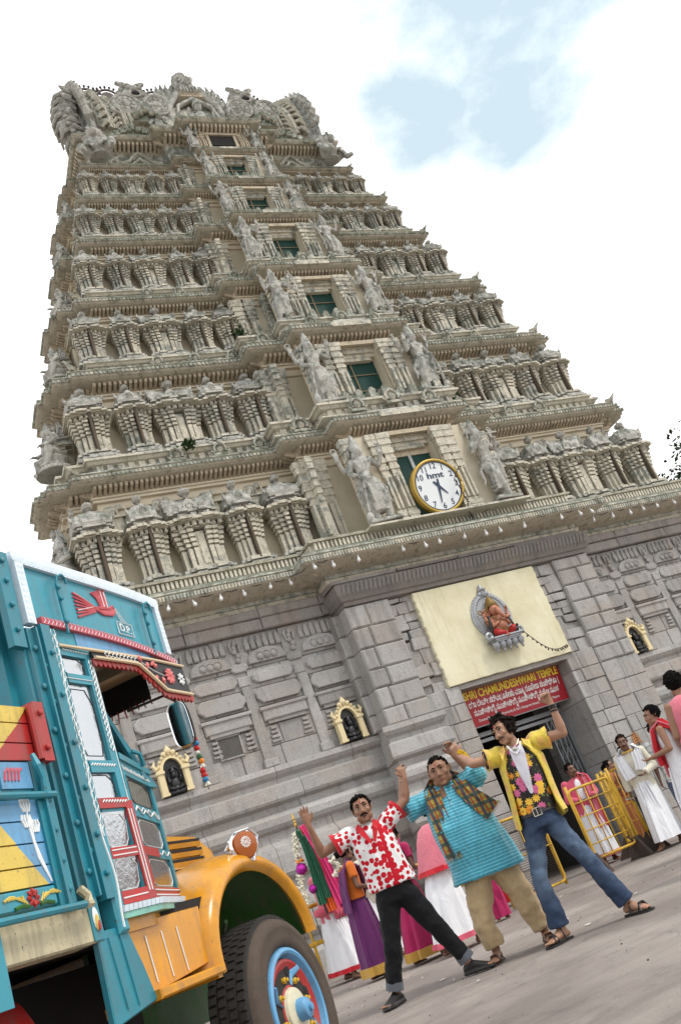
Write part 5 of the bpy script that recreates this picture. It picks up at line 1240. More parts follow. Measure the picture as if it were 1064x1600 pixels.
# ---- bulkhead behind the cab, seen from the rear
rbx('bulkhead', P_TEAL, -1.515, -1.47, .02, 2.15, 1.2, 2.74)
for y in (.10, .30, .52, .75, 1.0, 1.3, 1.6, 1.9):
    tpart('bulkhead_rib', P_TEAL, lambda mb: mb.box(-1.56, -1.515, y, y+.07, 1.25, 2.70))
def bolts(pts, parent=None, m=None):
    for p in pts:
        mb = MB(); mb.lathe([(.013, 0), (.013, .010), (.006, .014), (.001, .014)], 8, p, 'y'); mb.build('bolt', m or P_TEAL, parent or TK)
tpart('headboard_edge', P_TEAL, lambda mb: mb.box(-1.60, -1.515, -.005, .03, 2.30, 2.77))
bolts([(-1.56, -.006, z) for z in (2.38, 2.5, 2.62, 2.72)])
# white disc tied on the bulkhead
tpart('round_plate', P_WHITE, lambda mb: (mb.lathe([(.001, 0), (.07, 0), (.075, .015), (.06, .02), (.001, .02)], 18, (-1.60, .16, 2.38), 'x')))
# ---- steel posts with bolts
for (x0, x1, z0, z1, y) in ((-1.50, -1.415, 1.22, 2.40, -.005), (-1.425, -1.36, 1.20, 2.42, -.03)):
    tpart('post', P_TEAL, lambda mb: mb.box(x0, x1, y, .06, z0, z1))
tpart('post', P_TEAL, lambda mb: mb.box(-1.695, -1.595, -.012, .06, 1.20, 1.78))
tpart('post_flange', P_TEAL, lambda mb: mb.box(-1.665, -1.650, -.028, -.010, 1.20, 1.78))
tpart('post_flange', P_TEAL, lambda mb: mb.box(-1.462, -1.450, -.028, -.004, 1.22, 2.40))
bolts([(-1.475, -.006, z) for z in (1.32, 1.52, 1.72, 1.92, 2.12, 2.3)]+[(-1.432, -.006, z) for z in (1.40, 1.62, 1.85, 2.05, 2.22)]+[(-1.39, -.031, z) for z in (1.30, 1.46, 1.66, 1.86, 2.08, 2.28)]+[(-1.63, -.013, z) for z in (1.27, 1.38, 1.5, 1.62)])
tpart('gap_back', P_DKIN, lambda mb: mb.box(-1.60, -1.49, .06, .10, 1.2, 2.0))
# ---- decorated cab column
col = rbx('cab_column', P_TEAL2, -1.372, -1.298, -.022, .05, 1.06, 2.42, .012)
tpart('white_leaves', P_WHITE, lambda mb: (leafstrokes(mb, -1.335, 1.45, -1.335, 2.38, 22, -.024, .05), stroke(mb, [(-1.335+.012*math.sin(z*16), z) for z in np.linspace(1.08, 1.5, 16)], .005, -.024), stroke(mb, [(-1.335+.010*math.sin(z*14+1), z) for z in np.linspace(1.45, 2.38, 30)], .003, -.024)), col)
# ---- headboard with blue-white border, bird and initials
HB = TB()
def hb_y(s): return 0 if s < -.9 else .03*((s+.9)/.7)**2
xs = np.linspace(-1.46, -.20, 15)
HB.loft([[(x, hb_y(x)-.0, 2.44), (x, hb_y(x), 2.745), (x, hb_y(x)+.03, 2.745), (x, hb_y(x)+.03, 2.44)] for x in xs])
head = HB.build('headboard', P_TEAL2, TK)
def along(mb, z0, z1, x0, x1, proud, n=16, lift=None):
    mb.loft([[(x, hb_y(x)-proud, z0+(lift(x) if lift else 0)), (x, hb_y(x)-proud, z1+(lift(x) if lift else 0)), (x, hb_y(x)+.02, z1+(lift(x) if lift else 0)), (x, hb_y(x)+.02, z0+(lift(x) if lift else 0))] for x in np.linspace(x0, x1, n)])
tr = MB(); along(tr, 2.725, 2.785, -1.49, -.18, .02)
for k in range(40): x = -1.48+1.29*k/39; tr.ball((x, hb_y(x)-.018, 2.755), (.024, .006, .031), 6, 4)
tr.loft([[(-1.49, -.02, 2.42), (-1.43, -.02, 2.42), (-1.43, .02, 2.42), (-1.49, .02, 2.42)], [(-1.49, -.02, 2.725), (-1.43, -.02, 2.725), (-1.43, .02, 2.725), (-1.49, .02, 2.725)]])
tr.loft([[(-.235, hb_y(-.235)-.02, 2.44), (-.18, hb_y(-.18)-.02, 2.44), (-.18, .16, 2.44), (-.235, .16, 2.44)], [(-.235, hb_y(-.235)-.02, 2.725), (-.18, hb_y(-.18)-.02, 2.725), (-.18, .16, 2.725), (-.235, .16, 2.725)]])
for k in range(10): tr.ball((-1.46, -.018, 2.44+.03*k), (.026, .006, .020), 6, 4); tr.ball((-.207, hb_y(-.2)-.02, 2.45+.03*k), (.024, .006, .020), 6, 4)
tr.build('headboard_trim', P_WHB, head)
dl = lambda x: -.05*max(0, (x+1.3)/1.1)**2
md = MB(); along(md, 2.425, 2.46, -1.40, -.17, .028, lift=dl); md.build('rose_moulding', P_PINK, head)
md = MB()
for k in range(44): x = -1.39+1.21*k/43; md.tube([(x, hb_y(x)-.030, 2.427+dl(x)), (x+.012, hb_y(x)-.034, 2.444+dl(x)), (x+.004, hb_y(x)-.030, 2.458+dl(x))], .0022, 4)
md.build('rose_twist', P_WHB, head)
fr_ = MB(); along(fr_, 2.33, 2.424, -1.38, -.20, .004); fr_.build('front_band', P_TEAL2, TK)
fb = MB(); along(fb, 2.352, 2.422, -1.14, -.46, .008); fb.build('blue_band', P_BLUE, TK)
for x in (-1.22, -.42):        # bent hooks on the headboard
    hk = MB(); y = hb_y(x)-.03
    hk.tube([(x, y, 2.40), (x, y, 2.66), (x+.012, y-.005, 2.70), (x+.045, y-.008, 2.715), (x+.075, y-.006, 2.70), (x+.078, y-.006, 2.675)], .008, 6)
    o = hk.build('hook', P_TEAL, head); bolts([(x, y-.004, z) for z in (2.46, 2.58, 2.64)], head)
bd = MB(); bx, bz = -.80, 2.60     # painted bird carrying a letter
yb_ = lambda x: hb_y(x)-.004
def sk(pts, r=.005): bd.tube([(bx+p[0], yb_(bx+p[0]), bz+p[1]) for p in pts], r, 5)
sk([(-.10, 0), (-.02, -.022), (.07, -.012), (.10, .02), (.085, .04), (.05, .02), (-.02, .012), (-.10, 0)], .009); bd.loft([[(bx-.1, yb_(bx)-.001, bz), (bx-.02, yb_(bx)-.001, bz-.022), (bx+.07, yb_(bx)-.001, bz-.012), (bx+.09, yb_(bx)-.001, bz+.03), (bx, yb_(bx)-.001, bz+.016)], [(bx-.1, yb_(bx)+.003, bz), (bx-.02, yb_(bx)+.003, bz-.022), (bx+.07, yb_(bx)+.003, bz-.012), (bx+.09, yb_(bx)+.003, bz+.03), (bx, yb_(bx)+.003, bz+.016)]])
for k in range(7): sk([(-.09, .004-.004*k), (-.18, .035-.014*k), (-.26, .055-.022*k)], .006)
for q in ((-.02, .12), (.02, .125)):
    for k in range(5): sk([(.03-.015*k, .01), (q[0]+.02-.012*k, .06), (q[0]+.01-.02*k, q[1]-.008*k)], .006)
bird = bd.build('bird_painting', P_PINK, head)
bw_ = MB()
for dz in (.012, .004): bw_.tube([(bx-.10, yb_(bx)-.004, bz+dz), (bx-.25, yb_(bx)-.004, bz+.06-.05*(dz < .01)*2)], .003, 4)
bw_.tube([(bx+.09, yb_(bx)-.004, bz+.02), (bx+.135, yb_(bx)-.004, bz-.045)], .003, 4); bw_.tube([(bx+.10, yb_(bx)-.004, bz+.03), (bx+.17, yb_(bx)-.004, bz-.05)], .003, 4)
for q in ((-.0, .03), (.03, .04)): bw_.tube([(bx+q[0], yb_(bx)-.005, bz+.02), (bx+q[0]-.005, yb_(bx)-.005, bz+.11)], .003, 4)
rx0, rx1, rz0, rz1 = bx+.085, bx+.235, bz-.115, bz-.045
bw_.tube([(rx0, hb_y(rx0)-.006, rz0), (rx1, hb_y(rx1)-.006, rz0), (rx1, hb_y(rx1)-.006, rz1), (rx0, hb_y(rx0)-.006, rz1), (rx0, hb_y(rx0)-.006, rz0)], .003, 4)
bw_.build('letter_outline', P_WHITE, head); text('D.P.', 'initials', P_WHITE, head, ((rx0+rx1)/2, hb_y(bx+.16)-.006, (rz0+rz1)/2), (R(90), 0, R(6)), .062, .002, width=.12)
# ---- flowered visor over the driver's window, scalloped red edge
vz = lambda x: 2.295 if x < -.70 else (2.295-.13*min(1, (x+.70)/.22))
vv = MB(); vx = np.linspace(-1.06, -.20, 22); vy = lambda x: hb_y(x)-.03-.05*(x+1.06)
vv.loft([[(x, vy(x), vz(x)), (x, vy(x)+.01, 2.335), (x, vy(x)+.02, 2.335), (x, vy(x)+.012, vz(x))] for x in vx]); vis = vv.build('visor', P_BLK, TK)
ve = MB(); ve.tube([(x, vy(x)-.006, vz(x)) for x in vx], .010, 6); ve.tube([(-1.30, -.012, 2.338)]+[(x, vy(x)+.004, 2.338) for x in vx], .009, 6); ve.build('visor_edge', mat('cream_edge', (.66, .52, .34), .5), vis)
vs_ = MB()
for k in range(24):
    x = -1.05+.85*k/23; z = vz(x); y = vy(x)+.004
    vs_.loft([[(x-.021, y, z-.004), (x+.021, y, z-.004), (x+.018, y, z-.026), (x, y, z-.042), (x-.018, y, z-.026)], [(x-.021, y+.008, z-.004), (x+.021, y+.008, z-.004), (x+.018, y+.012, z-.026), (x, y+.014, z-.042), (x-.018, y+.012, z-.026)]])
vs_.build('scalloped_edge', P_RED, vis)
vf = MB()
def flower(mb, x, z, r, n, y, w=.010):
    for k in range(n): a = 2*math.pi*k/n; mb.tube([(x+.25*r*math.cos(a), y, z+.25*r*math.sin(a)), (x+.7*r*math.cos(a), y, z+.7*r*math.sin(a)), (x+r*math.cos(a), y, z+r*math.sin(a))], [w*.5, w, w*.5], 5)
flower(vf, -.40, 2.255, .045, 10, vy(-.4)-.002); flower(vf, -.40, 2.255, .022, 6, vy(-.4)-.004, .006)
for x, z, a in ((-.52, 2.29, 2.6), (-.57, 2.30, .6), (-.54, 2.245, 4), (-.62, 2.275, 1.2), (-.49, 2.24, 5), (-.66, 2.31, 2)): vf.tube([(x, vy(x)-.002, z), (x+.018*math.cos(a), vy(x)-.004, z+.018*math.sin(a)), (x+.04*math.cos(a), vy(x)-.002, z+.04*math.sin(a))], [.004, .013, .004], 6)
vf.build('flower_painting', mat('flower_rose', (.72, .20, .20), .5), vis)['kind'] = 'stuff'
vw = MB(); flower(vw, -.275, 2.25, .035, 8, vy(-.27)-.002, .007); leafstrokes(vw, -1.0, 2.318, -.70, 2.318, 9, vy(-.85)-.005, .035, .0035)
vw.tube([(-.66, vy(-.66)-.004, 2.305), (-.56, vy(-.56)-.004, 2.27), (-.46, vy(-.46)-.004, 2.25)], .003, 4); vw.build('white_painting', P_WHITE, vis)
# ---- cab: roof, lining, back, far side, windscreen
tpart('cab_roof', P_TAN, lambda mb: mb.box(-1.36, -.28, .03, 2.1, 2.35, 2.42))
for x in (-.95, -.70): tpart('roof_beam', P_TAN, lambda mb: mb.box(x, x+.05, .05, 2.05, 2.29, 2.35))
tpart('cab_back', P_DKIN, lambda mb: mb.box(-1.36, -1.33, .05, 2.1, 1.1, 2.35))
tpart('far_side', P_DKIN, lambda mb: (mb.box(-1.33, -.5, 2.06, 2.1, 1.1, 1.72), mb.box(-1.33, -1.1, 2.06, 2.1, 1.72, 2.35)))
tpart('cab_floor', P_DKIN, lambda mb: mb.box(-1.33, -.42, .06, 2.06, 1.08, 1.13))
tpart('seat', mat('orange_seat', (.45, .12, .02), .8), lambda mb: (mb.box(-1.3, -.9, .25, 1.0, 1.3, 1.5), mb.box(-1.32, -1.2, .25, 1.0, 1.5, 1.82)))
val = tpart('valance', P_DKIN, lambda mb: mb.box(-.36, -.35, .12, 1.95, 2.20, 2.35))
fr2 = MB()
for k in range(44): y = .13+1.8*k/43; fr2.tube([(-.355, y, 2.21), (-.355+rnd.uniform(-.01, .01), y+rnd.uniform(-.01, .01), 2.16+rnd.uniform(-.015, .015))], [.008, .004], 4)
fr2.build('fringe', P_RED, val)['kind'] = 'stuff'
gm_, GN_, GL_, GB_ = newmat('window_glass'); GB_.inputs['Transmission Weight'].default_value = 1; GB_.inputs['Roughness'].default_value = .02; GB_.inputs['IOR'].default_value = 1.05; GB_.inputs['Base Color'].default_value = (.93, .96, .95, 1)
ws = MB(); ws.loft([[(-.44, .25, 1.74), (-.44, 1.95, 1.74), (-.66, 1.95, 2.33), (-.66, .30, 2.33)], [(-.435, .25, 1.74), (-.435, 1.95, 1.74), (-.655, 1.95, 2.33), (-.655, .30, 2.33)]]); ws.build('windscreen', gm_, TK)
po = MB(); po.loft([[(-.52, .18, 1.73), (-.40, .20, 1.73), (-.40, .25, 1.73), (-.52, .23, 1.73)], [(-.87, .24, 2.34), (-.74, .26, 2.34), (-.74, .31, 2.34), (-.87, .29, 2.34)]]); po.build('windscreen_pillar', P_TEAL, TK)
vt = MB(); vt.loft([[(-.60, .145, 1.76), (-.565, .145, 1.76), (-.565, .165, 1.76), (-.60, .165, 1.76)], [(-.90, .17, 2.30), (-.865, .17, 2.30), (-.865, .19, 2.30), (-.90, .19, 2.30)]]); vt.build('vent_frame', P_TEAL, TK)
tpart('vent_clip', P_TEAL, lambda mb: mb.tube([(-.66, .14, 1.90), (-.63, .12, 1.88), (-.60, .13, 1.82)], .012, 6))
# ---- window column beside the door and the folded door
panel = tpart('side_panel', P_TEAL2, lambda mb: [mb.box(*q) for q in ((-1.298, -1.04, -.006, .03, 2.295, 2.335), (-1.298, -1.288, -.006, .03, 1.16, 2.295), (-1.098, -1.04, -.006, .03, 1.16, 2.295), (-1.275, -1.098, -.006, .03, 2.16, 2.205), (-1.275, -1.098, -.006, .03, 1.735, 1.79), (-1.275, -1.098, -.006, .03, 1.16, 1.215), (-1.275, -1.098, -.006, .03, 1.36, 1.395), (-1.275, -1.098, -.006, .03, 1.555, 1.60))])
def pane(x0, x1, z0, z1, y0, y1, parent, line=True):
    """polished pane with a painted bevelled outline"""
    tl = .018 if z1 < 1.61 and x0 < -1.2 else 0.0
    mb = MB(); mb.loft([[(x0, y0+.010, z0), (x1, y1+.010, z0), (x1, y1+.010-tl, z1), (x0, y0+.010-tl, z1)], [(x0, y0+.016, z0), (x1, y1+.016, z0), (x1, y1+.016, z1), (x0, y0+.016, z1)]])
    o = mb.build('pane', M_SHEET, parent)
    if line:
        w, h = x1-x0, z1-z0; f = lambda u, t: (x0+w*u, y0+(y1-y0)*u+.008-tl*t, z0+h*t); lb = MB()
        lb.tube([f(.08, .2), f(.2, .07), f(.82, .07), f(.93, .25), f(.93, .72), f(.72, .93), f(.18, .93), f(.08, .78), f(.08, .2)], .0018, 4); lb.build('pane_line', P_WHITE if z1 < 1.7 else P_BLK, parent)
for z0, z1 in ((2.205, 2.295), (1.79, 2.16), (1.60, 1.735), (1.395, 1.555), (1.215, 1.36)): pane(-1.29, -1.098, z0, z1, 0, 0, panel)
redf = tpart('red_frame', P_RED, lambda mb: [mb.box(*q) for q in ((-1.297, -1.07, -.016, -.007, 1.57, 1.615), (-1.297, -1.06, -.016, -.007, 1.355, 1.40), (-1.297, -1.04, -.016, -.007, 1.165, 1.218), (-1.096, -1.04, -.0165, -.0075, 1.17, 1.60))])
for z in (1.366, 1.388, 1.19): tpart('white_line', P_WHITE, lambda mb: stroke(mb, [(-1.29, z), (-1.10, z+.002)], .003, -.017), redf)
for x in (-1.082, -1.06): tpart('white_line', P_WHITE, lambda mb: stroke(mb, [(x, 1.2), (x-.004, 1.56)], .003, -.018), redf)
tpart('white_leaves', P_WHITE, lambda mb: (leafstrokes(mb, -1.28, 1.765, -1.09, 1.76, 10, -.008, .03, .004, False), leafstrokes(mb, -1.28, 1.595, -1.09, 1.59, 9, -.018, .03, .004, False), leafstrokes(mb, -1.28, 2.318, -1.08, 2.315, 10, -.008, .025, .003, False), leafstrokes(mb, -1.068, 1.82, -1.068, 2.27, 16, -.008, .035, .004), stroke(mb, [(-1.285, 2.18), (-1.09, 2.18)], .0025, -.008), stroke(mb, [(-1.05, 1.6), (-1.05, 2.3)], .0025, -.008)), panel)
def dbox(mb, s0, s1, z0, z1, pr=0.0, th=.03):
    mb.loft([[(s0, W_(s0)-pr, z0), (s1, W_(s1)-pr, z0), (s1, W_(s1)-pr, z1), (s0, W_(s0)-pr, z1)], [(s0, W_(s0)+th, z0), (s1, W_(s1)+th, z0), (s1, W_(s1)+th, z1), (s0, W_(s0)+th, z1)]])
DM = MB()
for q in ((-1.038, -.965, 1.16, 1.80), (-.475, -.42, 1.16, 1.80), (-.965, -.475, 1.735, 1.80), (-.965, -.475, 1.54, 1.60), (-.965, -.475, 1.355, 1.40), (-.965, -.475, 1.16, 1.215)): dbox(DM, *q)
door = DM.build('door', P_TEAL2, TK)
for z0, z1 in ((1.60, 1.735), (1.40, 1.54), (1.215, 1.355)): pane(-.965, -.475, z0, z1, W_(-.965), W_(-.475), door)
tpart('door_red_band', P_RED, lambda mb: (dbox(mb, -1.036, -.42, 1.162, 1.212, .006, -.001), dbox(mb, -1.036, -.70, 1.357, 1.398, .006, -.001), dbox(mb, -1.036, -.968, 1.218, 1.352, .0065, -.001)), door)
tpart('white_leaves', P_WHITE, lambda mb: ([mb.tube([(s, W_(s)-.004, 1.77+.004*math.sin(s*80)), (s+.012, W_(s+.012)-.006, 1.755)], .004, 4) for s in np.linspace(-1.0, -.45, 18)], mb.tube([(s, W_(s)-.005, 1.57+.012*math.sin(s*40)) for s in np.linspace(-.96, -.48, 30)], .0035, 4), mb.tube([(s, W_(s)-.005, 1.58+.010*math.sin(s*55+1)) for s in np.linspace(-.96, -.48, 30)], .003, 4), mb.tube([(s, W_(s)-.006, 1.38+.010*math.sin(s*50)) for s in np.linspace(-.68, -.44, 20)], .0035, 4), mb.tube([(s, W_(s)-.009, 1.20) for s in (-1.0, -.45)], .003, 4), mb.tube([(s, W_(s)-.009, 1.178) for s in (-1.0, -.45)], .003, 4)), door)
tpart('door_hinge', P_TEAL, lambda mb: [mb.box(-1.045, -1.03, -.012, .02, z, z+.06) for z in (1.3, 1.66)], door)
tpart('door_top_rail', P_TEAL2, lambda mb: dbox(mb, -1.03, -.42, 1.80, 1.83, .012, .05), door)
# ribbed white and green step rail under the door
rr = MB(); ss = np.linspace(-1.335, -.34, 30)
for k in range(29):
    s0, s1 = ss[k]+.002, ss[k+1]-.002; f = lambda s, e: (W_(s)-e); b = []
    rr.cur = 0; rr.loft([[(s0, f(s0, .035), 1.135), (s1, f(s1, .035), 1.135), (s1, f(s1, .04), 1.16), (s0, f(s0, .04), 1.16)], [(s0, f(s0, -.02), 1.135), (s1, f(s1, -.02), 1.135), (s1, f(s1, -.02), 1.163), (s0, f(s0, -.02), 1.163)]])
rr.build('ribbed_rail', P_WHB, TK)
r2 = MB(); r2.loft([[(s, W_(s)-.028, 1.11), (s, W_(s)-.03, 1.134), (s, W_(s)+.03, 1.134), (s, W_(s)+.03, 1.11)] for s in ss]); r2.build('rail_base', paint('mint_paint', (.22, .50, .42)), TK)
r3 = MB(); r3.loft([[(s, W_(s)+.02, 1.06), (s, W_(s)+.02, 1.11), (s, W_(s)+.06, 1.11), (s, W_(s)+.06, 1.06)] for s in ss]); r3.build('cab_sill', P_YEL, TK)
# ---- skirts below the cab
sk_ = MB(); sk_.prism([(-1.50, 1.09), (-1.30, 1.09), (-1.235, .92), (-1.20, .78), (-1.52, .74)], .0, .03, .006)
skt = sk_.build('mud_skirt', P_TEAL, TK)
for x in (-1.44, -1.36): tpart('skirt_rib', P_TEAL, lambda mb: mb.tube([(x, -.002, 1.06), (x+.02, -.002, .79)], .006, 5), skt)
sk_ = MB(); sk_.prism([(-1.295, 1.09), (-.62, 1.09), (-.66, .84), (-1.19, .80), (-1.23, .92)], .035, .06, .006); skt = sk_.build('yellow_skirt', P_YEL, TK)
for x in (-1.13, -1.0, -.87): tpart('skirt_rib', P_WHITE, lambda mb: mb.tube([(x, .032, 1.03), (x+.01, .032, .84)], .0035, 4), skt)
rbx('foot_step', P_YEL, -1.21, -.64, -.03, .25, .775, .815, .008)
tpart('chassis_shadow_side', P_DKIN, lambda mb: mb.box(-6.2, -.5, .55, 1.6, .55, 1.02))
# ---- cargo side: planked panels
CS = -6.2
body = rbx('floor_beam', P_CREAM, CS, -1.47, .0, .14, 1.055, 1.20, .008)
tpart('beam_end', P_TEAL, lambda mb: mb.box(-1.53, -1.462, -.006, .03, 1.06, 1.235))
fl_ = MB(); fl_.ball((-1.497, -.008, 1.14), (.020, .006, .045), 10, 7); fl_.build('flame_white', P_WHITE, TK); fl_ = MB(); fl_.ball((-1.497, -.010, 1.128), (.016, .007, .034), 10, 7); fl_.build('flame_yellow', P_YEL2, TK); fl_ = MB(); fl_.ball((-1.494, -.013, 1.115), (.011, .006, .022), 10, 7); fl_.build('flame_red', P_RED, TK)
def plank(z0, z1, segs, y=0.0):
    """one board: split where the painted colour changes along a slanted line"""
    for (xa0, xa1, xb0, xb1, m) in segs:
        mb = MB(); g = .003
        mb.loft([[(xa0, y, z0+g), (xb0, y, z0+g), (xb1, y, z1-g), (xa1, y, z1-g)], [(xa0, y+.03, z0+g), (xb0, y+.03, z0+g), (xb1, y+.03, z1-g), (xa1, y+.03, z1-g)]]); mb.build('plank', m, TK)
# upper boards: yellow to red along a slant
for z0, z1 in ((1.785, 1.86), (1.86, 1.945), (1.945, 2.02)):
    d = lambda z: -1.80+(z-1.86)*1.25
    plank(z0, z1, [(CS, CS, d(z0), d(z1), P_YEL2), (d(z0), d(z1), -1.62, -1.62, P_RED)])
tpart('red_post', P_RED, lambda mb: mb.box(-1.62, -1.555, -.035, .03, 1.775, 2.03)); bolts([(-1.59, -.036, z) for z in (1.83, 1.98)], None, P_RED)
tpart('red_post_round', P_RED, lambda mb: mb.tube([(-1.625, -.02, 1.785), (-1.625, -.02, 2.02)], .016, 7))
plank(1.64, 1.78, [(CS, CS, -1.70, -1.70, P_TEAL2)])
tpart('name_plate', P_BLUE, lambda mb: mb.box(-1.88, -1.70, -.010, -.002, 1.67, 1.775))
tpart('plate_flower', P_PINK, lambda mb: [stroke(mb, [(-1.86+.02*k, 1.70), (-1.85+.02*k, 1.735), (-1.83+.02*k, 1.75)], .005, -.011) for k in range(5)])
for z0, z1 in ((1.30, 1.375), (1.375, 1.46), (1.46, 1.545), (1.545, 1.63)):
    d = lambda z: -1.72-(z-1.30)*.85
    plank(z0, z1, [(CS, CS, d(z0), d(z1), P_YEL2), (d(z0), d(z1), -1.695, -1.695, P_BLUE)])
rd = MB(); z_ = -1.74
for k in range(3): stroke(rd, [(-1.705, 1.31), (-1.735-.008*k, 1.40), (-1.755-.006*k, 1.47+.02*k), (-1.75-.006*k, 1.54+.02*k)], .004, -.002)
for c in ((-1.765, 1.60), (-1.775, 1.54), (-1.735, 1.52)):
    for k in range(4): stroke(rd, [(c[0]+.010*(k-1.5), c[1]-.02), (c[0]+.018*(k-1.5), c[1]+.01), (c[0]+.014*(k-1.5), c[1]+.028)], .005, -.002)
rd.build('reed_painting', P_WHITE, TK)
rbx('flower_border', P_TEAL2, CS, -1.70, -.008, .03, 1.225, 1.295)
fb_ = MB()
for x in (-1.84, -2.2): flower(fb_, x, 1.262, .034, 8, -.010, .010)
fb_.build('border_flower', P_RED, TK); fb_ = MB()
for x in (-1.84, -2.2):
    for s in (-1, 1):
        for k in range(6): stroke(fb_, [(x+s*(.04+.012*k), 1.245+.006*k), (x+s*(.055+.014*k), 1.262+.003*k), (x+s*(.06+.02*k), 1.275-.002*k)], .005, -.010)
fb_.build('border_leaf', P_YEL2, TK); fb_ = MB()
for x in (-1.84, -2.2):
    for s in (-1, 1): stroke(fb_, [(x+s*.03, 1.235), (x+s*.07, 1.24), (x+s*.11, 1.233)], .008, -.010)
fb_.build('border_stem', P_GREEN, TK)['kind'] = 'stuff'
for z, y, m in ((1.635, -.03, P_TEAL), (1.195, -.05, P_TEAL)): tpart('side_rod', m, lambda mb: mb.tube([(CS, y, z), (-1.605, y, z)], .015, 8))
tpart('rod_bracket', P_CREAM, lambda mb: mb.tube([(-1.60, -.05, 1.195), (-1.555, -.04, 1.195), (-1.55, -.03, 1.23), (-1.575, -.02, 1.26)], .018, 7))
tpart('side_latch', P_TEAL2, lambda mb: mb.tube([(-1.69, -.03, 1.80), (-1.69, -.045, 1.75), (-1.675, -.045, 1.70), (-1.672, -.035, 1.64)], [.012, .016, .012, .012], 6))
tpart('low_panel', P_TEAL2, lambda mb: mb.box(CS, -2.06, -.02, .03, .93, 1.19))
tpart('truck_bed', P_DKIN, lambda mb: (mb.box(CS, -1.52, .1, 2.1, 1.10, 1.16), mb.box(CS, -1.52, 2.1, 2.15, 1.16, 2.02), mb.box(CS, CS+.05, .1, 2.1, 1.16, 2.02)))
# red tank, pipes and chassis below
tk = MB(); tk.lathe([(.001, -2.6), (.19, -2.6), (.22, -2.56), (.22, -1.62), (.19, -1.58), (.001, -1.58)], 18, (0, .48, .80), 'x'); tk.build('red_tank', P_RED, TK, smooth=40)
tpart('tank_pipe', P_RED, lambda mb: (mb.tube([(-2.2, .3, .9), (-1.9, .3, .86), (-1.5, .4, .7), (-1.2, .45, .62)], .05, 8), mb.tube([(-2.05, .28, .78), (-2.05, .24, .92)], [.03, .022], 8)))
# ---- yellow bonnet and wing
bn = MB()
sec = [(.58, 1.0), (.58, 1.38), (.60, 1.52), (.66, 1.60), (.80, 1.645), (1.05, 1.66)]
sec = sec+[(2.1-y, z) for y, z in sec[::-1][1:]]
bn.loft([[(x, 1.05+(y-1.05)*k, .9+(z-.9)*k2) for y, z in sec] for x, k, k2 in ((-.48, 1.08, 1.03), (-.1, 1.02, 1.0), (.4, .97, .98), (.74, .93, .955), (.84, .89, .90), (.87, .80, .80))]); bon = bn.build('bonnet', P_YEL, TK, smooth=35)
for k in range(5):
    z = 1.27+.055*k; lv = MB(); lv.loft([[(-.25, .575, z), (.62, .598, z), (.62, .590, z+.028), (-.25, .568, z+.028)], [(-.25, .605, z), (.62, .628, z), (.62, .64, z+.036), (-.25, .61, z+.036)]])
    lv.build('louvre', P_YEL, bon); lo = MB(); lo.loft([[(-.24, .566, z+.030), (.61, .588, z+.030), (.61, .588, z+.044), (-.24, .566, z+.044)], [(-.24, .60, z+.030), (.61, .62, z+.030), (.61, .62, z+.044), (-.24, .60, z+.044)]]); lo.build('louvre_gap', P_DKIN, bon)
fc = (-.05, .80)
def arc_(rx, rz, a): return (fc[0]+rx*math.cos(a), fc[1]+rz*math.sin(a))
AA = np.linspace(math.pi+.06, -.02, 29)
def wing_ring(a):
    up_ = max(0, math.sin(a)); k = .62
    pts = []
    for w, dr in ((.03, -.075), (.0, -.055), (-.012, -.035), (-.008, -.01), (.02, .015), (.10, .045), (.24, .065), (.42, .055), (.60, .03), (.70, .0)):
        pts.append((*[arc_(.60+dr, .47+dr, a)][0], w))
    for w, dr in ((.70, -.03), (.45, -.02), (.2, -.02), (.05, -.06)): pts.append((*arc_(.60+dr, .47+dr, a), w))
    return [(p[0], p[2], p[1]) for p in pts]
wg = MB()
rings = [wing_ring(a) for a in AA]
wg.loft(rings); me = wg.mesh('wing'); fixn(me); me.materials.append(P_YEL); me.materials.append(P_GREEN)
n_ = 14
me.polygons.foreach_set('use_smooth', [True]*len(me.polygons))
for p in me.polygons:
    idx = sorted(i % n_ for i in p.vertices)
    if len(p.vertices) == 4 and idx[0] >= 9: p.material_index = 1
me.set_sharp_from_angle(angle=R(50))
wing = link('wing', me, TK)
lp = MB(); lp.tube([(*[arc_(.585, .455, a)][0][:1], -.010, arc_(.535, .41, a)[1]) for a in AA], .010, 6); 
tpart('inner_wing', P_GREEN, lambda mb: mb.box(-.62, .52, .69, .72, .55, 1.22)); tpart('wing_stay', P_GREEN, lambda mb: (mb.tube([(.1, .3, 1.0), (.42, .5, .95)], .012, 5), mb.tube([(-.3, .68, 1.15), (-.15, .66, .75)], .015, 5)))
tpart('wing_flange', P_YEL, lambda mb: mb.box(-.68, -.64, .0, .5, .76, .80))
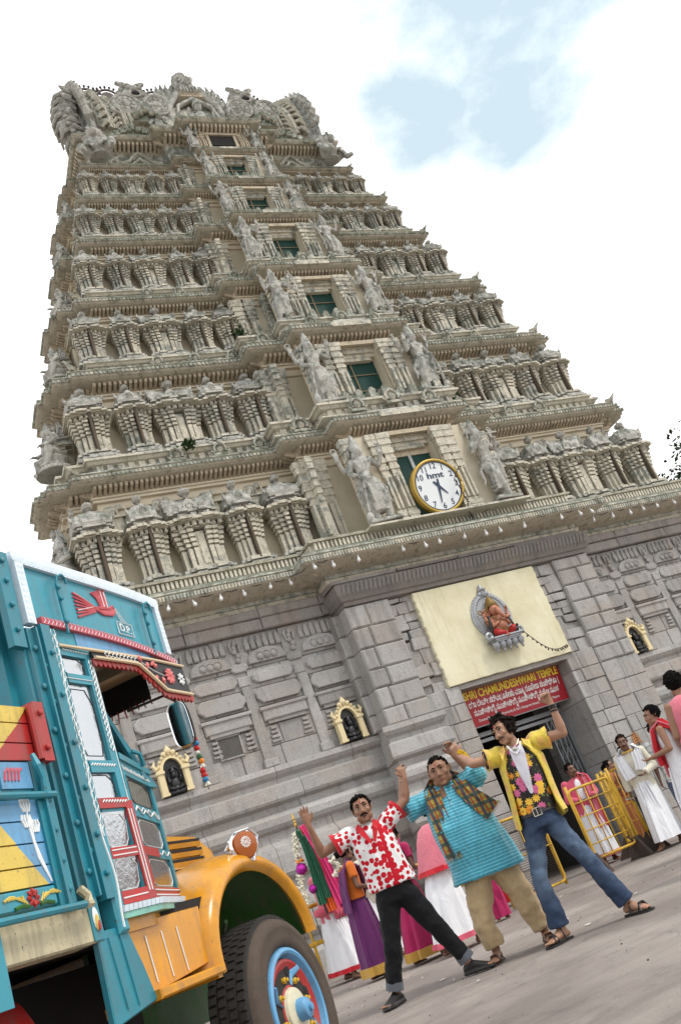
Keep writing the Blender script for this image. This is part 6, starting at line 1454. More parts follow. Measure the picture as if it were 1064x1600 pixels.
# indicator lamp: chrome shell, amber lens with white emblem
lm_ = MB(); cx, cz = -.02, 1.335
lm_.loft([[(cx+.82*r_*1.15*math.cos(a)*(1.0 if math.cos(a) > 0 else 1.2), y, cz+.82*r_*(1.0 if math.sin(a) > 0 else 1.45)*math.sin(a)) for a in np.linspace(0, 2*math.pi, 25)[:-1]] for r_, y in ((.02, .07), (.06, .055), (.082, .03), (.088, -.005), (.078, -.012))]); LR = Matrix.Translation((cx, 0, cz)) @ Matrix.Rotation(R(-34), 4, 'Z') @ Matrix.Translation((-cx, 0, -cz)); lm_.v = [tuple(LR @ Vector(p)) for p in lm_.v]; lamp = lm_.build('indicator_lamp', M_CHROME, wing, smooth=40)
lm_ = MB(); lm_.loft([[(cx+.82*r_*1.15*math.cos(a)*(1.0 if math.cos(a) > 0 else 1.2), y, cz+.82*r_*(1.0 if math.sin(a) > 0 else 1.45)*math.sin(a)) for a in np.linspace(0, 2*math.pi, 25)[:-1]] for r_, y in ((.076, -.008), (.068, -.024), (.035, -.034), (.004, -.036))]); lm_.v = [tuple(LR @ Vector(p)) for p in lm_.v]; lm_.build('lens', M_AMBER, wing, smooth=40)
lm_ = MB()
for r_ in (.024, .018): lm_.torus((cx-.01, -.034, cz), r_, .0028, 16, 4)
for k in range(12): a = 2*math.pi*k/12; lm_.ball((cx-.01+.027*math.cos(a), -.033, cz+.027*math.sin(a)), .005, 5, 4)
for k in (-1, 0, 1): lm_.box(cx-.01+.009*k-.0025, cx-.01+.009*k+.0025, -.037, -.033, cz-.010, cz+.010)
lm_.v = [tuple(LR @ Vector(p)) for p in lm_.v]; lm_.build('lens_emblem', P_WHITE, wing)
tpart('lamp_cap', M_CHROME, lambda mb: mb.tube([(cx-.11, .03, cz-.01), (cx-.045, -.012, cz+.062), (cx+.04, -.012, cz+.066), (cx+.085, -.012, cz+.015), (cx+.02, -.014, cz-.105)], [.006, .007, .007, .006, .004], 7) or setattr(mb, 'v', [tuple(LR @ Vector(p)) for p in mb.v]), wing)
# ---- wheel
WZ = .467; wheel = MB()
def ring_y(prof, seg=56): 
    mb = MB(); mb.lathe(prof, seg, (0, 0, WZ), 'y'); return mb
# lathe along y: height h maps to -h, so positive h faces outward
ty = ring_y([(.30, -.26), (.40, -.27), (.455, -.245), (.475, -.20), (.480, -.13), (.478, -.07), (.470, -.03), (.462, -.015)])
TY = ty.build('tyre', M_TYRE, TK, smooth=50)
ts = ring_y([(.462, -.016), (.452, .008), (.43, .022), (.405, .026), (.39, .020), (.36, .028), (.33, .022), (.312, .006), (.306, -.03)]); ts.build('tyre_sidewall', M_TYRED, TY, smooth=40)
tb_ = MB()
for k in range(66):
    a = 2*math.pi*k/66; ca, sa = math.cos(a), math.sin(a); ta, tb2 = -sa, ca
    for j, (w0, w1, off_) in enumerate(((.022, .058, 0), (.074, .112, .5), (.128, .166, 0), (.182, .22, .5))):
        a2 = a+off_*2*math.pi/66; ca, sa = math.cos(a2), math.sin(a2); ta, tb2 = -sa, ca; rr_ = .487; b = len(tb_.v); hw = .0195
        for r_, q in ((.468, 1), (rr_, .86)):
            for d_, w in ((-hw*q, w0), (hw*q, w0+.006), (hw*q, w1+.006), (-hw*q, w1)): tb_.pt((r_*ca+ta*d_, w, WZ+r_*sa+tb2*d_))
        for q in ((4, 5, 6, 7), (0, 1, 5, 4), (1, 2, 6, 5), (2, 3, 7, 6), (3, 0, 4, 7)): tb_.face(*[b+i for i in q])
tb_.build('tread', M_TYRE, TY)['kind'] = 'stuff'
rim = ring_y([(.307, -.04), (.312, .0), (.305, .022), (.288, .03), (.276, .022), (.268, -.01), (.255, -.02)]).build('rim', P_BLUE, TK, smooth=40)
disc = ring_y([(.262, -.03), (.255, .0), (.24, .004), (.20, -.02), (.165, -.03), (.13, -.015), (.10, -.005), (.001, -.005)]).build('wheel_disc', P_RED, TK, smooth=40)
for k in range(6):
    a = 2*math.pi*k/6+.3; mb = MB(); mb.ball((.205*math.cos(a), .018, WZ+.205*math.sin(a)), (.036, .012, .036), 10, 6); mb.build('wheel_hole', P_DKIN, disc)
for k in range(4):    # blue painted sweeps
    a = 2*math.pi*k/4+.9; mb = MB(); mb.tube([(.24*math.cos(a), -.004, WZ+.24*math.sin(a)), (.19*math.cos(a+.22), .022, WZ+.19*math.sin(a+.22)), (.13*math.cos(a+.3), .012, WZ+.13*math.sin(a+.3))], [.016, .026, .008], 6, flat=.5); mb.build('blue_sweep', P_BLUE, disc)
hub = ring_y([(.118, -.01), (.112, .008), (.095, .014), (.055, .018), (.05, .018)]).build('hub_ring', mat('hub_cream', (.62, .58, .42), .5, 0, .35, 20), TK, smooth=40)
ring_y([(.055, .016), (.055, .055), (.046, .068), (.02, .074), (.018, .088), (.001, .09)], 20).build('hub_cap', P_BLUE, hub, smooth=40)
for k in range(8):
    a = 2*math.pi*k/8+.2; mb = MB(); x, z = .160*math.cos(a), WZ+.160*math.sin(a)
    mb.lathe([(.017, -.03), (.017, .0), (.011, .003), (.010, .016), (.001, .018)], 6, (x, 0, z), 'y'); mb.build('wheel_nut', mat('nut_yellow', (.60, .36, .03), .4) if k == 0 else bpy.data.materials['nut_yellow'], disc)
for y0 in (1.72,):
    mb = MB(); mb.lathe([(.28, -.12), (.45, -.12), (.48, -.05), (.48, .05), (.45, .12), (.28, .12)], 40, (0, y0+.1, WZ), 'y'); mb.build('tyre', M_TYRE, TK, smooth=50)
for x0 in (-4.6,):
    for y0 in (.2, 1.75): mb = MB(); mb.lathe([(.001, -.10), (.28, -.12), (.45, -.12), (.48, -.05), (.48, .05), (.45, .12), (.28, .12), (.001, .10)], 36, (x0, y0, WZ), 'y'); mb.build('tyre', M_TYRE, TK, smooth=50)
tpart('axle', P_RED, lambda mb: (mb.tube([(0, .2, WZ), (0, 1.75, WZ)], .06, 8), mb.tube([(-4.6, .2, WZ), (-4.6, 1.75, WZ)], .1, 8)))
# ---- mirror on its arm, beaded tassel
mr = MB(); mc = Vector((-.40, -.03, 1.985)); MROT = Matrix.Translation(mc) @ Matrix.Rotation(R(11), 4, 'Z') @ Matrix.Rotation(R(-3), 4, 'Y') @ Matrix.Translation(-mc); mr.M = MROT
mr.loft([[(mc.x+dx+ .020*(1-abs(v_)**2), mc.y+u_*.056, mc.z+v_*.122) for u_, v_ in [(math.copysign(abs(math.cos(a))**.5, math.cos(a)), math.copysign(abs(math.sin(a))**.5, math.sin(a))) for a in np.linspace(0, 2*math.pi, 25)[:-1]]] for dx in (0, .02)])
mi = mr.build('mirror', P_BLK, TK, smooth=40)
mr = MB(); mr.M = MROT; pts_ = [(mc.x-.004, mc.y+math.copysign(abs(math.cos(a))**.5, math.cos(a))*.052, mc.z+math.copysign(abs(math.sin(a))**.5, math.sin(a))*.117) for a in np.linspace(0, 2*math.pi, 25)[:-1]]
mr.loft([pts_, [(p[0]-.002, p[1], p[2]) for p in pts_]]); mr.build('mirror_glass', M_CHROME, mi)
mr = MB(); mr.M = MROT; mr.tube([(p[0]-.004, p[1], p[2]) for p in pts_]+[(pts_[0][0]-.004, pts_[0][1], pts_[0][2])], .0035, 5); mr.build('mirror_rim', M_CHROME, mi)
tpart('mirror_arm', P_BLK, lambda mb: mb.tube([(-.46, .22, 2.16), (-.40, .02, 2.17), (-.385, -.03, 2.12), (-.38, -.03, 1.98)], .008, 6))
TS_ = thing('bead_tassel', 'hanging tassel of red, blue and white beads below the truck mirror', 'tassel', (0, 0, 0)); 
TS_.location = TK.matrix_basis @ Vector((-.24, 0, 1.94)) if False else (Matrix.Translation(TK.location) @ Matrix.Rotation(R(47.8), 4, 'Z')) @ Vector((-.24, .0, 1.94))
mb = MB(); mb.tube([(0, 0, .22), (0, 0, -.30)], .003, 4); mb.build('string', M_CABLE, TS_)
bcols = [mat('bead_red', (.50, .02, .02), .3), mat('bead_blue', (.03, .20, .40), .3), mat('bead_white', (.8, .78, .7), .4), mat('bead_orange', (.80, .25, .03), .4), mat('bead_green', (.03, .12, .05), .4)]
for k, c_ in enumerate((0, 1, 0, 2, 4, 3, 2, 0, 0, 1, 2)):
    mb = MB(); mb.ball((rnd.uniform(-.006, .006), 0, -.02-.025*k), .017 if c_ != 2 else .013, 8, 6)
    for q in range(3): a = q*2.1+k; mb.tube([(0, 0, -.02-.025*k), (.02*math.cos(a), .02*math.sin(a), -.03-.025*k)], [.006, .002], 4)
    mb.build('bead', bcols[c_], TS_)
# ================================================================== people
def skin_mat(name, col):
    m, N, L, B = newmat(name); p = opos(N); n = noise(N, L, 14, 5, p)
    L.new(mixc(N, L, n, [c*.78 for c in col], [min(1, c*1.18) for c in col]), B.inputs['Base Color']); B.inputs['Roughness'].default_value = .48; B.inputs['Specular IOR Level'].default_value = .4
    B.inputs['Subsurface Weight'].default_value = .06; B.inputs['Subsurface Radius'].default_value = (.02, .008, .004); bump(N, L, B, noise(N, L, 160, 3, p), .06, .003); return m
S_BROWN = skin_mat('brown_skin', (.27, .135, .082)); S_LIGHT = skin_mat('light_brown_skin', (.36, .195, .125)); S_DARK = skin_mat('dark_brown_skin', (.165, .082, .052))
def cloth(name, col, var=.12, weave=420, fold=9, rough=.85, sheen=.2):
    m, N, L, B = newmat(name); p = opos(N); n = noise(N, L, 7, 5, p); w = noise(N, L, weave, 2, p)
    L.new(mixc(N, L, n, [c*(1-var) for c in col], [min(1, c*(1+var)) for c in col]), B.inputs['Base Color']); B.inputs['Roughness'].default_value = rough; B.inputs['Specular IOR Level'].default_value = .15; B.inputs['Sheen Weight'].default_value = sheen
    mpn = N.new('ShaderNodeMapping'); mpn.inputs['Scale'].default_value = (1.6, 1.6, .5); L.new(p, mpn.inputs[0])
    f = noise(N, L, fold, 4, mpn.outputs[0], .5, .8); h = math_(N, L, 'MULTIPLY_ADD', w, .05); L.new(f, N[-1].inputs[2]); bump(N, L, B, h, .6, .03); return m
M_HAIR = mat('black_hair', (.007, .006, .006), .8, 0, .4, 60, bmp=.3, spec=.06); M_HAIRB = mat('brown_black_hair', (.014, .010, .008), .8, 0, .4, 60, bmp=.3, spec=.08)
M_EYEW = mat('eye_white', (.62, .58, .54), .25, bmp=0, var=.02); M_IRIS = mat('dark_iris', (.012, .008, .006), .15, bmp=0, var=.02); M_TILAK = mat('red_forehead_mark', (.45, .02, .02), .6, bmp=0)
M_LIP = mat('lip', (.22, .075, .06), .45, bmp=0); M_NAILW = mat('metal_ring', (.55, .52, .45), .25, .9, bmp=0)
def fold_mesh(me, amp=.008, sc=(9, 9, 3), seed=0.0):
    me.update(); vs_ = me.vertices; nn = [v.normal.copy() for v in vs_]
    for v, n in zip(vs_, nn):
        q = Vector((v.co.x*sc[0]+seed, v.co.y*sc[1], v.co.z*sc[2])); f = mnoise.noise(q)+.5*mnoise.noise(q*2.3)
        v.co += n*(amp*f)
    me.update()
def foot_bm(mb, an, direc, s=1.0, toes=True):
    """bare foot from ankle, heel to toes"""
    a = Vector(an); d = Vector((direc[0], direc[1], 0)).normalized(); t = Vector((-d.y, d.x, 0)); z0 = a.z-.075*s
    rings = []
    for q, w, z, h in ((-.055, .026, .028, .024), (-.03, .033, .036, .034), (.02, .034, .046, .044), (.07, .037, .036, .032), (.12, .043, .025, .022), (.155, .042, .018, .016), (.172, .036, .014, .011)):
        c = a+d*q*s; c.z = z0+z*s
        rings.append([c+t*(w*s*math.cos(k))+Vector((0, 0, h*s*math.sin(k))) for k in np.linspace(0, 2*math.pi, 13)[:-1]])
    mb.loft(rings); mb.tube([a+Vector((0, 0, .06)), Vector((a.x, a.y, z0+.05))], [.036*s, .034*s], 9)
    if toes:
        for k, (o, l, r) in enumerate(((-.030, .030, .0135), (-.008, .028, .010), (.009, .024, .0095), (.024, .018, .009), (.036, .010, .0085))):
            c = a+d*.165*s+t*o*s; c.z = z0+.013*s; e = c+d*l*s; mb.tube([c, e], [r*s, r*.85*s], 7); mb.ball(e, r*.85*s, 7, 5)
def hair_parts(M, style, mat_, parent, seed=1):
    rg = random.Random(seed); mb = MB(); mb.M = M
    # cap over the skull leaving the face free
    cap = []
    for i in range(15):
        a = -1.45+2.9*i/14
        cap.append((a,))
    sc = {'short': 1.05, 'curly': 1.12, 'long': 1.09, 'combed': 1.06, 'bun': 1.05, 'bald': 1.02}[style]
    seg, rn = 26, 16; b = len(mb.v); idx = {}
    for i in range(rn+1):
        th = math.pi*i/rn
        for k in range(seg):
            ph = 2*math.pi*k/seg; x = .078*sc*math.sin(th)*math.cos(ph); y = .012+.095*sc*math.sin(th)*math.sin(ph); z = .030+.092*sc*math.cos(th)
            idx[i, k] = mb.pt((x, y, z))
    for i in range(rn):
        for k in range(seg):
            th = math.pi*(i+.5)/rn; ph = 2*math.pi*(k+.5)/seg; y = .012+.095*math.sin(th)*math.sin(ph); z = .030+.09*math.cos(th); x = .078*math.sin(th)*math.cos(ph)
            low = -.06 if y > .03 else (-.02 if y > -.01 else .02)
            if style in ('long', 'bun'): low -= .02
            if y < -.035 and z < .088: continue
            if z < low: continue
            mb.face(idx[i, k], idx[i, (k+1) % seg], idx[i+1, (k+1) % seg], idx[i+1, k])
    n = {'short': 150, 'curly': 260, 'long': 260, 'combed': 190, 'bun': 120, 'bald': 0}[style]
    L_ = {'short': .022, 'curly': .019, 'long': .05, 'combed': .022, 'bun': .03, 'bald': 0}[style]
    for q in range(n):
        th = math.acos(rg.uniform(-.55, 1)); ph = rg.uniform(0, 2*math.pi); d = Vector((math.sin(th)*math.cos(ph), math.sin(th)*math.sin(ph), math.cos(th)))
        p = Vector((.078*d.x, .012+.095*d.y, .030+.092*d.z))
        if p.y < -.03 and p.z < .085: continue
        if p.z < (-.05 if p.y > .03 else .03) and style not in ('long', 'bun'): continue
        if style == 'combed': f = Vector((.5, .7, .1)); o = (d*.35+f*.8)
        elif style == 'long': o = d*.7+Vector((rg.uniform(-.6, .6), .3, -.55 if p.z < .1 else .05))
        elif style == 'bun': o = Vector((0, 1, -.3))+d*.25
        else: o = d+Vector((rg.uniform(-.7, .7), rg.uniform(-.7, .7), rg.uniform(-.5, .5)))
        o.normalize(); l = L_*rg.uniform(.6, 1.2); w = .011 if style != 'long' else .013
        c = Vector((rg.uniform(-1, 1), rg.uniform(-1, 1), rg.uniform(-1, .3)))*l*.35
        mb.tube([p-d*.006, p+o*l*.5+c*.3+d*.008, p+o*l+c], [w, w*.9, w*.25], 5)
    if style == 'bun': mb.ball((0, .125, .0), (.05, .045, .05), 10, 8)
    return mb.build('hair', mat_, parent, smooth=True)
def face_parts(M, parent, moustache=None, tilak=True, brow=1.0, openm=False, hair=None, beard=False):
    hair = hair or M_HAIR
    for s in (-1, 1):
        mb = MB(); mb.M = M; mb.ball((s*.031, -.0735, .012), (.0135, .010, .0085), 10, 7); e = mb.build('eye', M_EYEW, parent, smooth=True)
        mb = MB(); mb.M = M; mb.ball((s*.031, -.0825, .012), (.0065, .003, .0065), 9, 6); mb.build('iris', M_IRIS, e, smooth=True)
        mb = MB(); mb.M = M; mb.tube([(s*.015, -.084, .020), (s*.031, -.0865, .0235), (s*.047, -.076, .018)], [.0028, .0036, .0024], 5); mb.build('eyelid', M_IRIS, e)
        mb = MB(); mb.M = M; mb.tube([(s*.012, -.094, .036), (s*.032, -.094, .044), (s*.054, -.076, .036)], [.004*brow, .0052*brow, .0025], 6); mb.build('eyebrow', hair, parent)
    mb = MB(); mb.M = M; dz = -.008 if openm else 0
    mb.tube([(-.022, -.086, -.060), (-.008, -.0985, -.057), (0, -.0985, -.059), (.008, -.0985, -.057), (.022, -.086, -.060)], [.002, .004, .0035, .004, .002], 6)
    mb.tube([(-.020, -.084, -.067+dz), (0, -.097, -.071+dz), (.020, -.084, -.067+dz)], [.002, .0052, .002], 6); mb.build('lips', M_LIP, parent)
    mb = MB(); mb.M = M; mb.ball((0, -.0915, -.064+dz*.5), (.015, .004, .0022 if not openm else .0065), 9, 5); mb.build('mouth', M_IRIS, parent)
    if moustache:
        w = moustache; mb = MB(); mb.M = M
        for s in (-1, 1): mb.tube([(0, -.1005, -.047), (s*.014, -.0985, -.047), (s*.028, -.087, -.052), (s*.035, -.078, -.060)], [.004*w, .0062*w, .0052*w, .0015], 7)
        mb.build('moustache', hair, parent)
    if beard:
        mb = MB(); mb.M = M; rg = random.Random(5)
        for q in range(90):
            a = rg.uniform(-1.5, 1.5); z = rg.uniform(-.11, -.045) if abs(a) > .5 else rg.uniform(-.115, -.085); r_ = 1-max(0, (-.06-z))*5
            x = .066*r_*math.sin(a); y = -.012-.080*r_*math.cos(a); mb.tube([(x*1.0, y, z), (x*1.02, y-.004, z-.006)], [.0035, .001], 4)
        mb.build('beard', hair, parent)
    if tilak:
        mb = MB(); mb.M = M; mb.tube([(0, -.087, .045), (0, -.090, .060), (0, -.086, .075)], [.003, .0042, .003], 6); mb.build('forehead_mark', M_TILAK, parent)
def arm_bm(mb, sh, el, wr, fat=1.0):
    sh, el, wr = Vector(sh), Vector(el), Vector(wr)
    mb.ball(sh, .058*fat, 12, 8); mb.tube([sh, sh.lerp(el, .35), sh.lerp(el, .8), el], [.056*fat, .052*fat, .044*fat, .041*fat], 12); mb.ball(el, .042*fat, 10, 7)
    mb.tube([el, el.lerp(wr, .25), el.lerp(wr, .65), wr], [.041*fat, .045*fat, .034*fat, .026*fat], 12)
def torso_rings(pelvis, chest, neck, sw, wst, dpt):
    p, c, n = Vector(pelvis), Vector(chest), Vector(neck)
    return [(p+Vector((0, 0, -.10)), wst*.95, dpt*.95), (p, wst, dpt), (p.lerp(c, .45), wst*.92, dpt*.95), (c, sw*.80, dpt*1.05), (c.lerp(n, .5), sw*.90, dpt*.9), (c.lerp(n, .8), sw*.62, dpt*.6), (n, .055, .058)]
def sleeve(mb, sh, el, t, r0=.078, r1=.088):
    sh, el = Vector(sh), Vector(el); mb.ball(sh, r0*1.03, 12, 8); mb.tube([sh, sh.lerp(el, t*.55), sh.lerp(el, t)], [r0, r0*.98, r1], 14)
def legs_tube(mb, hip, kn, an, r=(.105, .075, .06), zend=None):
    hip, kn, an = Vector(hip), Vector(kn), Vector(an)
    mb.tube([hip, hip.lerp(kn, .5), kn, kn.lerp(an, .5), an], [r[0], (r[0]+r[1])/2, r[1], (r[1]+r[2])/2, r[2]], 14)
def drape(mb, rings, n=40, pleat=0.0, k=11, ph=0.0, const=False):
    """hanging cloth: rings (centre, half width, half depth), pleats growing towards the hem"""
    out = []; m = len(rings)
    for i, (c, w, d) in enumerate(rings):
        c = Vector(c); ring = []; am = pleat*(1 if const else i/(m-1))
        for q in range(n):
            a = 2*math.pi*q/n; f = 1+am*math.sin(k*a+ph+.6*math.sin(2*a))+am*.5*math.sin((k+5)*a+1.3)
            ring.append(c+Vector((w*math.cos(a)*f, d*math.sin(a)*f, 0)))
        out.append(ring)
    mb.loft(out)
def rzcam(x, y): return math.atan2(-10.209-x, -(-15.034-y))
def newperson(label, loc, rz, group=None): return thing('person', label, 'person', loc, rz, group)
# ---------------------------------------------------------------- man in the red dotted shirt
def dots_mat():
    m, N, L, B = newmat('red_dotted_cotton'); p = opos(N)
    v = nnode(N, 'ShaderNodeTexVoronoi', Scale=20.0, Randomness=.65); L.new(p, v.inputs['Vector'])
    sp = N.new('ShaderNodeSeparateXYZ'); L.new(p, sp.inputs[0])
    ax = math_(N, L, 'MULTIPLY_ADD', sp.outputs['Z'], -.035); N[-1].inputs[2].default_value = .035
    dx = math_(N, L, 'ABSOLUTE', math_(N, L, 'ADD', sp.outputs['X'], ax))
    th = math_(N, L, 'MULTIPLY_ADD', ramp(N, L, dx, .03, .17, (1, 1, 1), (0, 0, 0)), .10); N[-1].inputs[2].default_value = .43
    d = math_(N, L, 'LESS_THAN', v.outputs['Distance'], th)
    pl = math_(N, L, 'LESS_THAN', dx, .017)
    d = math_(N, L, 'MAXIMUM', d, pl)
    c = mixc(N, L, d, (.78, .76, .77), (.52, .012, .025)); L.new(c, B.inputs['Base Color']); B.inputs['Roughness'].default_value = .8; B.inputs['Specular IOR Level'].default_value = .2
    mpn = N.new('ShaderNodeMapping'); mpn.inputs['Scale'].default_value = (1.6, 1.6, .6); L.new(p, mpn.inputs[0]); bump(N, L, B, noise(N, L, 8, 4, mpn.outputs[0], .5, .8), .6, .03); return m
M_DOTS = dots_mat(); M_REDD = cloth('red_trim_cotton', (.50, .02, .03)); M_BJEAN = cloth('black_denim', (.009, .0095, .011), .35, sheen=.05); M_WCOT = cloth('white_cotton', (.74, .74, .76), .05); M_SHOE = mat('black_leather', (.014, .013, .013), .4, bmp=.1)
M_CUFF = cloth('grey_denim_cuff', (.10, .11, .13), .2)
A = newperson('man in white shirt with red dots and black trousers, waving one raised hand', (-6.70, -7.22, 0), -.423, 'three men dancing in front of the temple')
mb = MB(); ch, nk = Vector((-.075, .0, 1.25)), Vector((-.085, -.01, 1.415))
MA = headM((-.075, -.035, 1.535), (.02, -1, .02), R(-4), (.05, 0, 1), 1.0)
eloft(mb, torso_rings((-.05, 0, .86), ch, nk, .19, .15, .10), 16)
mb.tube([nk+Vector((0, .01, -.05)), nk, (-.078, -.02, 1.47)], [.062, .056, .055], 12); head_bm(mb, MA, 1.06, .008)
shR, elR, wrR = (-.255, .0, 1.37), (-.53, -.02, 1.31), (-.555, -.10, 1.565); shL, elL, wrL = (.105, .0, 1.375), (.315, .05, 1.49), (.375, .05, 1.665)
arm_bm(mb, shR, elR, wrR, .92); arm_bm(mb, shL, elL, wrL, .92)
hand_bm(mb, wrR, (-.05, -.02, 1), (.1, -1, .05), (1, .1, .1), 1.02, .06, .75, .3)
hand_bm(mb, wrL, (-.02, .1, 1), (-.3, .9, .1), (-1, -.3, .1), .95, .75, .2, .9)
for h_, k_, a_ in (((-.13, 0, .80), (-.20, -.03, .50), (-.315, .0, .10)), ((.03, 0, .80), (.19, -.02, .44), (.325, 0, .105))): mb.tube([h_, k_, a_], [.06, .05, .04], 10)
foot_bm(mb, (-.315, .0, .10), (-.75, -1, 0), 1.0); foot_bm(mb, (.325, 0, .105), (1, -.35, 0), 1.0)
remesh(mb, 'body', S_BROWN, A, .0068, 2)
hair_parts(MA, 'curly', M_HAIR, A, 3); face_parts(MA, A, 1.35, True, 1.25, True)
mb = MB(); eloft(mb, [((-.045, 0, .86), .215, .135), ((-.045, -.005, .95), .20, .135), ((-.06, -.01, 1.08), .185, .13), ((-.075, -.01, 1.22), .195, .125), ((-.08, 0, 1.34), .185, .105), ((-.082, .0, 1.395), .12, .08), ((-.084, 0, 1.425), .07, .066)], 18, 2.3)
sleeve(mb, shR, elR, .52, .080, .092); sleeve(mb, shL, elL, .50, .080, .092)
sh_ = remesh(mb, 'shirt', M_DOTS, A, .011, 2); fold_mesh(sh_.data, .010, (10, 10, 5), 3)
for s_, e_ in ((shR, elR), (shL, elL)):
    a, b = Vector(s_), Vector(e_); mb = MB(); mb.tube([a.lerp(b, .43), a.lerp(b, .55)], [.094, .099], 16); mb.build('sleeve_cuff', M_REDD, sh_, smooth=50)
mb = MB()
for s in (-1, 1):
    mb.loft([[(-.084+s*.066, .05, 1.43), (-.084+s*.09, .03, 1.405)], [(-.084+s*.070, -.05, 1.435), (-.084+s*.105, -.07, 1.395)], [(-.080+s*.045, -.105, 1.385), (-.080+s*.075, -.135, 1.325)], [(-.078+s*.006, -.146, 1.25), (-.076+s*.022, -.152, 1.235)]], close=False, cap=False)
mb.build('collar', M_REDD, sh_, fix=False)
mb = MB(); mb.torus((-.082, -.035, 1.415), .062, .006, 20, 5, plane='xy'); mb.build('necklace', M_NAILW, A)
mb = MB(); mb.ball((-.078, -.118, 1.31), (.03, .012, .04), 8, 6); mb.build('undershirt', M_WCOT, A)
mb = MB(); eloft(mb, [((-.04, 0, .74), .175, .115), ((-.045, 0, .82), .172, .12), ((-.05, 0, .92), .155, .115)], 16)
legs_tube(mb, (-.125, 0, .77), (-.205, -.03, .48), (-.315, .0, .125), (.106, .082, .068)); legs_tube(mb, (.035, 0, .77), (.19, -.02, .43), (.322, 0, .135), (.106, .082, .068))
tr_ = remesh(mb, 'trousers', M_BJEAN, A, .012, 2); fold_mesh(tr_.data, .011, (8, 8, 11), 8)
for k_, a_ in (((-.205, -.03, .48), (-.315, .0, .125)), ((.19, -.02, .43), (.322, 0, .135))):
    a, b = Vector(k_), Vector(a_); mb = MB(); mb.tube([a.lerp(b, .86), a.lerp(b, 1.03)], [.073, .076], 16); mb.build('turned_up_cuff', M_CUFF, tr_, smooth=50)
def shoe(an, d, parent, m=None, s=1.06):
    mb = MB(); foot_bm(mb, an, d, s, False); dd = Vector((d[0], d[1], 0)).normalized(); t = Vector((-dd.y, dd.x, 0)); z0 = an[2]-.078*s
    mb.loft([[Vector((an[0], an[1], z))+dd*q*s+t*w*s for q, w in ((-.07, 0), (-.055, .032), (.05, .038), (.13, .050), (.19, .036), (.205, 0), (.19, -.036), (.13, -.050), (.05, -.038), (-.055, -.032))] for z in (z0-.012, z0+.012)])
    return remesh(mb, 'shoe', m or M_SHOE, parent, .008, 2)
shoe((-.315, .0, .10), (-.75, -1, 0), A); shoe((.325, 0, .105), (1, -.35, 0), A)
# ---------------------------------------------------------------- stout man in the turquoise kurta with checked scarf
def stripe_mat():
    m, N, L, B = newmat('turquoise_striped_cotton'); p = opos(N); sp = N.new('ShaderNodeSeparateXYZ'); L.new(p, sp.inputs[0])
    nz_ = noise(N, L, 5, 3, p); z = math_(N, L, 'MULTIPLY_ADD', nz_, .018); L.new(sp.outputs['Z'], N[-1].inputs[2])
    z = math_(N, L, 'MULTIPLY_ADD', sp.outputs['X'], .05); L.new(math_(N, L, 'MULTIPLY_ADD', nz_, .018), N[-2].inputs[2]) if False else None
    zz = math_(N, L, 'ADD', sp.outputs['Z'], math_(N, L, 'MULTIPLY', nz_, .02))
    w = math_(N, L, 'SINE', math_(N, L, 'MULTIPLY', zz, 235.0)); f = ramp(N, L, w, .72, .90)
    c = mixc(N, L, f, (.035, .36, .50), (.20, .56, .66)); c = mixc(N, L, ramp(N, L, noise(N, L, 6, 4, p), .35, .7), c, (.025, .27, .40)); c2 = mixc(N, L, f, c, (.26, .60, .68))
    L.new(c2, B.inputs['Base Color']); B.inputs['Roughness'].default_value = .6; B.inputs['Sheen Weight'].default_value = .3
    mpn = N.new('ShaderNodeMapping'); mpn.inputs['Scale'].default_value = (1.8, 1.8, .5); L.new(p, mpn.inputs[0]); bump(N, L, B, noise(N, L, 7, 4, mpn.outputs[0], .5, .9), .9, .05); return m
def plaid_mat():
    m, N, L, B = newmat('checked_scarf_cotton'); p = opos(N); sp = N.new('ShaderNodeSeparateXYZ'); L.new(p, sp.inputs[0])
    x = math_(N, L, 'ADD', sp.outputs['X'], math_(N, L, 'MULTIPLY', sp.outputs['Z'], .12)); z = math_(N, L, 'ADD', sp.outputs['Z'], math_(N, L, 'MULTIPLY', noise(N, L, 5, 2, p), .03))
    wx = math_(N, L, 'SINE', math_(N, L, 'MULTIPLY', x, 150.0)); wz = math_(N, L, 'SINE', math_(N, L, 'MULTIPLY', z, 125.0)); wx2 = math_(N, L, 'SINE', math_(N, L, 'MULTIPLY', x, 75.0)); wz2 = math_(N, L, 'SINE', math_(N, L, 'MULTIPLY', z, 62.5))
    c = mixc(N, L, ramp(N, L, wx, .45, .6), (.27, .25, .045), (.30, .03, .015)); c = mixc(N, L, math_(N, L, 'MULTIPLY', ramp(N, L, wz, .4, .6), .5), c, (.26, .03, .015))
    c = mixc(N, L, math_(N, L, 'MULTIPLY', ramp(N, L, wx2, .5, .65), .85), c, (.02, .035, .08)); c = mixc(N, L, math_(N, L, 'MULTIPLY', ramp(N, L, wz2, .5, .65), .85), c, (.025, .06, .06))
    L.new(c, B.inputs['Base Color']); B.inputs['Roughness'].default_value = .9; bump(N, L, B, noise(N, L, 11, 4, p, .5, .8), .6, .03); return m
M_TURQ = stripe_mat(); M_PLAID = plaid_mat(); M_KHAKI = cloth('khaki_cotton', (.47, .34, .195), .12, 300, 12)
Bp = newperson('stout man in turquoise striped kurta and checked scarf, both hands held up', (-5.91, -7.42, 0), -.514, 'three men dancing in front of the temple')
mb = MB(); ch, nk = Vector((-.115, .0, 1.30)), Vector((-.115, -.02, 1.475)); MBh = headM((-.105, -.055, 1.605), (-.12, -1, -.02), R(-9), (.08, 0, 1), 1.10)
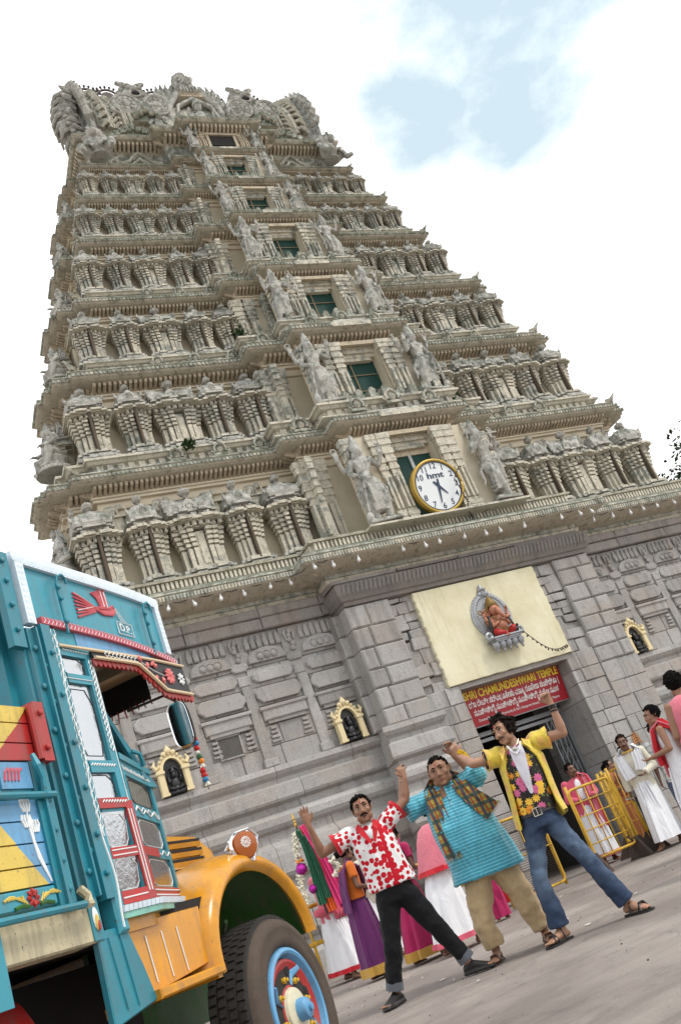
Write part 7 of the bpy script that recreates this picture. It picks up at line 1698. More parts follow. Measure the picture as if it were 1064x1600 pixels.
eloft(mb, torso_rings((-.03, 0, .86), ch, nk, .21, .19, .14), 16); mb.tube([nk+Vector((0, .01, -.06)), nk, (-.11, -.03, 1.54)], [.072, .068, .066], 12); head_bm(mb, MBh, 1.17)
shR, elR, wrR = (-.30, .0, 1.42), (-.53, -.06, 1.40), (-.455, .02, 1.68); shL, elL, wrL = (.07, .0, 1.445), (.19, -.06, 1.47), (.065, -.06, 1.70)
arm_bm(mb, shR, elR, wrR, 1.06); arm_bm(mb, shL, elL, wrL, 1.06)
hand_bm(mb, wrR, (.06, .1, 1), (.6, .6, .1), (.6, -.6, .1), 1.05, .70, .2, .9); hand_bm(mb, wrL, (-.06, -.02, 1), (-.2, -.9, .1), (-1, .1, .15), 1.06, .72, .2, .9)
for h_, k_, a_ in (((-.13, 0, .72), (-.225, -.03, .38), (-.215, .0, .095)), ((.09, 0, .72), (.165, -.02, .41), (.225, 0, .10))): mb.tube([h_, k_, a_], [.06, .05, .04], 10)
foot_bm(mb, (-.215, .0, .095), (-.25, -1, 0), 1.05); foot_bm(mb, (.225, 0, .10), (.1, -1, 0), 1.05)
remesh(mb, 'body', S_BROWN, Bp, .0068, 2); hair_parts(MBh, 'combed', M_HAIR, Bp, 5); face_parts(MBh, Bp, None, True, 1.1)
mb = MB(); eloft(mb, [((-.035, 0, .665), .335, .235), ((-.03, -.01, .78), .31, .235), ((-.05, -.04, .95), .295, .24), ((-.08, -.045, 1.12), .28, .225), ((-.11, -.02, 1.28), .25, .175), ((-.115, 0, 1.40), .205, .125), ((-.115, .0, 1.455), .12, .09), ((-.115, -.005, 1.495), .082, .078)], 20, 2.2)
sleeve(mb, shR, elR, .93, .098, .115); sleeve(mb, shL, elL, .95, .098, .12); mb.ball(elL, .10, 10, 7); mb.tube([elL, Vector(elL).lerp(Vector(wrL), .22)], [.10, .115], 12); mb.tube([elR, Vector(elR).lerp(Vector(wrR), .12)], [.10, .105], 12)
ku = remesh(mb, 'kurta', M_TURQ, Bp, .012, 2); fold_mesh(ku.data, .016, (8, 8, 2.2), 1)
mb = MB(); mb.torus((-.115, -.008, 1.497), .082, .014, 20, 6, plane='xy'); mb.tube([(-.11, -.165, 1.34), (-.112, -.10, 1.47)], [.012, .012], 6); mb.build('kurta_collar', M_TURQ, ku)
mb = MB()
for z, y in ((1.31, -.185), (1.36, -.165), (1.41, -.135)): mb.ball((-.11, y, z), .007, 7, 5)
mb.build('button', M_WCOT, ku)
def strip(mb, pts, w, th=.012, ripple=.012):
    """hanging cloth band through points (x,y,z) with half widths w, folded lengthwise"""
    rings = []; n = 9
    for i, p in enumerate(pts):
        p = Vector(p); t = (Vector(pts[min(i+1, len(pts)-1)])-Vector(pts[max(i-1, 0)])).normalized(); s = t.cross(Vector((0, -1, .15))).normalized(); nn = s.cross(t)
        ww = w[i] if hasattr(w, '__len__') else w
        f = [p+s*ww*(-1+2*k/(n-1))+nn*(ripple*math.sin(k*2.4+i*.3)) for k in range(n)]; rings.append(f+[q-nn*th for q in f[::-1]])
    mb.loft(rings)
mb = MB(); strip(mb, [(-.02, .06, 1.50), (-.10, .085, 1.53), (-.20, .05, 1.53), (-.235, -.06, 1.48), (-.245, -.16, 1.38), (-.25, -.215, 1.22), (-.245, -.235, 1.05), (-.235, -.235, .90)], [.045, .05, .06, .068, .072, .075, .08, .085])
sc1 = mb.build('checked_scarf', M_PLAID, Bp, smooth=50)
mb = MB(); strip(mb, [(-.12, .085, 1.53), (-.03, .06, 1.55), (.01, -.05, 1.50), (.035, -.15, 1.40), (.085, -.20, 1.30), (.15, -.22, 1.20), (.20, -.225, 1.13)], [.045, .055, .062, .07, .075, .085, .09]); mb.build('scarf_end', M_PLAID, sc1, smooth=50)
mb = MB()
for k in range(14): x = -.315+.16*k/13; mb.tube([(x, -.235, .905), (x+rnd.uniform(-.01, .01), -.235, .865)], [.004, .0015], 4)
for k in range(14): t = k/13; x, z = .135+.14*t, 1.105+.09*t; mb.tube([(x, -.225, z), (x+.018, -.225, z-.03)], [.004, .0015], 4)
mb.build('scarf_fringe', M_PLAID, sc1)
mb = MB(); eloft(mb, [((-.03, 0, .66), .22, .15), ((-.03, 0, .76), .22, .16), ((-.03, 0, .86), .19, .15)], 16)
legs_tube(mb, (-.135, 0, .70), (-.225, -.03, .38), (-.215, .0, .12), (.125, .105, .09)); legs_tube(mb, (.085, 0, .70), (.165, -.02, .41), (.225, 0, .125), (.125, .105, .09))
tr_ = remesh(mb, 'trousers', M_KHAKI, Bp, .013, 2); fold_mesh(tr_.data, .020, (7, 7, 9), 5)
def sandal(an, d, parent, m=None, s=1.06):
    dd = Vector((d[0], d[1], 0)).normalized(); t = Vector((-dd.y, dd.x, 0)); z0 = an[2]-.075*s; a = Vector((an[0], an[1], 0)); mb = MB()
    mb.loft([[a+Vector((0, 0, z))+dd*q*s+t*w*s for q, w in ((-.07, 0), (-.055, .034), (.05, .04), (.13, .053), (.20, .04), (.215, 0), (.20, -.04), (.13, -.053), (.05, -.04), (-.055, -.034))] for z in (z0-.020, z0-.002)])
    for q0, q1, h in ((.10, .15, .055), (.15, .11, .055), (.03, .03, .075)):
        mb.tube([a+dd*q0*s+t*.046*s+Vector((0, 0, z0)), a+dd*(q0+q1)/2*s+t*.02*s+Vector((0, 0, z0+h*s)), a+dd*(q0+q1)/2*s-t*.02*s+Vector((0, 0, z0+h*s)), a+dd*q1*s-t*.046*s+Vector((0, 0, z0))], .012, 6, flat=.5)
    return mb.build('sandal', m or M_SHOE, parent, smooth=40)
M_BRLEA = mat('brown_leather', (.06, .035, .022), .5)
sandal((-.215, .0, .095), (-.25, -1, 0), Bp, M_BRLEA); sandal((.225, 0, .10), (.1, -1, 0), Bp, M_BRLEA)
mb = MB(); mb.torus((-.458, .015, 1.66), .030, .006, 14, 5, plane='xy'); mb.build('bracelet', M_NAILW, Bp)
mb = MB()
for k in range(4): mb.torus((.045+.012*k-.02, -.075, 1.79+.006*k), .0115, .004, 10, 5, plane='xy')
mb.build('finger_ring', M_NAILW, Bp)
# ---------------------------------------------------------------- young man in the yellow flowered shirt and jeans
def floral_mat(name, base, thr=.40, sc=9.5):
    m, N, L, B = newmat(name); p = opos(N)
    v = nnode(N, 'ShaderNodeTexVoronoi', Scale=sc, Randomness=.8); L.new(p, v.inputs['Vector'])
    # petals: wobble the cell distance with the angle inside the cell
    sub = N.new('ShaderNodeVectorMath'); sub.operation = 'SUBTRACT'; sc_ = N.new('ShaderNodeVectorMath'); sc_.operation = 'SCALE'; L.new(p, sc_.inputs[0]); sc_.inputs['Scale'].default_value = 1.0
    L.new(p, sub.inputs[0]); L.new(v.outputs['Position'], sub.inputs[1]); sp = N.new('ShaderNodeSeparateXYZ'); L.new(sub.outputs[0], sp.inputs[0])
    an = math_(N, L, 'ARCTAN2', sp.outputs['Z'], sp.outputs['X']); pet = math_(N, L, 'SINE', math_(N, L, 'MULTIPLY', an, 9.0))
    d = math_(N, L, 'MULTIPLY_ADD', pet, .07); L.new(v.outputs['Distance'], N[-1].inputs[2])
    f = math_(N, L, 'LESS_THAN', d, thr); cen = math_(N, L, 'LESS_THAN', v.outputs['Distance'], .11)
    hs = N.new('ShaderNodeSeparateColor'); L.new(v.outputs['Color'], hs.inputs[0])
    pc = mixc(N, L, math_(N, L, 'GREATER_THAN', hs.outputs[0], .60), (.80, .30, .02), (.62, .13, .28)); pc = mixc(N, L, math_(N, L, 'GREATER_THAN', hs.outputs[1], .72), pc, (.85, .50, .05))
    pc = mixc(N, L, ramp(N, L, pet, .2, .9), pc, (.75, .45, .15), 'MULTIPLY') if False else pc
    pc = mixc(N, L, cen, pc, (.28, .05, .02)); lf = math_(N, L, 'GREATER_THAN', noise(N, L, 26, 2, p), .60); bs = mixc(N, L, math_(N, L, 'MULTIPLY', lf, .7), base, (.16, .19, .03))
    L.new(mixc(N, L, f, bs, pc), B.inputs['Base Color']); B.inputs['Roughness'].default_value = .75
    mpn = N.new('ShaderNodeMapping'); mpn.inputs['Scale'].default_value = (1.6, 1.6, .6); L.new(p, mpn.inputs[0]); bump(N, L, B, noise(N, L, 8, 4, mpn.outputs[0], .5, .8), .5, .03); return m
def chiffon_mat():
    m, N, L, B = newmat('yellow_chiffon'); p = opos(N); v = nnode(N, 'ShaderNodeTexVoronoi', Scale=9.0, Randomness=.8); L.new(p, v.inputs['Vector'])
    f = ramp(N, L, v.outputs['Distance'], .30, .46, (1, 1, 1), (0, 0, 0)); n = noise(N, L, 6, 4, p)
    c = mixc(N, L, n, (.60, .43, .025), (.76, .57, .06)); c = mixc(N, L, math_(N, L, 'MULTIPLY', f, .6), c, (.72, .33, .10)); c = mixc(N, L, math_(N, L, 'MULTIPLY', ramp(N, L, noise(N, L, 22, 2, p), .55, .62), .35), c, (.25, .24, .04))
    L.new(c, B.inputs['Base Color']); B.inputs['Roughness'].default_value = .55; B.inputs['Sheen Weight'].default_value = .3; B.inputs['Transmission Weight'].default_value = .0
    mpn = N.new('ShaderNodeMapping'); mpn.inputs['Scale'].default_value = (1.8, 1.8, .45); L.new(p, mpn.inputs[0]); bump(N, L, B, noise(N, L, 9, 4, mpn.outputs[0], .5, .9), .7, .03); return m
def denim_mat():
    m, N, L, B = newmat('blue_denim'); p = opos(N); n = noise(N, L, 3.2, 5, p, .6); sp = N.new('ShaderNodeSeparateXYZ'); L.new(p, sp.inputs[0])
    k = ramp(N, L, math_(N, L, 'ABSOLUTE', math_(N, L, 'SUBTRACT', sp.outputs['Z'], .60)), .05, .34, (1, 1, 1), (0, 0, 0))
    c = mixc(N, L, math_(N, L, 'MULTIPLY', ramp(N, L, n, .42, .68), k), (.018, .038, .085), (.13, .19, .28)); c = mixc(N, L, noise(N, L, 300, 2, p, .8), [.75]*3, [1.2]*3) if False else c
    L.new(c, B.inputs['Base Color']); B.inputs['Roughness'].default_value = .8; h = math_(N, L, 'MULTIPLY_ADD', noise(N, L, 350, 2, p), .12); L.new(noise(N, L, 11, 4, p, .55, .7), N[-1].inputs[2]); bump(N, L, B, h, .55, .025); return m
M_FLOR = floral_mat('black_floral_cotton', (.012, .010, .010), .47, 13.0); M_CHIF = chiffon_mat(); M_DENIM = denim_mat()
M_VEST = cloth('white_mesh_vest', (.62, .60, .66), .12, 160)
C = newperson('young man in yellow flowered open shirt and blue jeans, fist raised', (-5.55, -8.05, 0), -.588, 'three men dancing in front of the temple')
mb = MB(); ch, nk = Vector((-.035, .0, 1.38)), Vector((-.045, -.01, 1.565)); MCh = headM((-.075, -.03, 1.70), (-.62, -.80, -.10), R(-6), (-.06, 0, 1), 1.0)
eloft(mb, torso_rings((-.08, 0, .99), ch, nk, .195, .145, .10), 16); mb.tube([nk+Vector((0, .01, -.05)), nk, (-.065, -.015, 1.635)], [.064, .056, .055], 12); head_bm(mb, MCh, .98, .003)
shR, elR, wrR = (-.205, .0, 1.515), (-.43, -.05, 1.535), (-.525, .14, 1.66); shL, elL, wrL = (.145, .0, 1.52), (.385, -.02, 1.50), (.395, -.05, 1.76)
arm_bm(mb, shR, elR, wrR, .95); arm_bm(mb, shL, elL, wrL, .95)
hand_bm(mb, wrR, (-.25, .0, 1), (.3, .8, .1), (1, -.3, .1), 1.0, .70, .2, .9); hand_bm(mb, wrL, (-.22, -.05, 1), (-.35, -.9, .1), (-1, .1, .2), 1.0, 1.0, .1, 1.0)
for h_, k_, a_ in (((-.17, 0, .90), (-.275, -.03, .49), (-.275, .0, .10)), ((.0, 0, .90), (.155, -.03, .47), (.295, 0, .10))): mb.tube([h_, k_, a_], [.055, .045, .04], 10)
foot_bm(mb, (-.275, .0, .10), (-.75, -.8, 0), 1.05); foot_bm(mb, (.295, 0, .10), (.75, -.8, 0), 1.05)
remesh(mb, 'body', S_LIGHT, C, .0068, 2); hair_parts(MCh, 'long', M_HAIRB, C, 8); face_parts(MCh, C, .8, True, 1.15, False, M_HAIRB)
mb = MB(); eloft(mb, [((-.08, 0, .985), .165, .122), ((-.07, 0, 1.10), .168, .125), ((-.05, -.005, 1.25), .18, .13), ((-.04, 0, 1.40), .185, .12), ((-.042, 0, 1.50), .15, .095), ((-.045, 0, 1.56), .085, .07)], 18, 2.3); sleeve(mb, shR, elR, .55, .074, .082); sleeve(mb, shL, elL, .50, .074, .082)
fs = remesh(mb, 'flowered_shirt', M_FLOR, C, .011, 2); fold_mesh(fs.data, .006, (10, 10, 5), 4)
mb = MB(); mb.loft([[(-.095, -.118, 1.545), (-.05, -.135, 1.515), (.02, -.118, 1.545)], [(-.10, -.140, 1.45), (-.045, -.156, 1.44), (.02, -.140, 1.45)], [(-.095, -.144, 1.30), (-.05, -.152, 1.29), (-.01, -.144, 1.30)], [(-.075, -.142, 1.14), (-.06, -.145, 1.13), (-.045, -.142, 1.14)]], close=False, cap=False); mb.build('vest', M_VEST, C, fix=False, smooth=True)
mb = MB(); mb.tube([(-.10, -.115, 1.56), (-.075, -.14, 1.50), (-.045, -.158, 1.47), (-.01, -.142, 1.50), (.02, -.115, 1.56)], .008, 6); mb.build('vest_edge', M_WCOT, C)
mb = MB(); mb.tube([(-.11, -.08, 1.585), (-.08, -.125, 1.545), (-.048, -.14, 1.53), (-.015, -.125, 1.545), (.015, -.08, 1.585)], .004, 6); mb.ball((-.048, -.15, 1.515), (.02, .008, .018), 8, 6); mb.build('necklace', M_NAILW, C)
# open yellow overshirt: two front panels, back and sleeves
mb = MB(); rings = []
for z, w, d, xc, a0 in ((.90, .235, .17, -.07, .98), (1.02, .22, .16, -.07, .94), (1.15, .21, .155, -.06, .90), (1.28, .21, .152, -.048, .86), (1.40, .207, .144, -.04, .78), (1.50, .172, .115, -.043, .60), (1.565, .10, .085, -.045, .36)):
    a = np.linspace(-math.pi/2+a0, 1.5*math.pi-a0, 34)
    o_ = [(xc+w*math.cos(q), d*math.sin(q)*1.0, z+(.0 if z > .95 else .03*math.cos(q*2+.6))) for q in a]; i_ = [(xc+(w-.010)*math.cos(q), (d-.010)*math.sin(q), z) for q in a[::-1]]; rings.append(o_+i_)
mb.loft(rings); sleeve(mb, shR, elR, .50, .086, .098); sleeve(mb, shL, elL, .46, .086, .100)
ys = mb.build('yellow_overshirt', M_CHIF, C, smooth=60); fold_mesh(ys.data, .010, (9, 9, 3), 6)
mb = MB()
for s in (-1, 1):
    mb.loft([[(-.045+s*.075, .05, 1.585), (-.045+s*.125, .03, 1.55)], [(-.045+s*.082, -.05, 1.585), (-.045+s*.145, -.07, 1.545)], [(-.045+s*.085, -.115, 1.53), (-.045+s*.135, -.135, 1.46)]], close=False, cap=False)
mb.build('overshirt_collar', M_CHIF, ys, fix=False)
mb = MB(); eloft(mb, [((-.085, 0, .86), .165, .112), ((-.085, 0, .94), .160, .116), ((-.082, 0, 1.015), .150, .113)], 16)
legs_tube(mb, (-.165, 0, .88), (-.275, -.03, .49), (-.285, .0, .115), (.095, .070, .085)); legs_tube(mb, (-.005, 0, .88), (.155, -.03, .47), (.290, 0, .115), (.095, .070, .085))
tr_ = remesh(mb, 'jeans', M_DENIM, C, .012, 2); fold_mesh(tr_.data, .012, (8, 8, 11), 7)
mb = MB(); mb.loft([[(-.084+.158*math.cos(a)*k, .119*math.sin(a)*k, z) for a in np.linspace(0, 2*math.pi, 29)[:-1]] for z, k in ((.965, 1.02), (.968, 1.05), (1.005, 1.045), (1.008, 1.01))]); belt = mb.build('belt', mat('belt_leather', (.035, .034, .04), .5), C, smooth=40)
mb = MB(); q = [(-.115, .955), (-.05, .955), (-.05, 1.018), (-.115, 1.018), (-.115, .955)]; mb.tube([(x, -.132, z) for x, z in q], .006, 6); mb.tube([(-.083, -.132, .955), (-.083, -.132, 1.018)], .004, 5); mb.build('buckle', M_NAILW, belt)
sandal((-.275, .0, .10), (-.75, -.8, 0), C); sandal((.295, 0, .10), (.75, -.8, 0), C)
mb = MB(); d_ = Vector((.395-.385, -.05+.02, .26)).normalized(); mb.tube([Vector(wrL)-d_*.045, Vector(wrL)-d_*.01], [.034, .034], 12); mb.tube([Vector(wrL)-d_*.07, Vector(wrL)-d_*.055], [.036, .036], 12); mb.build('wrist_band', M_SHOE, C)
mb = MB(); mb.torus((.365, -.085, 1.845), .012, .004, 10, 5); mb.build('finger_ring', M_NAILW, C)
mb = MB(); strip(mb, [(-.515, .10, 1.70), (-.49, .11, 1.66), (-.47, .10, 1.60)], [.02, .03, .035], .006, .01); mb.build('yellow_ribbon', cloth('bright_yellow_cloth', (.80, .55, .02)), C)
# ================================================================== the people behind
def cl(n, c, **k): return cloth(n, c, **k)
K = dict(pink=cl('pink_cotton', (.60, .10, .16)), pinkl=cl('light_pink_cotton', (.62, .17, .22), fold=12), red=cl('red_cotton', (.52, .02, .03)), white=cl('white_dhoti', (.74, .74, .77), var=.06), orange=cl('orange_silk', (.58, .14, .02)), rust=cl('rust_sari', (.42, .14, .06)), purple=cl('purple_silk', (.115, .022, .11), fold=14), magenta=cl('magenta_silk', (.36, .018, .09), fold=14), grey=cl('grey_shirt_cotton', (.20, .20, .21)), black=cl('black_cotton', (.02, .02, .022)), jean=cl('dull_jeans', (.06, .075, .12)), green=cl('green_satin', (.02, .16, .08), rough=.5), hotpink=cl('hot_pink_satin', (.75, .05, .22), rough=.5), fl_or=cl('orange_satin', (.80, .14, .02), rough=.5), cream=cl('cream_cotton', (.62, .58, .48)), gold=cl('gold_border', (.48, .28, .06)))
def check_mat():
    m, N, L, B = newmat('grey_checked_cotton'); p = opos(N); sp = N.new('ShaderNodeSeparateXYZ'); L.new(p, sp.inputs[0])
    a = ramp(N, L, math_(N, L, 'SINE', math_(N, L, 'MULTIPLY', sp.outputs['X'], 75.0)), .4, .7); b = ramp(N, L, math_(N, L, 'SINE', math_(N, L, 'MULTIPLY', sp.outputs['Z'], 70.0)), .4, .7)
    c = mixc(N, L, math_(N, L, 'MULTIPLY', a, .6), (.62, .62, .60), (.28, .29, .28)); c = mixc(N, L, math_(N, L, 'MULTIPLY', b, .6), c, (.26, .27, .27)); L.new(c, B.inputs['Base Color']); B.inputs['Roughness'].default_value = .85; bump(N, L, B, noise(N, L, 9, 4, p, .5, .8), .5, .03); return m
K['check'] = check_mat()
def bystander(label, x, y, face, h=1.65, skin=S_DARK, hair='short', top=None, bottom='dhoti', bmat=None, arms='down', stride=.10, head_turn=0.0, lean=0.0, z=0.0, woman=False, shawl=None, mous=None, border=None, long_sleeve=False, seed=1, gather='devotees gathered in front of the temple', barefoot=True, hairm=None, sleeveless=False):
    """face: world direction (x, y) the chest points to"""
    rz = math.atan2(face[0], -face[1]); P_ = newperson(label, (x, y, z), rz, gather); k = h/1.70; ml = lean
    L3 = lambda x_, y_, z_: Vector((x_, y_-ml*max(0, z_-.85), z_))*k
    ch, nk, hd = L3(0, 0, 1.28), L3(0, -.01, 1.44), L3(0, -.045, 1.565); f = Vector((math.sin(head_turn), -math.cos(head_turn), -.05-ml*.4)); Mh = headM(hd, f, 0, (0, -ml*.5, 1), k*.97)
    mb = MB(); sw = .17 if woman else .185
    eloft(mb, torso_rings(L3(0, 0, .92), ch, nk, sw*k, .135*k, .095*k), 14); mb.tube([nk-Vector((0, 0, .05)), nk, hd-Vector((0, -.015, .07))], [.056*k, .052*k, .052*k], 10); head_bm(mb, Mh, .97)
    AR = {'down': ((.235, .02, 1.12), (.25, -.03, .88)), 'front': ((.245, .0, 1.12), (.13, -.22, 1.06)), 'bent': ((.25, .02, 1.14), (.20, -.22, 1.12)), 'swing': ((.23, .10, 1.13), (.24, .02, .90)), 'hold': ((.22, -.10, 1.20), (.08, -.30, 1.28))}
    arms_ = arms if isinstance(arms, (tuple, list)) else (arms, arms); aj = []
    for s, an in ((-1, arms_[0]), (1, arms_[1])):
        e, w = AR[an]; sh = L3(s*sw*1.02, 0, 1.375); e = L3(s*e[0]*(.92 if woman else 1), e[1], e[2]); w = L3(s*w[0], w[1], w[2]); arm_bm(mb, sh, e, w, .86*k if not woman else .76*k)
        d = (w-e).normalized(); hand_bm(mb, w, d, (-s, -.2, 0) if an in ('down', 'swing') else (0, .3, 1), (0, -1, .2) if an in ('down', 'swing') else (-s, 0, .2), .95*k, .35, .25); aj.append((sh, e, w))
    lg = []
    for s, st in ((-1, stride), (1, -stride)):
        hp, kn, an = L3(s*.085, 0, .88), L3(s*.095, -st*.6-.02, .48), L3(s*.10, -st, .085); mb.tube([hp, kn, an], [.085*k, .058*k, .04*k], 10); foot_bm(mb, an, (s*.15, -1), k); lg.append((hp, kn, an))
    remesh(mb, 'body', skin, P_, .0105, 2)
    hair_parts(Mh, hair, hairm or M_HAIR, P_, seed); face_parts(Mh, P_, mous, False)
    if top:
        mb = MB(); eloft(mb, [(L3(0, 0, .80 if not woman else .98), .185*k, .13*k), (L3(0, 0, .95 if not woman else 1.04), .175*k, .125*k), (L3(0, 0, 1.12), .17*k, .118*k), (L3(0, 0, 1.28), .185*k, .118*k), (L3(0, 0, 1.38), .165*k, .095*k), (L3(0, 0, 1.435), .075*k, .068*k)], 16, 2.2)
        if not sleeveless:
            for sh, e, w in aj:
                sleeve(mb, sh, e, 1.0 if long_sleeve else .55, .068*k, .066*k)
                if long_sleeve: mb.ball(e, .064*k, 10, 7); mb.tube([e, e.lerp(w, .95)], [.062*k, .05*k], 12)
        o = remesh(mb, 'shirt' if not woman else 'blouse', top, P_, .013, 2); fold_mesh(o.data, .009, (9, 9, 5), seed)
    if bottom == 'dhoti' or bottom == 'sari':
        mb = MB(); sp_ = .10+abs(stride)*.55
        drape(mb, [(L3(0, 0, 1.0), .145*k, .11*k), (L3(0, 0, .93), .165*k, .13*k), (L3(0, 0, .75), .185*k, .145*k+abs(stride)*.2), (L3(0, -.01, .45), .19*k, .15*k+abs(stride)*.7), (L3(0, -.01, .12 if bottom == 'dhoti' else .07), .205*k, .16*k+abs(stride)*1.05)], 56, .09, 9, seed)
        o = mb.build('dhoti' if bottom == 'dhoti' else 'sari_skirt', bmat, P_, smooth=70); fold_mesh(o.data, .010, (8, 8, 2.5), seed)
        mb = MB()
        for q in range(5): a = -.5+.22*q; mb.tube([L3(.04*(q-2), -.122, .95), L3(.05*(q-2)+.02, -.155-abs(stride)*.3, .6), L3(.055*(q-2)+.02, -.15-abs(stride)*.6, .3)], [.012, .020, .004], 6)
        mb.build('pleats', bmat, o)
        if border:
            mb = MB(); drape(mb, [(L3(0, -.01, .175), .211*k, .168*k+abs(stride)*1.04), (L3(0, -.01, .115 if bottom == 'dhoti' else .065), .213*k, .169*k+abs(stride)*1.08)], 56, .095, 9, seed, True); mb.build('hem_border', border, o, smooth=60)
    elif bottom == 'trousers':
        mb = MB(); eloft(mb, [(L3(0, 0, .80), .16*k, .115*k), (L3(0, 0, .90), .155*k, .115*k), (L3(0, 0, .98), .145*k, .11*k)], 14)
        for hp, kn, an in lg: legs_tube(mb, hp, kn, an+Vector((0, 0, .03)), (.098*k, .078*k, .07*k))
        o = remesh(mb, 'trousers', bmat, P_, .014, 2); fold_mesh(o.data, .008, (8, 8, 7), seed)
    if woman:   # end of the sari over the shoulder
        mb = MB(); strip(mb, [L3(.13, -.12, .95), L3(.06, -.145, 1.08), L3(-.03, -.15, 1.22), L3(-.10, -.11, 1.38), L3(-.12, .0, 1.43), L3(-.12, .12, 1.34), L3(-.10, .16, 1.1), L3(-.08, .17, .85)], [.10, .10, .09, .075, .07, .09, .11, .13]); mb.build('sari_end', bmat, P_, smooth=60)
    return P_, L3, Mh
def shawl_over(P_, L3, m, border=None, side=1, low=.95, wrap=False):
    mb = MB()
    if wrap:
        drape(mb, [(L3(0, 0, 1.45), .10, .09), (L3(0, 0, 1.41), .20, .13), (L3(0, 0, 1.28), .235, .16), (L3(0, 0, 1.1), .24, .17), (L3(0, 0, low), .25, .185)], 40, .05, 7, 1.0); o = mb.build('shawl', m, P_, smooth=70); fold_mesh(o.data, .012, (7, 7, 3), 2)
        if border: mb = MB(); drape(mb, [(L3(0, 0, low+.05), .255, .19), (L3(0, 0, low-.01), .258, .193)], 40, .05, 7, 1.0); mb.build('shawl_border', border, o, smooth=60)
    else:
        s = side; mb = MB(); strip(mb, [L3(s*.10, -.17, low), L3(s*.12, -.15, 1.2), L3(s*.13, -.09, 1.40), L3(s*.13, .02, 1.46), L3(s*.12, .12, 1.36), L3(s*.10, .16, 1.1), L3(s*.10, .16, low+.05)], [.085, .08, .07, .065, .075, .085, .09], .014, .016); o = mb.build('shawl', m, P_, smooth=60)
        if border:
            mb = MB()
            for q in (-.07, .07): mb.tube([L3(s*.10+q, -.19, low), L3(s*.12+q*.95, -.172, 1.2), L3(s*.13+q*.8, -.105, 1.41), L3(s*.13+q*.7, .02, 1.475), L3(s*.12+q*.8, .135, 1.37), L3(s*.10+q, .18, 1.1)], .010, 5)
            mb.build('shawl_stripe', border, o)
    return o
G_ = 'devotees gathered in front of the temple'
P_, L3, M_ = bystander('man in white shirt and dhoti with white towel over shoulders, walking by the barricade', -.72, -3.45, (-.78, -.62), 1.68, S_DARK, 'short', K['cream'], 'dhoti', K['white'], ('down', 'front'), .22, .25, .16, mous=1.0, long_sleeve=True, seed=11, hairm=M_HAIRB)
shawl_over(P_, L3, K['white'], None, 1, 1.12); shawl_over(P_, L3, K['white'], None, -1, 1.05)
mb = MB(); mb.torus(tuple(L3(0, -.04, 1.42)), .085, .014, 16, 6, plane='xy'); mb.build('neck_cloth', K['gold'], P_)
P_, L3, M_ = bystander('man in pink shirt and white dhoti standing behind the yellow barricade', -.55, -1.65, (-.35, -.94), 1.66, S_DARK, 'short', K['pink'], 'dhoti', K['white'], 'front', .04, .3, 0, mous=.9, seed=12, border=K['pink'], long_sleeve=True)
shawl_over(P_, L3, K['pinkl'], K['red'], 1, .55); mb = MB(); mb.ball(tuple(L3(0, -.10, 1.2)), (.075, .035, .20), 10, 8); mb.build('undershirt', K['white'], P_)
bystander('woman in rust orange sari with tied black hair near the doorway corner', .48, -1.25, (.75, -.66), 1.52, S_BROWN, 'bun', K['rust'], 'sari', K['rust'], 'front', .04, -.2, 0, woman=True, seed=13)
bystander('man in grey shirt and black trousers beside the doorway, back of his head showing', .55, -1.75, (.86, .30), 1.64, S_DARK, 'short', K['grey'], 'trousers', K['black'], ('front', 'down'), .05, -.4, 0, seed=14)
bystander('man in grey checked shirt and jeans standing behind the curly haired man', -.35, -3.75, (-.75, -.66), 1.69, S_DARK, 'short', K['check'], 'trousers', K['jean'], 'down', .08, .3, 0, mous=1.2, seed=15)
P_, L3, M_ = bystander('curly haired man in sleeveless white vest with red shawl on his shoulder', -2.15, -5.95, (-.55, .70), 1.72, S_BROWN, 'curly', K['white'], 'dhoti', K['white'], 'bent', .08, .6, 0, seed=16, sleeveless=True)
shawl_over(P_, L3, K['red'], K['pinkl'], -1, .85); shawl_over(P_, L3, K['red'], K['pinkl'], 1, 1.0)
P_, L3, M_ = bystander('tall man wrapped in pink shawl with red border at the edge of the crowd', -3.52, -7.97, (.25, .97), 1.77, S_BROWN, 'curly', None, 'dhoti', K['white'], 'front', .06, -.5, 0, seed=17)
shawl_over(P_, L3, K['pinkl'], K['red'], 1, .92, True)
P_, L3, M_ = bystander('stooping man in pink shawl and white dhoti walking behind the dancers', -5.22, -5.0, (.94, .30), 1.58, S_DARK, 'short', None, 'dhoti', K['white'], 'front', .20, 0, .34, seed=18, border=K['pink'])
shawl_over(P_, L3, K['pinkl'], K['red'], 1, .90, True)
bystander('woman in magenta sari with gold border walking behind the dotted shirt', -5.38, -4.45, (.9, .35), 1.50, S_DARK, 'bun', K['magenta'], 'sari', K['magenta'], 'front', .17, 0, .1, woman=True, seed=19, border=K['gold'])
P_, L3, M_ = bystander('woman in purple sari and orange blouse with white flowers in her hair', -5.86, -4.05, (.86, -.05), 1.53, S_DARK, 'bun', K['orange'], 'sari', K['purple'], 'front', .05, .1, .04, woman=True, seed=20, border=K['gold'])
M_FLOW = mat('white_jasmine', (.72, .68, .55), .8, 0, .15, 40)
mb = MB()
for q in range(60): mb.ball(tuple(L3(rnd.gauss(-.02, .025), .13+.05*math.sin(q*.2)+rnd.gauss(0, .012), 1.56-.30*q/59)), .016, 6, 4)
mb.build('hair_flowers', M_FLOW, P_)
P_, L3, M_ = bystander('person in white dhoti with red waist cloth carrying the flag pole', -5.62, -2.45, (.45, -.85), 1.58, S_DARK, 'short', K['pinkl'], 'dhoti', K['white'], 'hold', .16, 0, .05, seed=21, border=K['red'])
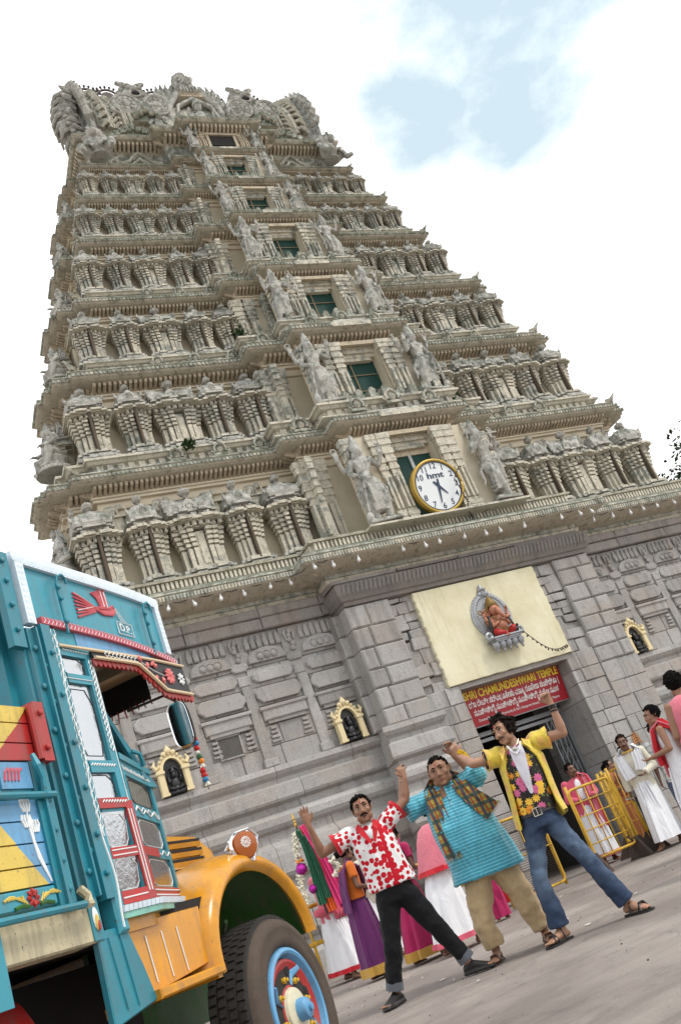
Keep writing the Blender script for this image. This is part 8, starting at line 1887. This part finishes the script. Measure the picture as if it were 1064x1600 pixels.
mb = MB(); mb.torus(tuple(L3(0, 0, .96)), .19, .055, 22, 8, plane='xy', sz=.8)
for q in range(5): mb.tube([L3(-.12+.06*q, -.17, .98), L3(-.10+.07*q, -.20, .88), L3(-.12+.07*q, -.19, .80)], [.03, .04, .015], 6)
mb.build('waist_cloth', K['pink'], P_, smooth=True)
bystander('woman in red sari behind the second barricade, half hidden by the dancers', -2.55, -1.6, (-.2, -.95), 1.50, S_DARK, 'bun', K['red'], 'sari', K['red'], 'front', .03, 0, 0, woman=True, seed=22)
bystander('child in magenta dress standing behind the legs of the khaki trousers', -3.75, -3.4, (-.3, -.9), 1.02, S_DARK, 'short', K['magenta'], 'sari', K['magenta'], 'down', .03, 0, 0, woman=True, seed=23)
bystander('barefoot man in white dhoti standing behind the purple sari', -4.95, -2.25, (.9, .2), 1.60, S_DARK, 'short', K['cream'], 'dhoti', K['white'], 'down', .10, 0, 0, seed=24)
# ================================================================== decorated pole with flags and garland
PL = thing('flag_pole', 'gold tipped pole hung with pink, green and orange flags and flower garlands', 'flag pole', (-5.73, -2.58, 0), -.345)
PL.location = (-5.73+.0, -2.58-.0, 0); PL.location = Vector((-5.73, -2.58, 0))+Vector((math.sin(-.345), -math.cos(-.345), 0))*.22
mb = MB(); mb.tube([(.02, 0, .85), (-.01, 0, 2.02)], .014, 8); mb.build('pole', M_BARK, PL)
mb = MB(); mb.lathe([(.016, 1.99), (.02, 2.02), (.016, 2.04), (.019, 2.06), (.012, 2.08), (.018, 2.10), (.014, 2.13), (.002, 2.18)], 10, (-.015, 0, 0)); mb.build('gold_tip', mat('brass', (.62, .40, .10), .25, .9, bmp=0), PL)
for nm, m_, tp, bt, w0, w1, yy in (('flag_pink', 'hotpink', (.06, 1.98), (.27, .90), .055, .085, -.06), ('flag_orange', 'fl_or', (.02, 1.94), (.12, .86), .05, .06, -.05), ('flag_green', 'green', (-.01, 1.95), (.02, .97), .03, .06, -.10), ('flag_green', 'green', (.04, 1.85), (.12, 1.02), .02, .04, -.12), ('flag_pink', 'hotpink', (.06, 1.93), (.27, .86), .03, .05, .03)):
    mb = MB(); n = 10
    strip(mb, [(tp[0]+(bt[0]-tp[0])*t+.02*math.sin(4*t), yy-.02*math.sin(5*t), tp[1]+(bt[1]-tp[1])*t) for t in np.linspace(0, 1, n)], [w0+(w1-w0)*t*(1 if t < .9 else .8) for t in np.linspace(0, 1, n)], .006, .020); mb.build(nm, K[m_], PL, smooth=60)
mb = MB()
for q in range(230):
    t = q/229; x = -.05-.10*math.sin(1.7*t)-.05*t; z = 1.93-.90*t
    if .44 < t < .56: continue
    mb.ball((x+rnd.gauss(0, .022), -.06+rnd.gauss(0, .022), z), .017, 6, 4)
mb.build('flower_garland', M_FLOW, PL)['kind'] = 'stuff'
M_FOIL = mat('purple_foil', (.42, .02, .30), .22, .7, .3, 30, bmp=.6, bdist=.02); M_MARI = mat('marigold', (.75, .22, .01), .8, 0, .2, 60)
for c, r_ in (((-.12, -.07, 1.47), .075), ((-.06, -.08, 1.19), .055)): mb = MB(); mb.ball(c, r_, 14, 10); o = mb.build('foil_ball', M_FOIL, PL, smooth=True); fold_mesh(o.data, .012, (30, 30, 30), 2)
mb = MB()
for q in range(26): a = q*.7; mb.ball((-.11+.045*math.cos(a), -.07+.045*math.sin(a), 1.555+.012*(q % 3)), .016, 6, 4)
mb.build('marigold_ring', M_MARI, PL)
# ================================================================== yellow barricades
M_BAR = paint('barricade_yellow', (.62, .36, .015), .4, .45); M_RUST = mat('rusty_iron', (.07, .05, .04), .8, .3, .4, 10, bmp=.3)
def barricade(label, x0, y0, length, rz, nv=5, nh=5, z0=.22, z1=1.19, fine=False, feet=True):
    t = thing('barricade', label, 'barricade', (x0, y0, 0), rz, 'yellow crowd barricades')
    c = .07; mb = MB(); pts = [(c, 0, z0), (length-c, 0, z0)]+[(length-c+c*math.sin(a), 0, z0+c-c*math.cos(a)) for a in np.linspace(.3, 1.5, 5)]+[(length, 0, z1-c)]+[(length-c+c*math.cos(a), 0, z1-c+c*math.sin(a)) for a in np.linspace(.2, 1.5, 5)]+[(length-c, 0, z1), (c, 0, z1)]+[(c-c*math.sin(a), 0, z1-c+c*math.cos(a)) for a in np.linspace(.2, 1.5, 5)]+[(0, 0, z1-c), (0, 0, z0+c)]+[(c-c*math.cos(a), 0, z0+c-c*math.sin(a)) for a in np.linspace(.2, 1.5, 5)]+[(c, 0, z0)]
    mb.tube(pts, .019, 8); mb.build('frame', M_BAR, t, smooth=True)
    for k in range(1, nv): x = length*k/nv; mb = MB(); mb.tube([(x, 0, z0), (x, 0, z1)], .009, 6); mb.build('upright_bar', M_BAR, t, smooth=True)
    for k in range(1, nh): z = z0+(z1-z0)*k/nh; mb = MB(); mb.tube([(0, -.012, z), (length, -.012, z)], .009, 6); mb.build('cross_bar', M_BAR, t, smooth=True)
    if fine:
        mb = MB()
        for k in range(34): z = z0+.02+(z1-z0-.04)*k/33; mb.tube([(.01, .01, z), (length-.01, .01, z)], .0035, 4)
        mb.build('wire_mesh', M_RUST, t)['kind'] = 'stuff'
    for x in (0, length):
        mb = MB(); mb.tube([(x, .02, .05), (x, .02, z1+.07)], .024, 8); mb.build('post', M_BAR, t, smooth=True)
        if feet: mb = MB(); mb.loft([[(x-.02, -.03, .30), (x+.02, -.03, .30), (x+.02, .05, .30), (x-.02, .05, .30)], [(x-.03, -.22, .01), (x+.03, -.22, .01), (x+.03, .24, .01), (x-.03, .24, .01)]]); mb.build('foot_plate', M_RUST, t)
    return t
barricade('yellow grid barricade standing in front of the man in pink shirt', -1.94, -3.30, .80, R(4), 5, 5)
barricade('narrow end of a yellow barricade stacked behind the grid barricade', -1.06, -3.22, .95, R(62), 3, 4, z1=1.24)
barricade('outermost yellow barricade of the stack, tied to the others', -.88, -3.26, 1.1, R(66), 3, 4, z1=1.26)
barricade('yellow barricade with fine wire mesh behind the blue jeans', -3.12, -2.95, .95, R(12), 2, 2, z0=.10, z1=1.14, fine=True, feet=False)
for k, (xa, la) in enumerate(((-6.9, 'yellow pipe railing behind the flag pole and purple sari'), (-4.85, 'yellow pipe railing behind the turquoise kurta'))):
    t = thing('pipe_railing', la, 'railing', (xa, -2.3, 0), R(-2)); mb = MB(); mb.tube([(0, 0, .56), (1.95, 0, .56)], .030, 8); mb.build('rail', M_BAR, t, smooth=True); mb = MB(); mb.tube([(0, 0, 1.01), (1.95, 0, 1.01)], .026, 8); mb.build('rail', M_BAR, t, smooth=True)
    for x in (.02, .98, 1.93): mb = MB(); mb.tube([(x, .03, 0), (x, .03, 1.06)], .022, 8); mb.build('post', M_BAR, t, smooth=True)
    for q in range(1, 9):
        mb = MB(); mb.tube([(.22*q, .0, .10), (.22*q, .0, 1.0)], .006, 5); mb.build('upright_rod', M_RUST, t)
mb = MB(); mb.tube([(-.02, -.04, .80), (.10, -.05, .78), (.16, .03, .80), (.05, .07, .81), (-.02, -.04, .80)], .012, 6)
tag(mb.build('rope_tie', M_NAILW, None, (-1.02, -3.27, 0)), 'pale rope tied around the stacked barricade posts', 'rope')
# painted orange marks on the door pier and litter on the ground
M_OMARK = mat('orange_paint_mark', (.50, .20, .05), .8)
for k, (x, z) in enumerate(((1.52, 1.55), (1.92, 1.72))):
    mb = MB()
    for q in range(5): mb.tube([(-.11+.02*q, 0, -.09+.045*q), (.0, -.002, -.05+.045*q), (.11-.02*q, 0, -.09+.045*q)], .010, 4)
    for q in range(3): mb.tube([(-.08+.08*q, -.001, -.10), (-.08+.08*q, -.001, .10)], .008, 4)
    tag(mb.build('painted_mark', M_OMARK, None, (x, -.575, z)), 'orange geometric mark painted on the %s stone of the right door pier' % ('lower' if k == 0 else 'upper'), 'mark', 'orange marks painted on the door pier')
M_PAPER = mat('paper_scrap', (.62, .60, .56), .9)
mb = MB()
for q in range(26):
    x, y = rnd.uniform(-7.5, -1), rnd.uniform(-8.5, -3.4); s = rnd.uniform(.008, .028); a = rnd.uniform(0, 3); b = len(mb.v)
    for d in ((-1, -1), (1, -.6), (.8, 1), (-1, .7)): mb.pt((x+s*(d[0]*math.cos(a)-d[1]*math.sin(a)), y+s*(d[0]*math.sin(a)+d[1]*math.cos(a)), .006+rnd.uniform(0, .01)))
    mb.face(b, b+1, b+2, b+3)
tag(mb.build('litter', M_PAPER, None, fix=False), 'paper scraps scattered on the ground', kind='stuff')
mb = MB()
for q in range(260):
    x, y = rnd.uniform(-9, 2), rnd.uniform(-10.5, -1.2); s = rnd.uniform(.003, .009); mb.ball((x, y, s*.4), (s, s*.8, s*.6), 5, 4)
tag(mb.build('gravel', M_RUST, None, fix=False), 'grit and pebbles lying on the ground', kind='stuff')
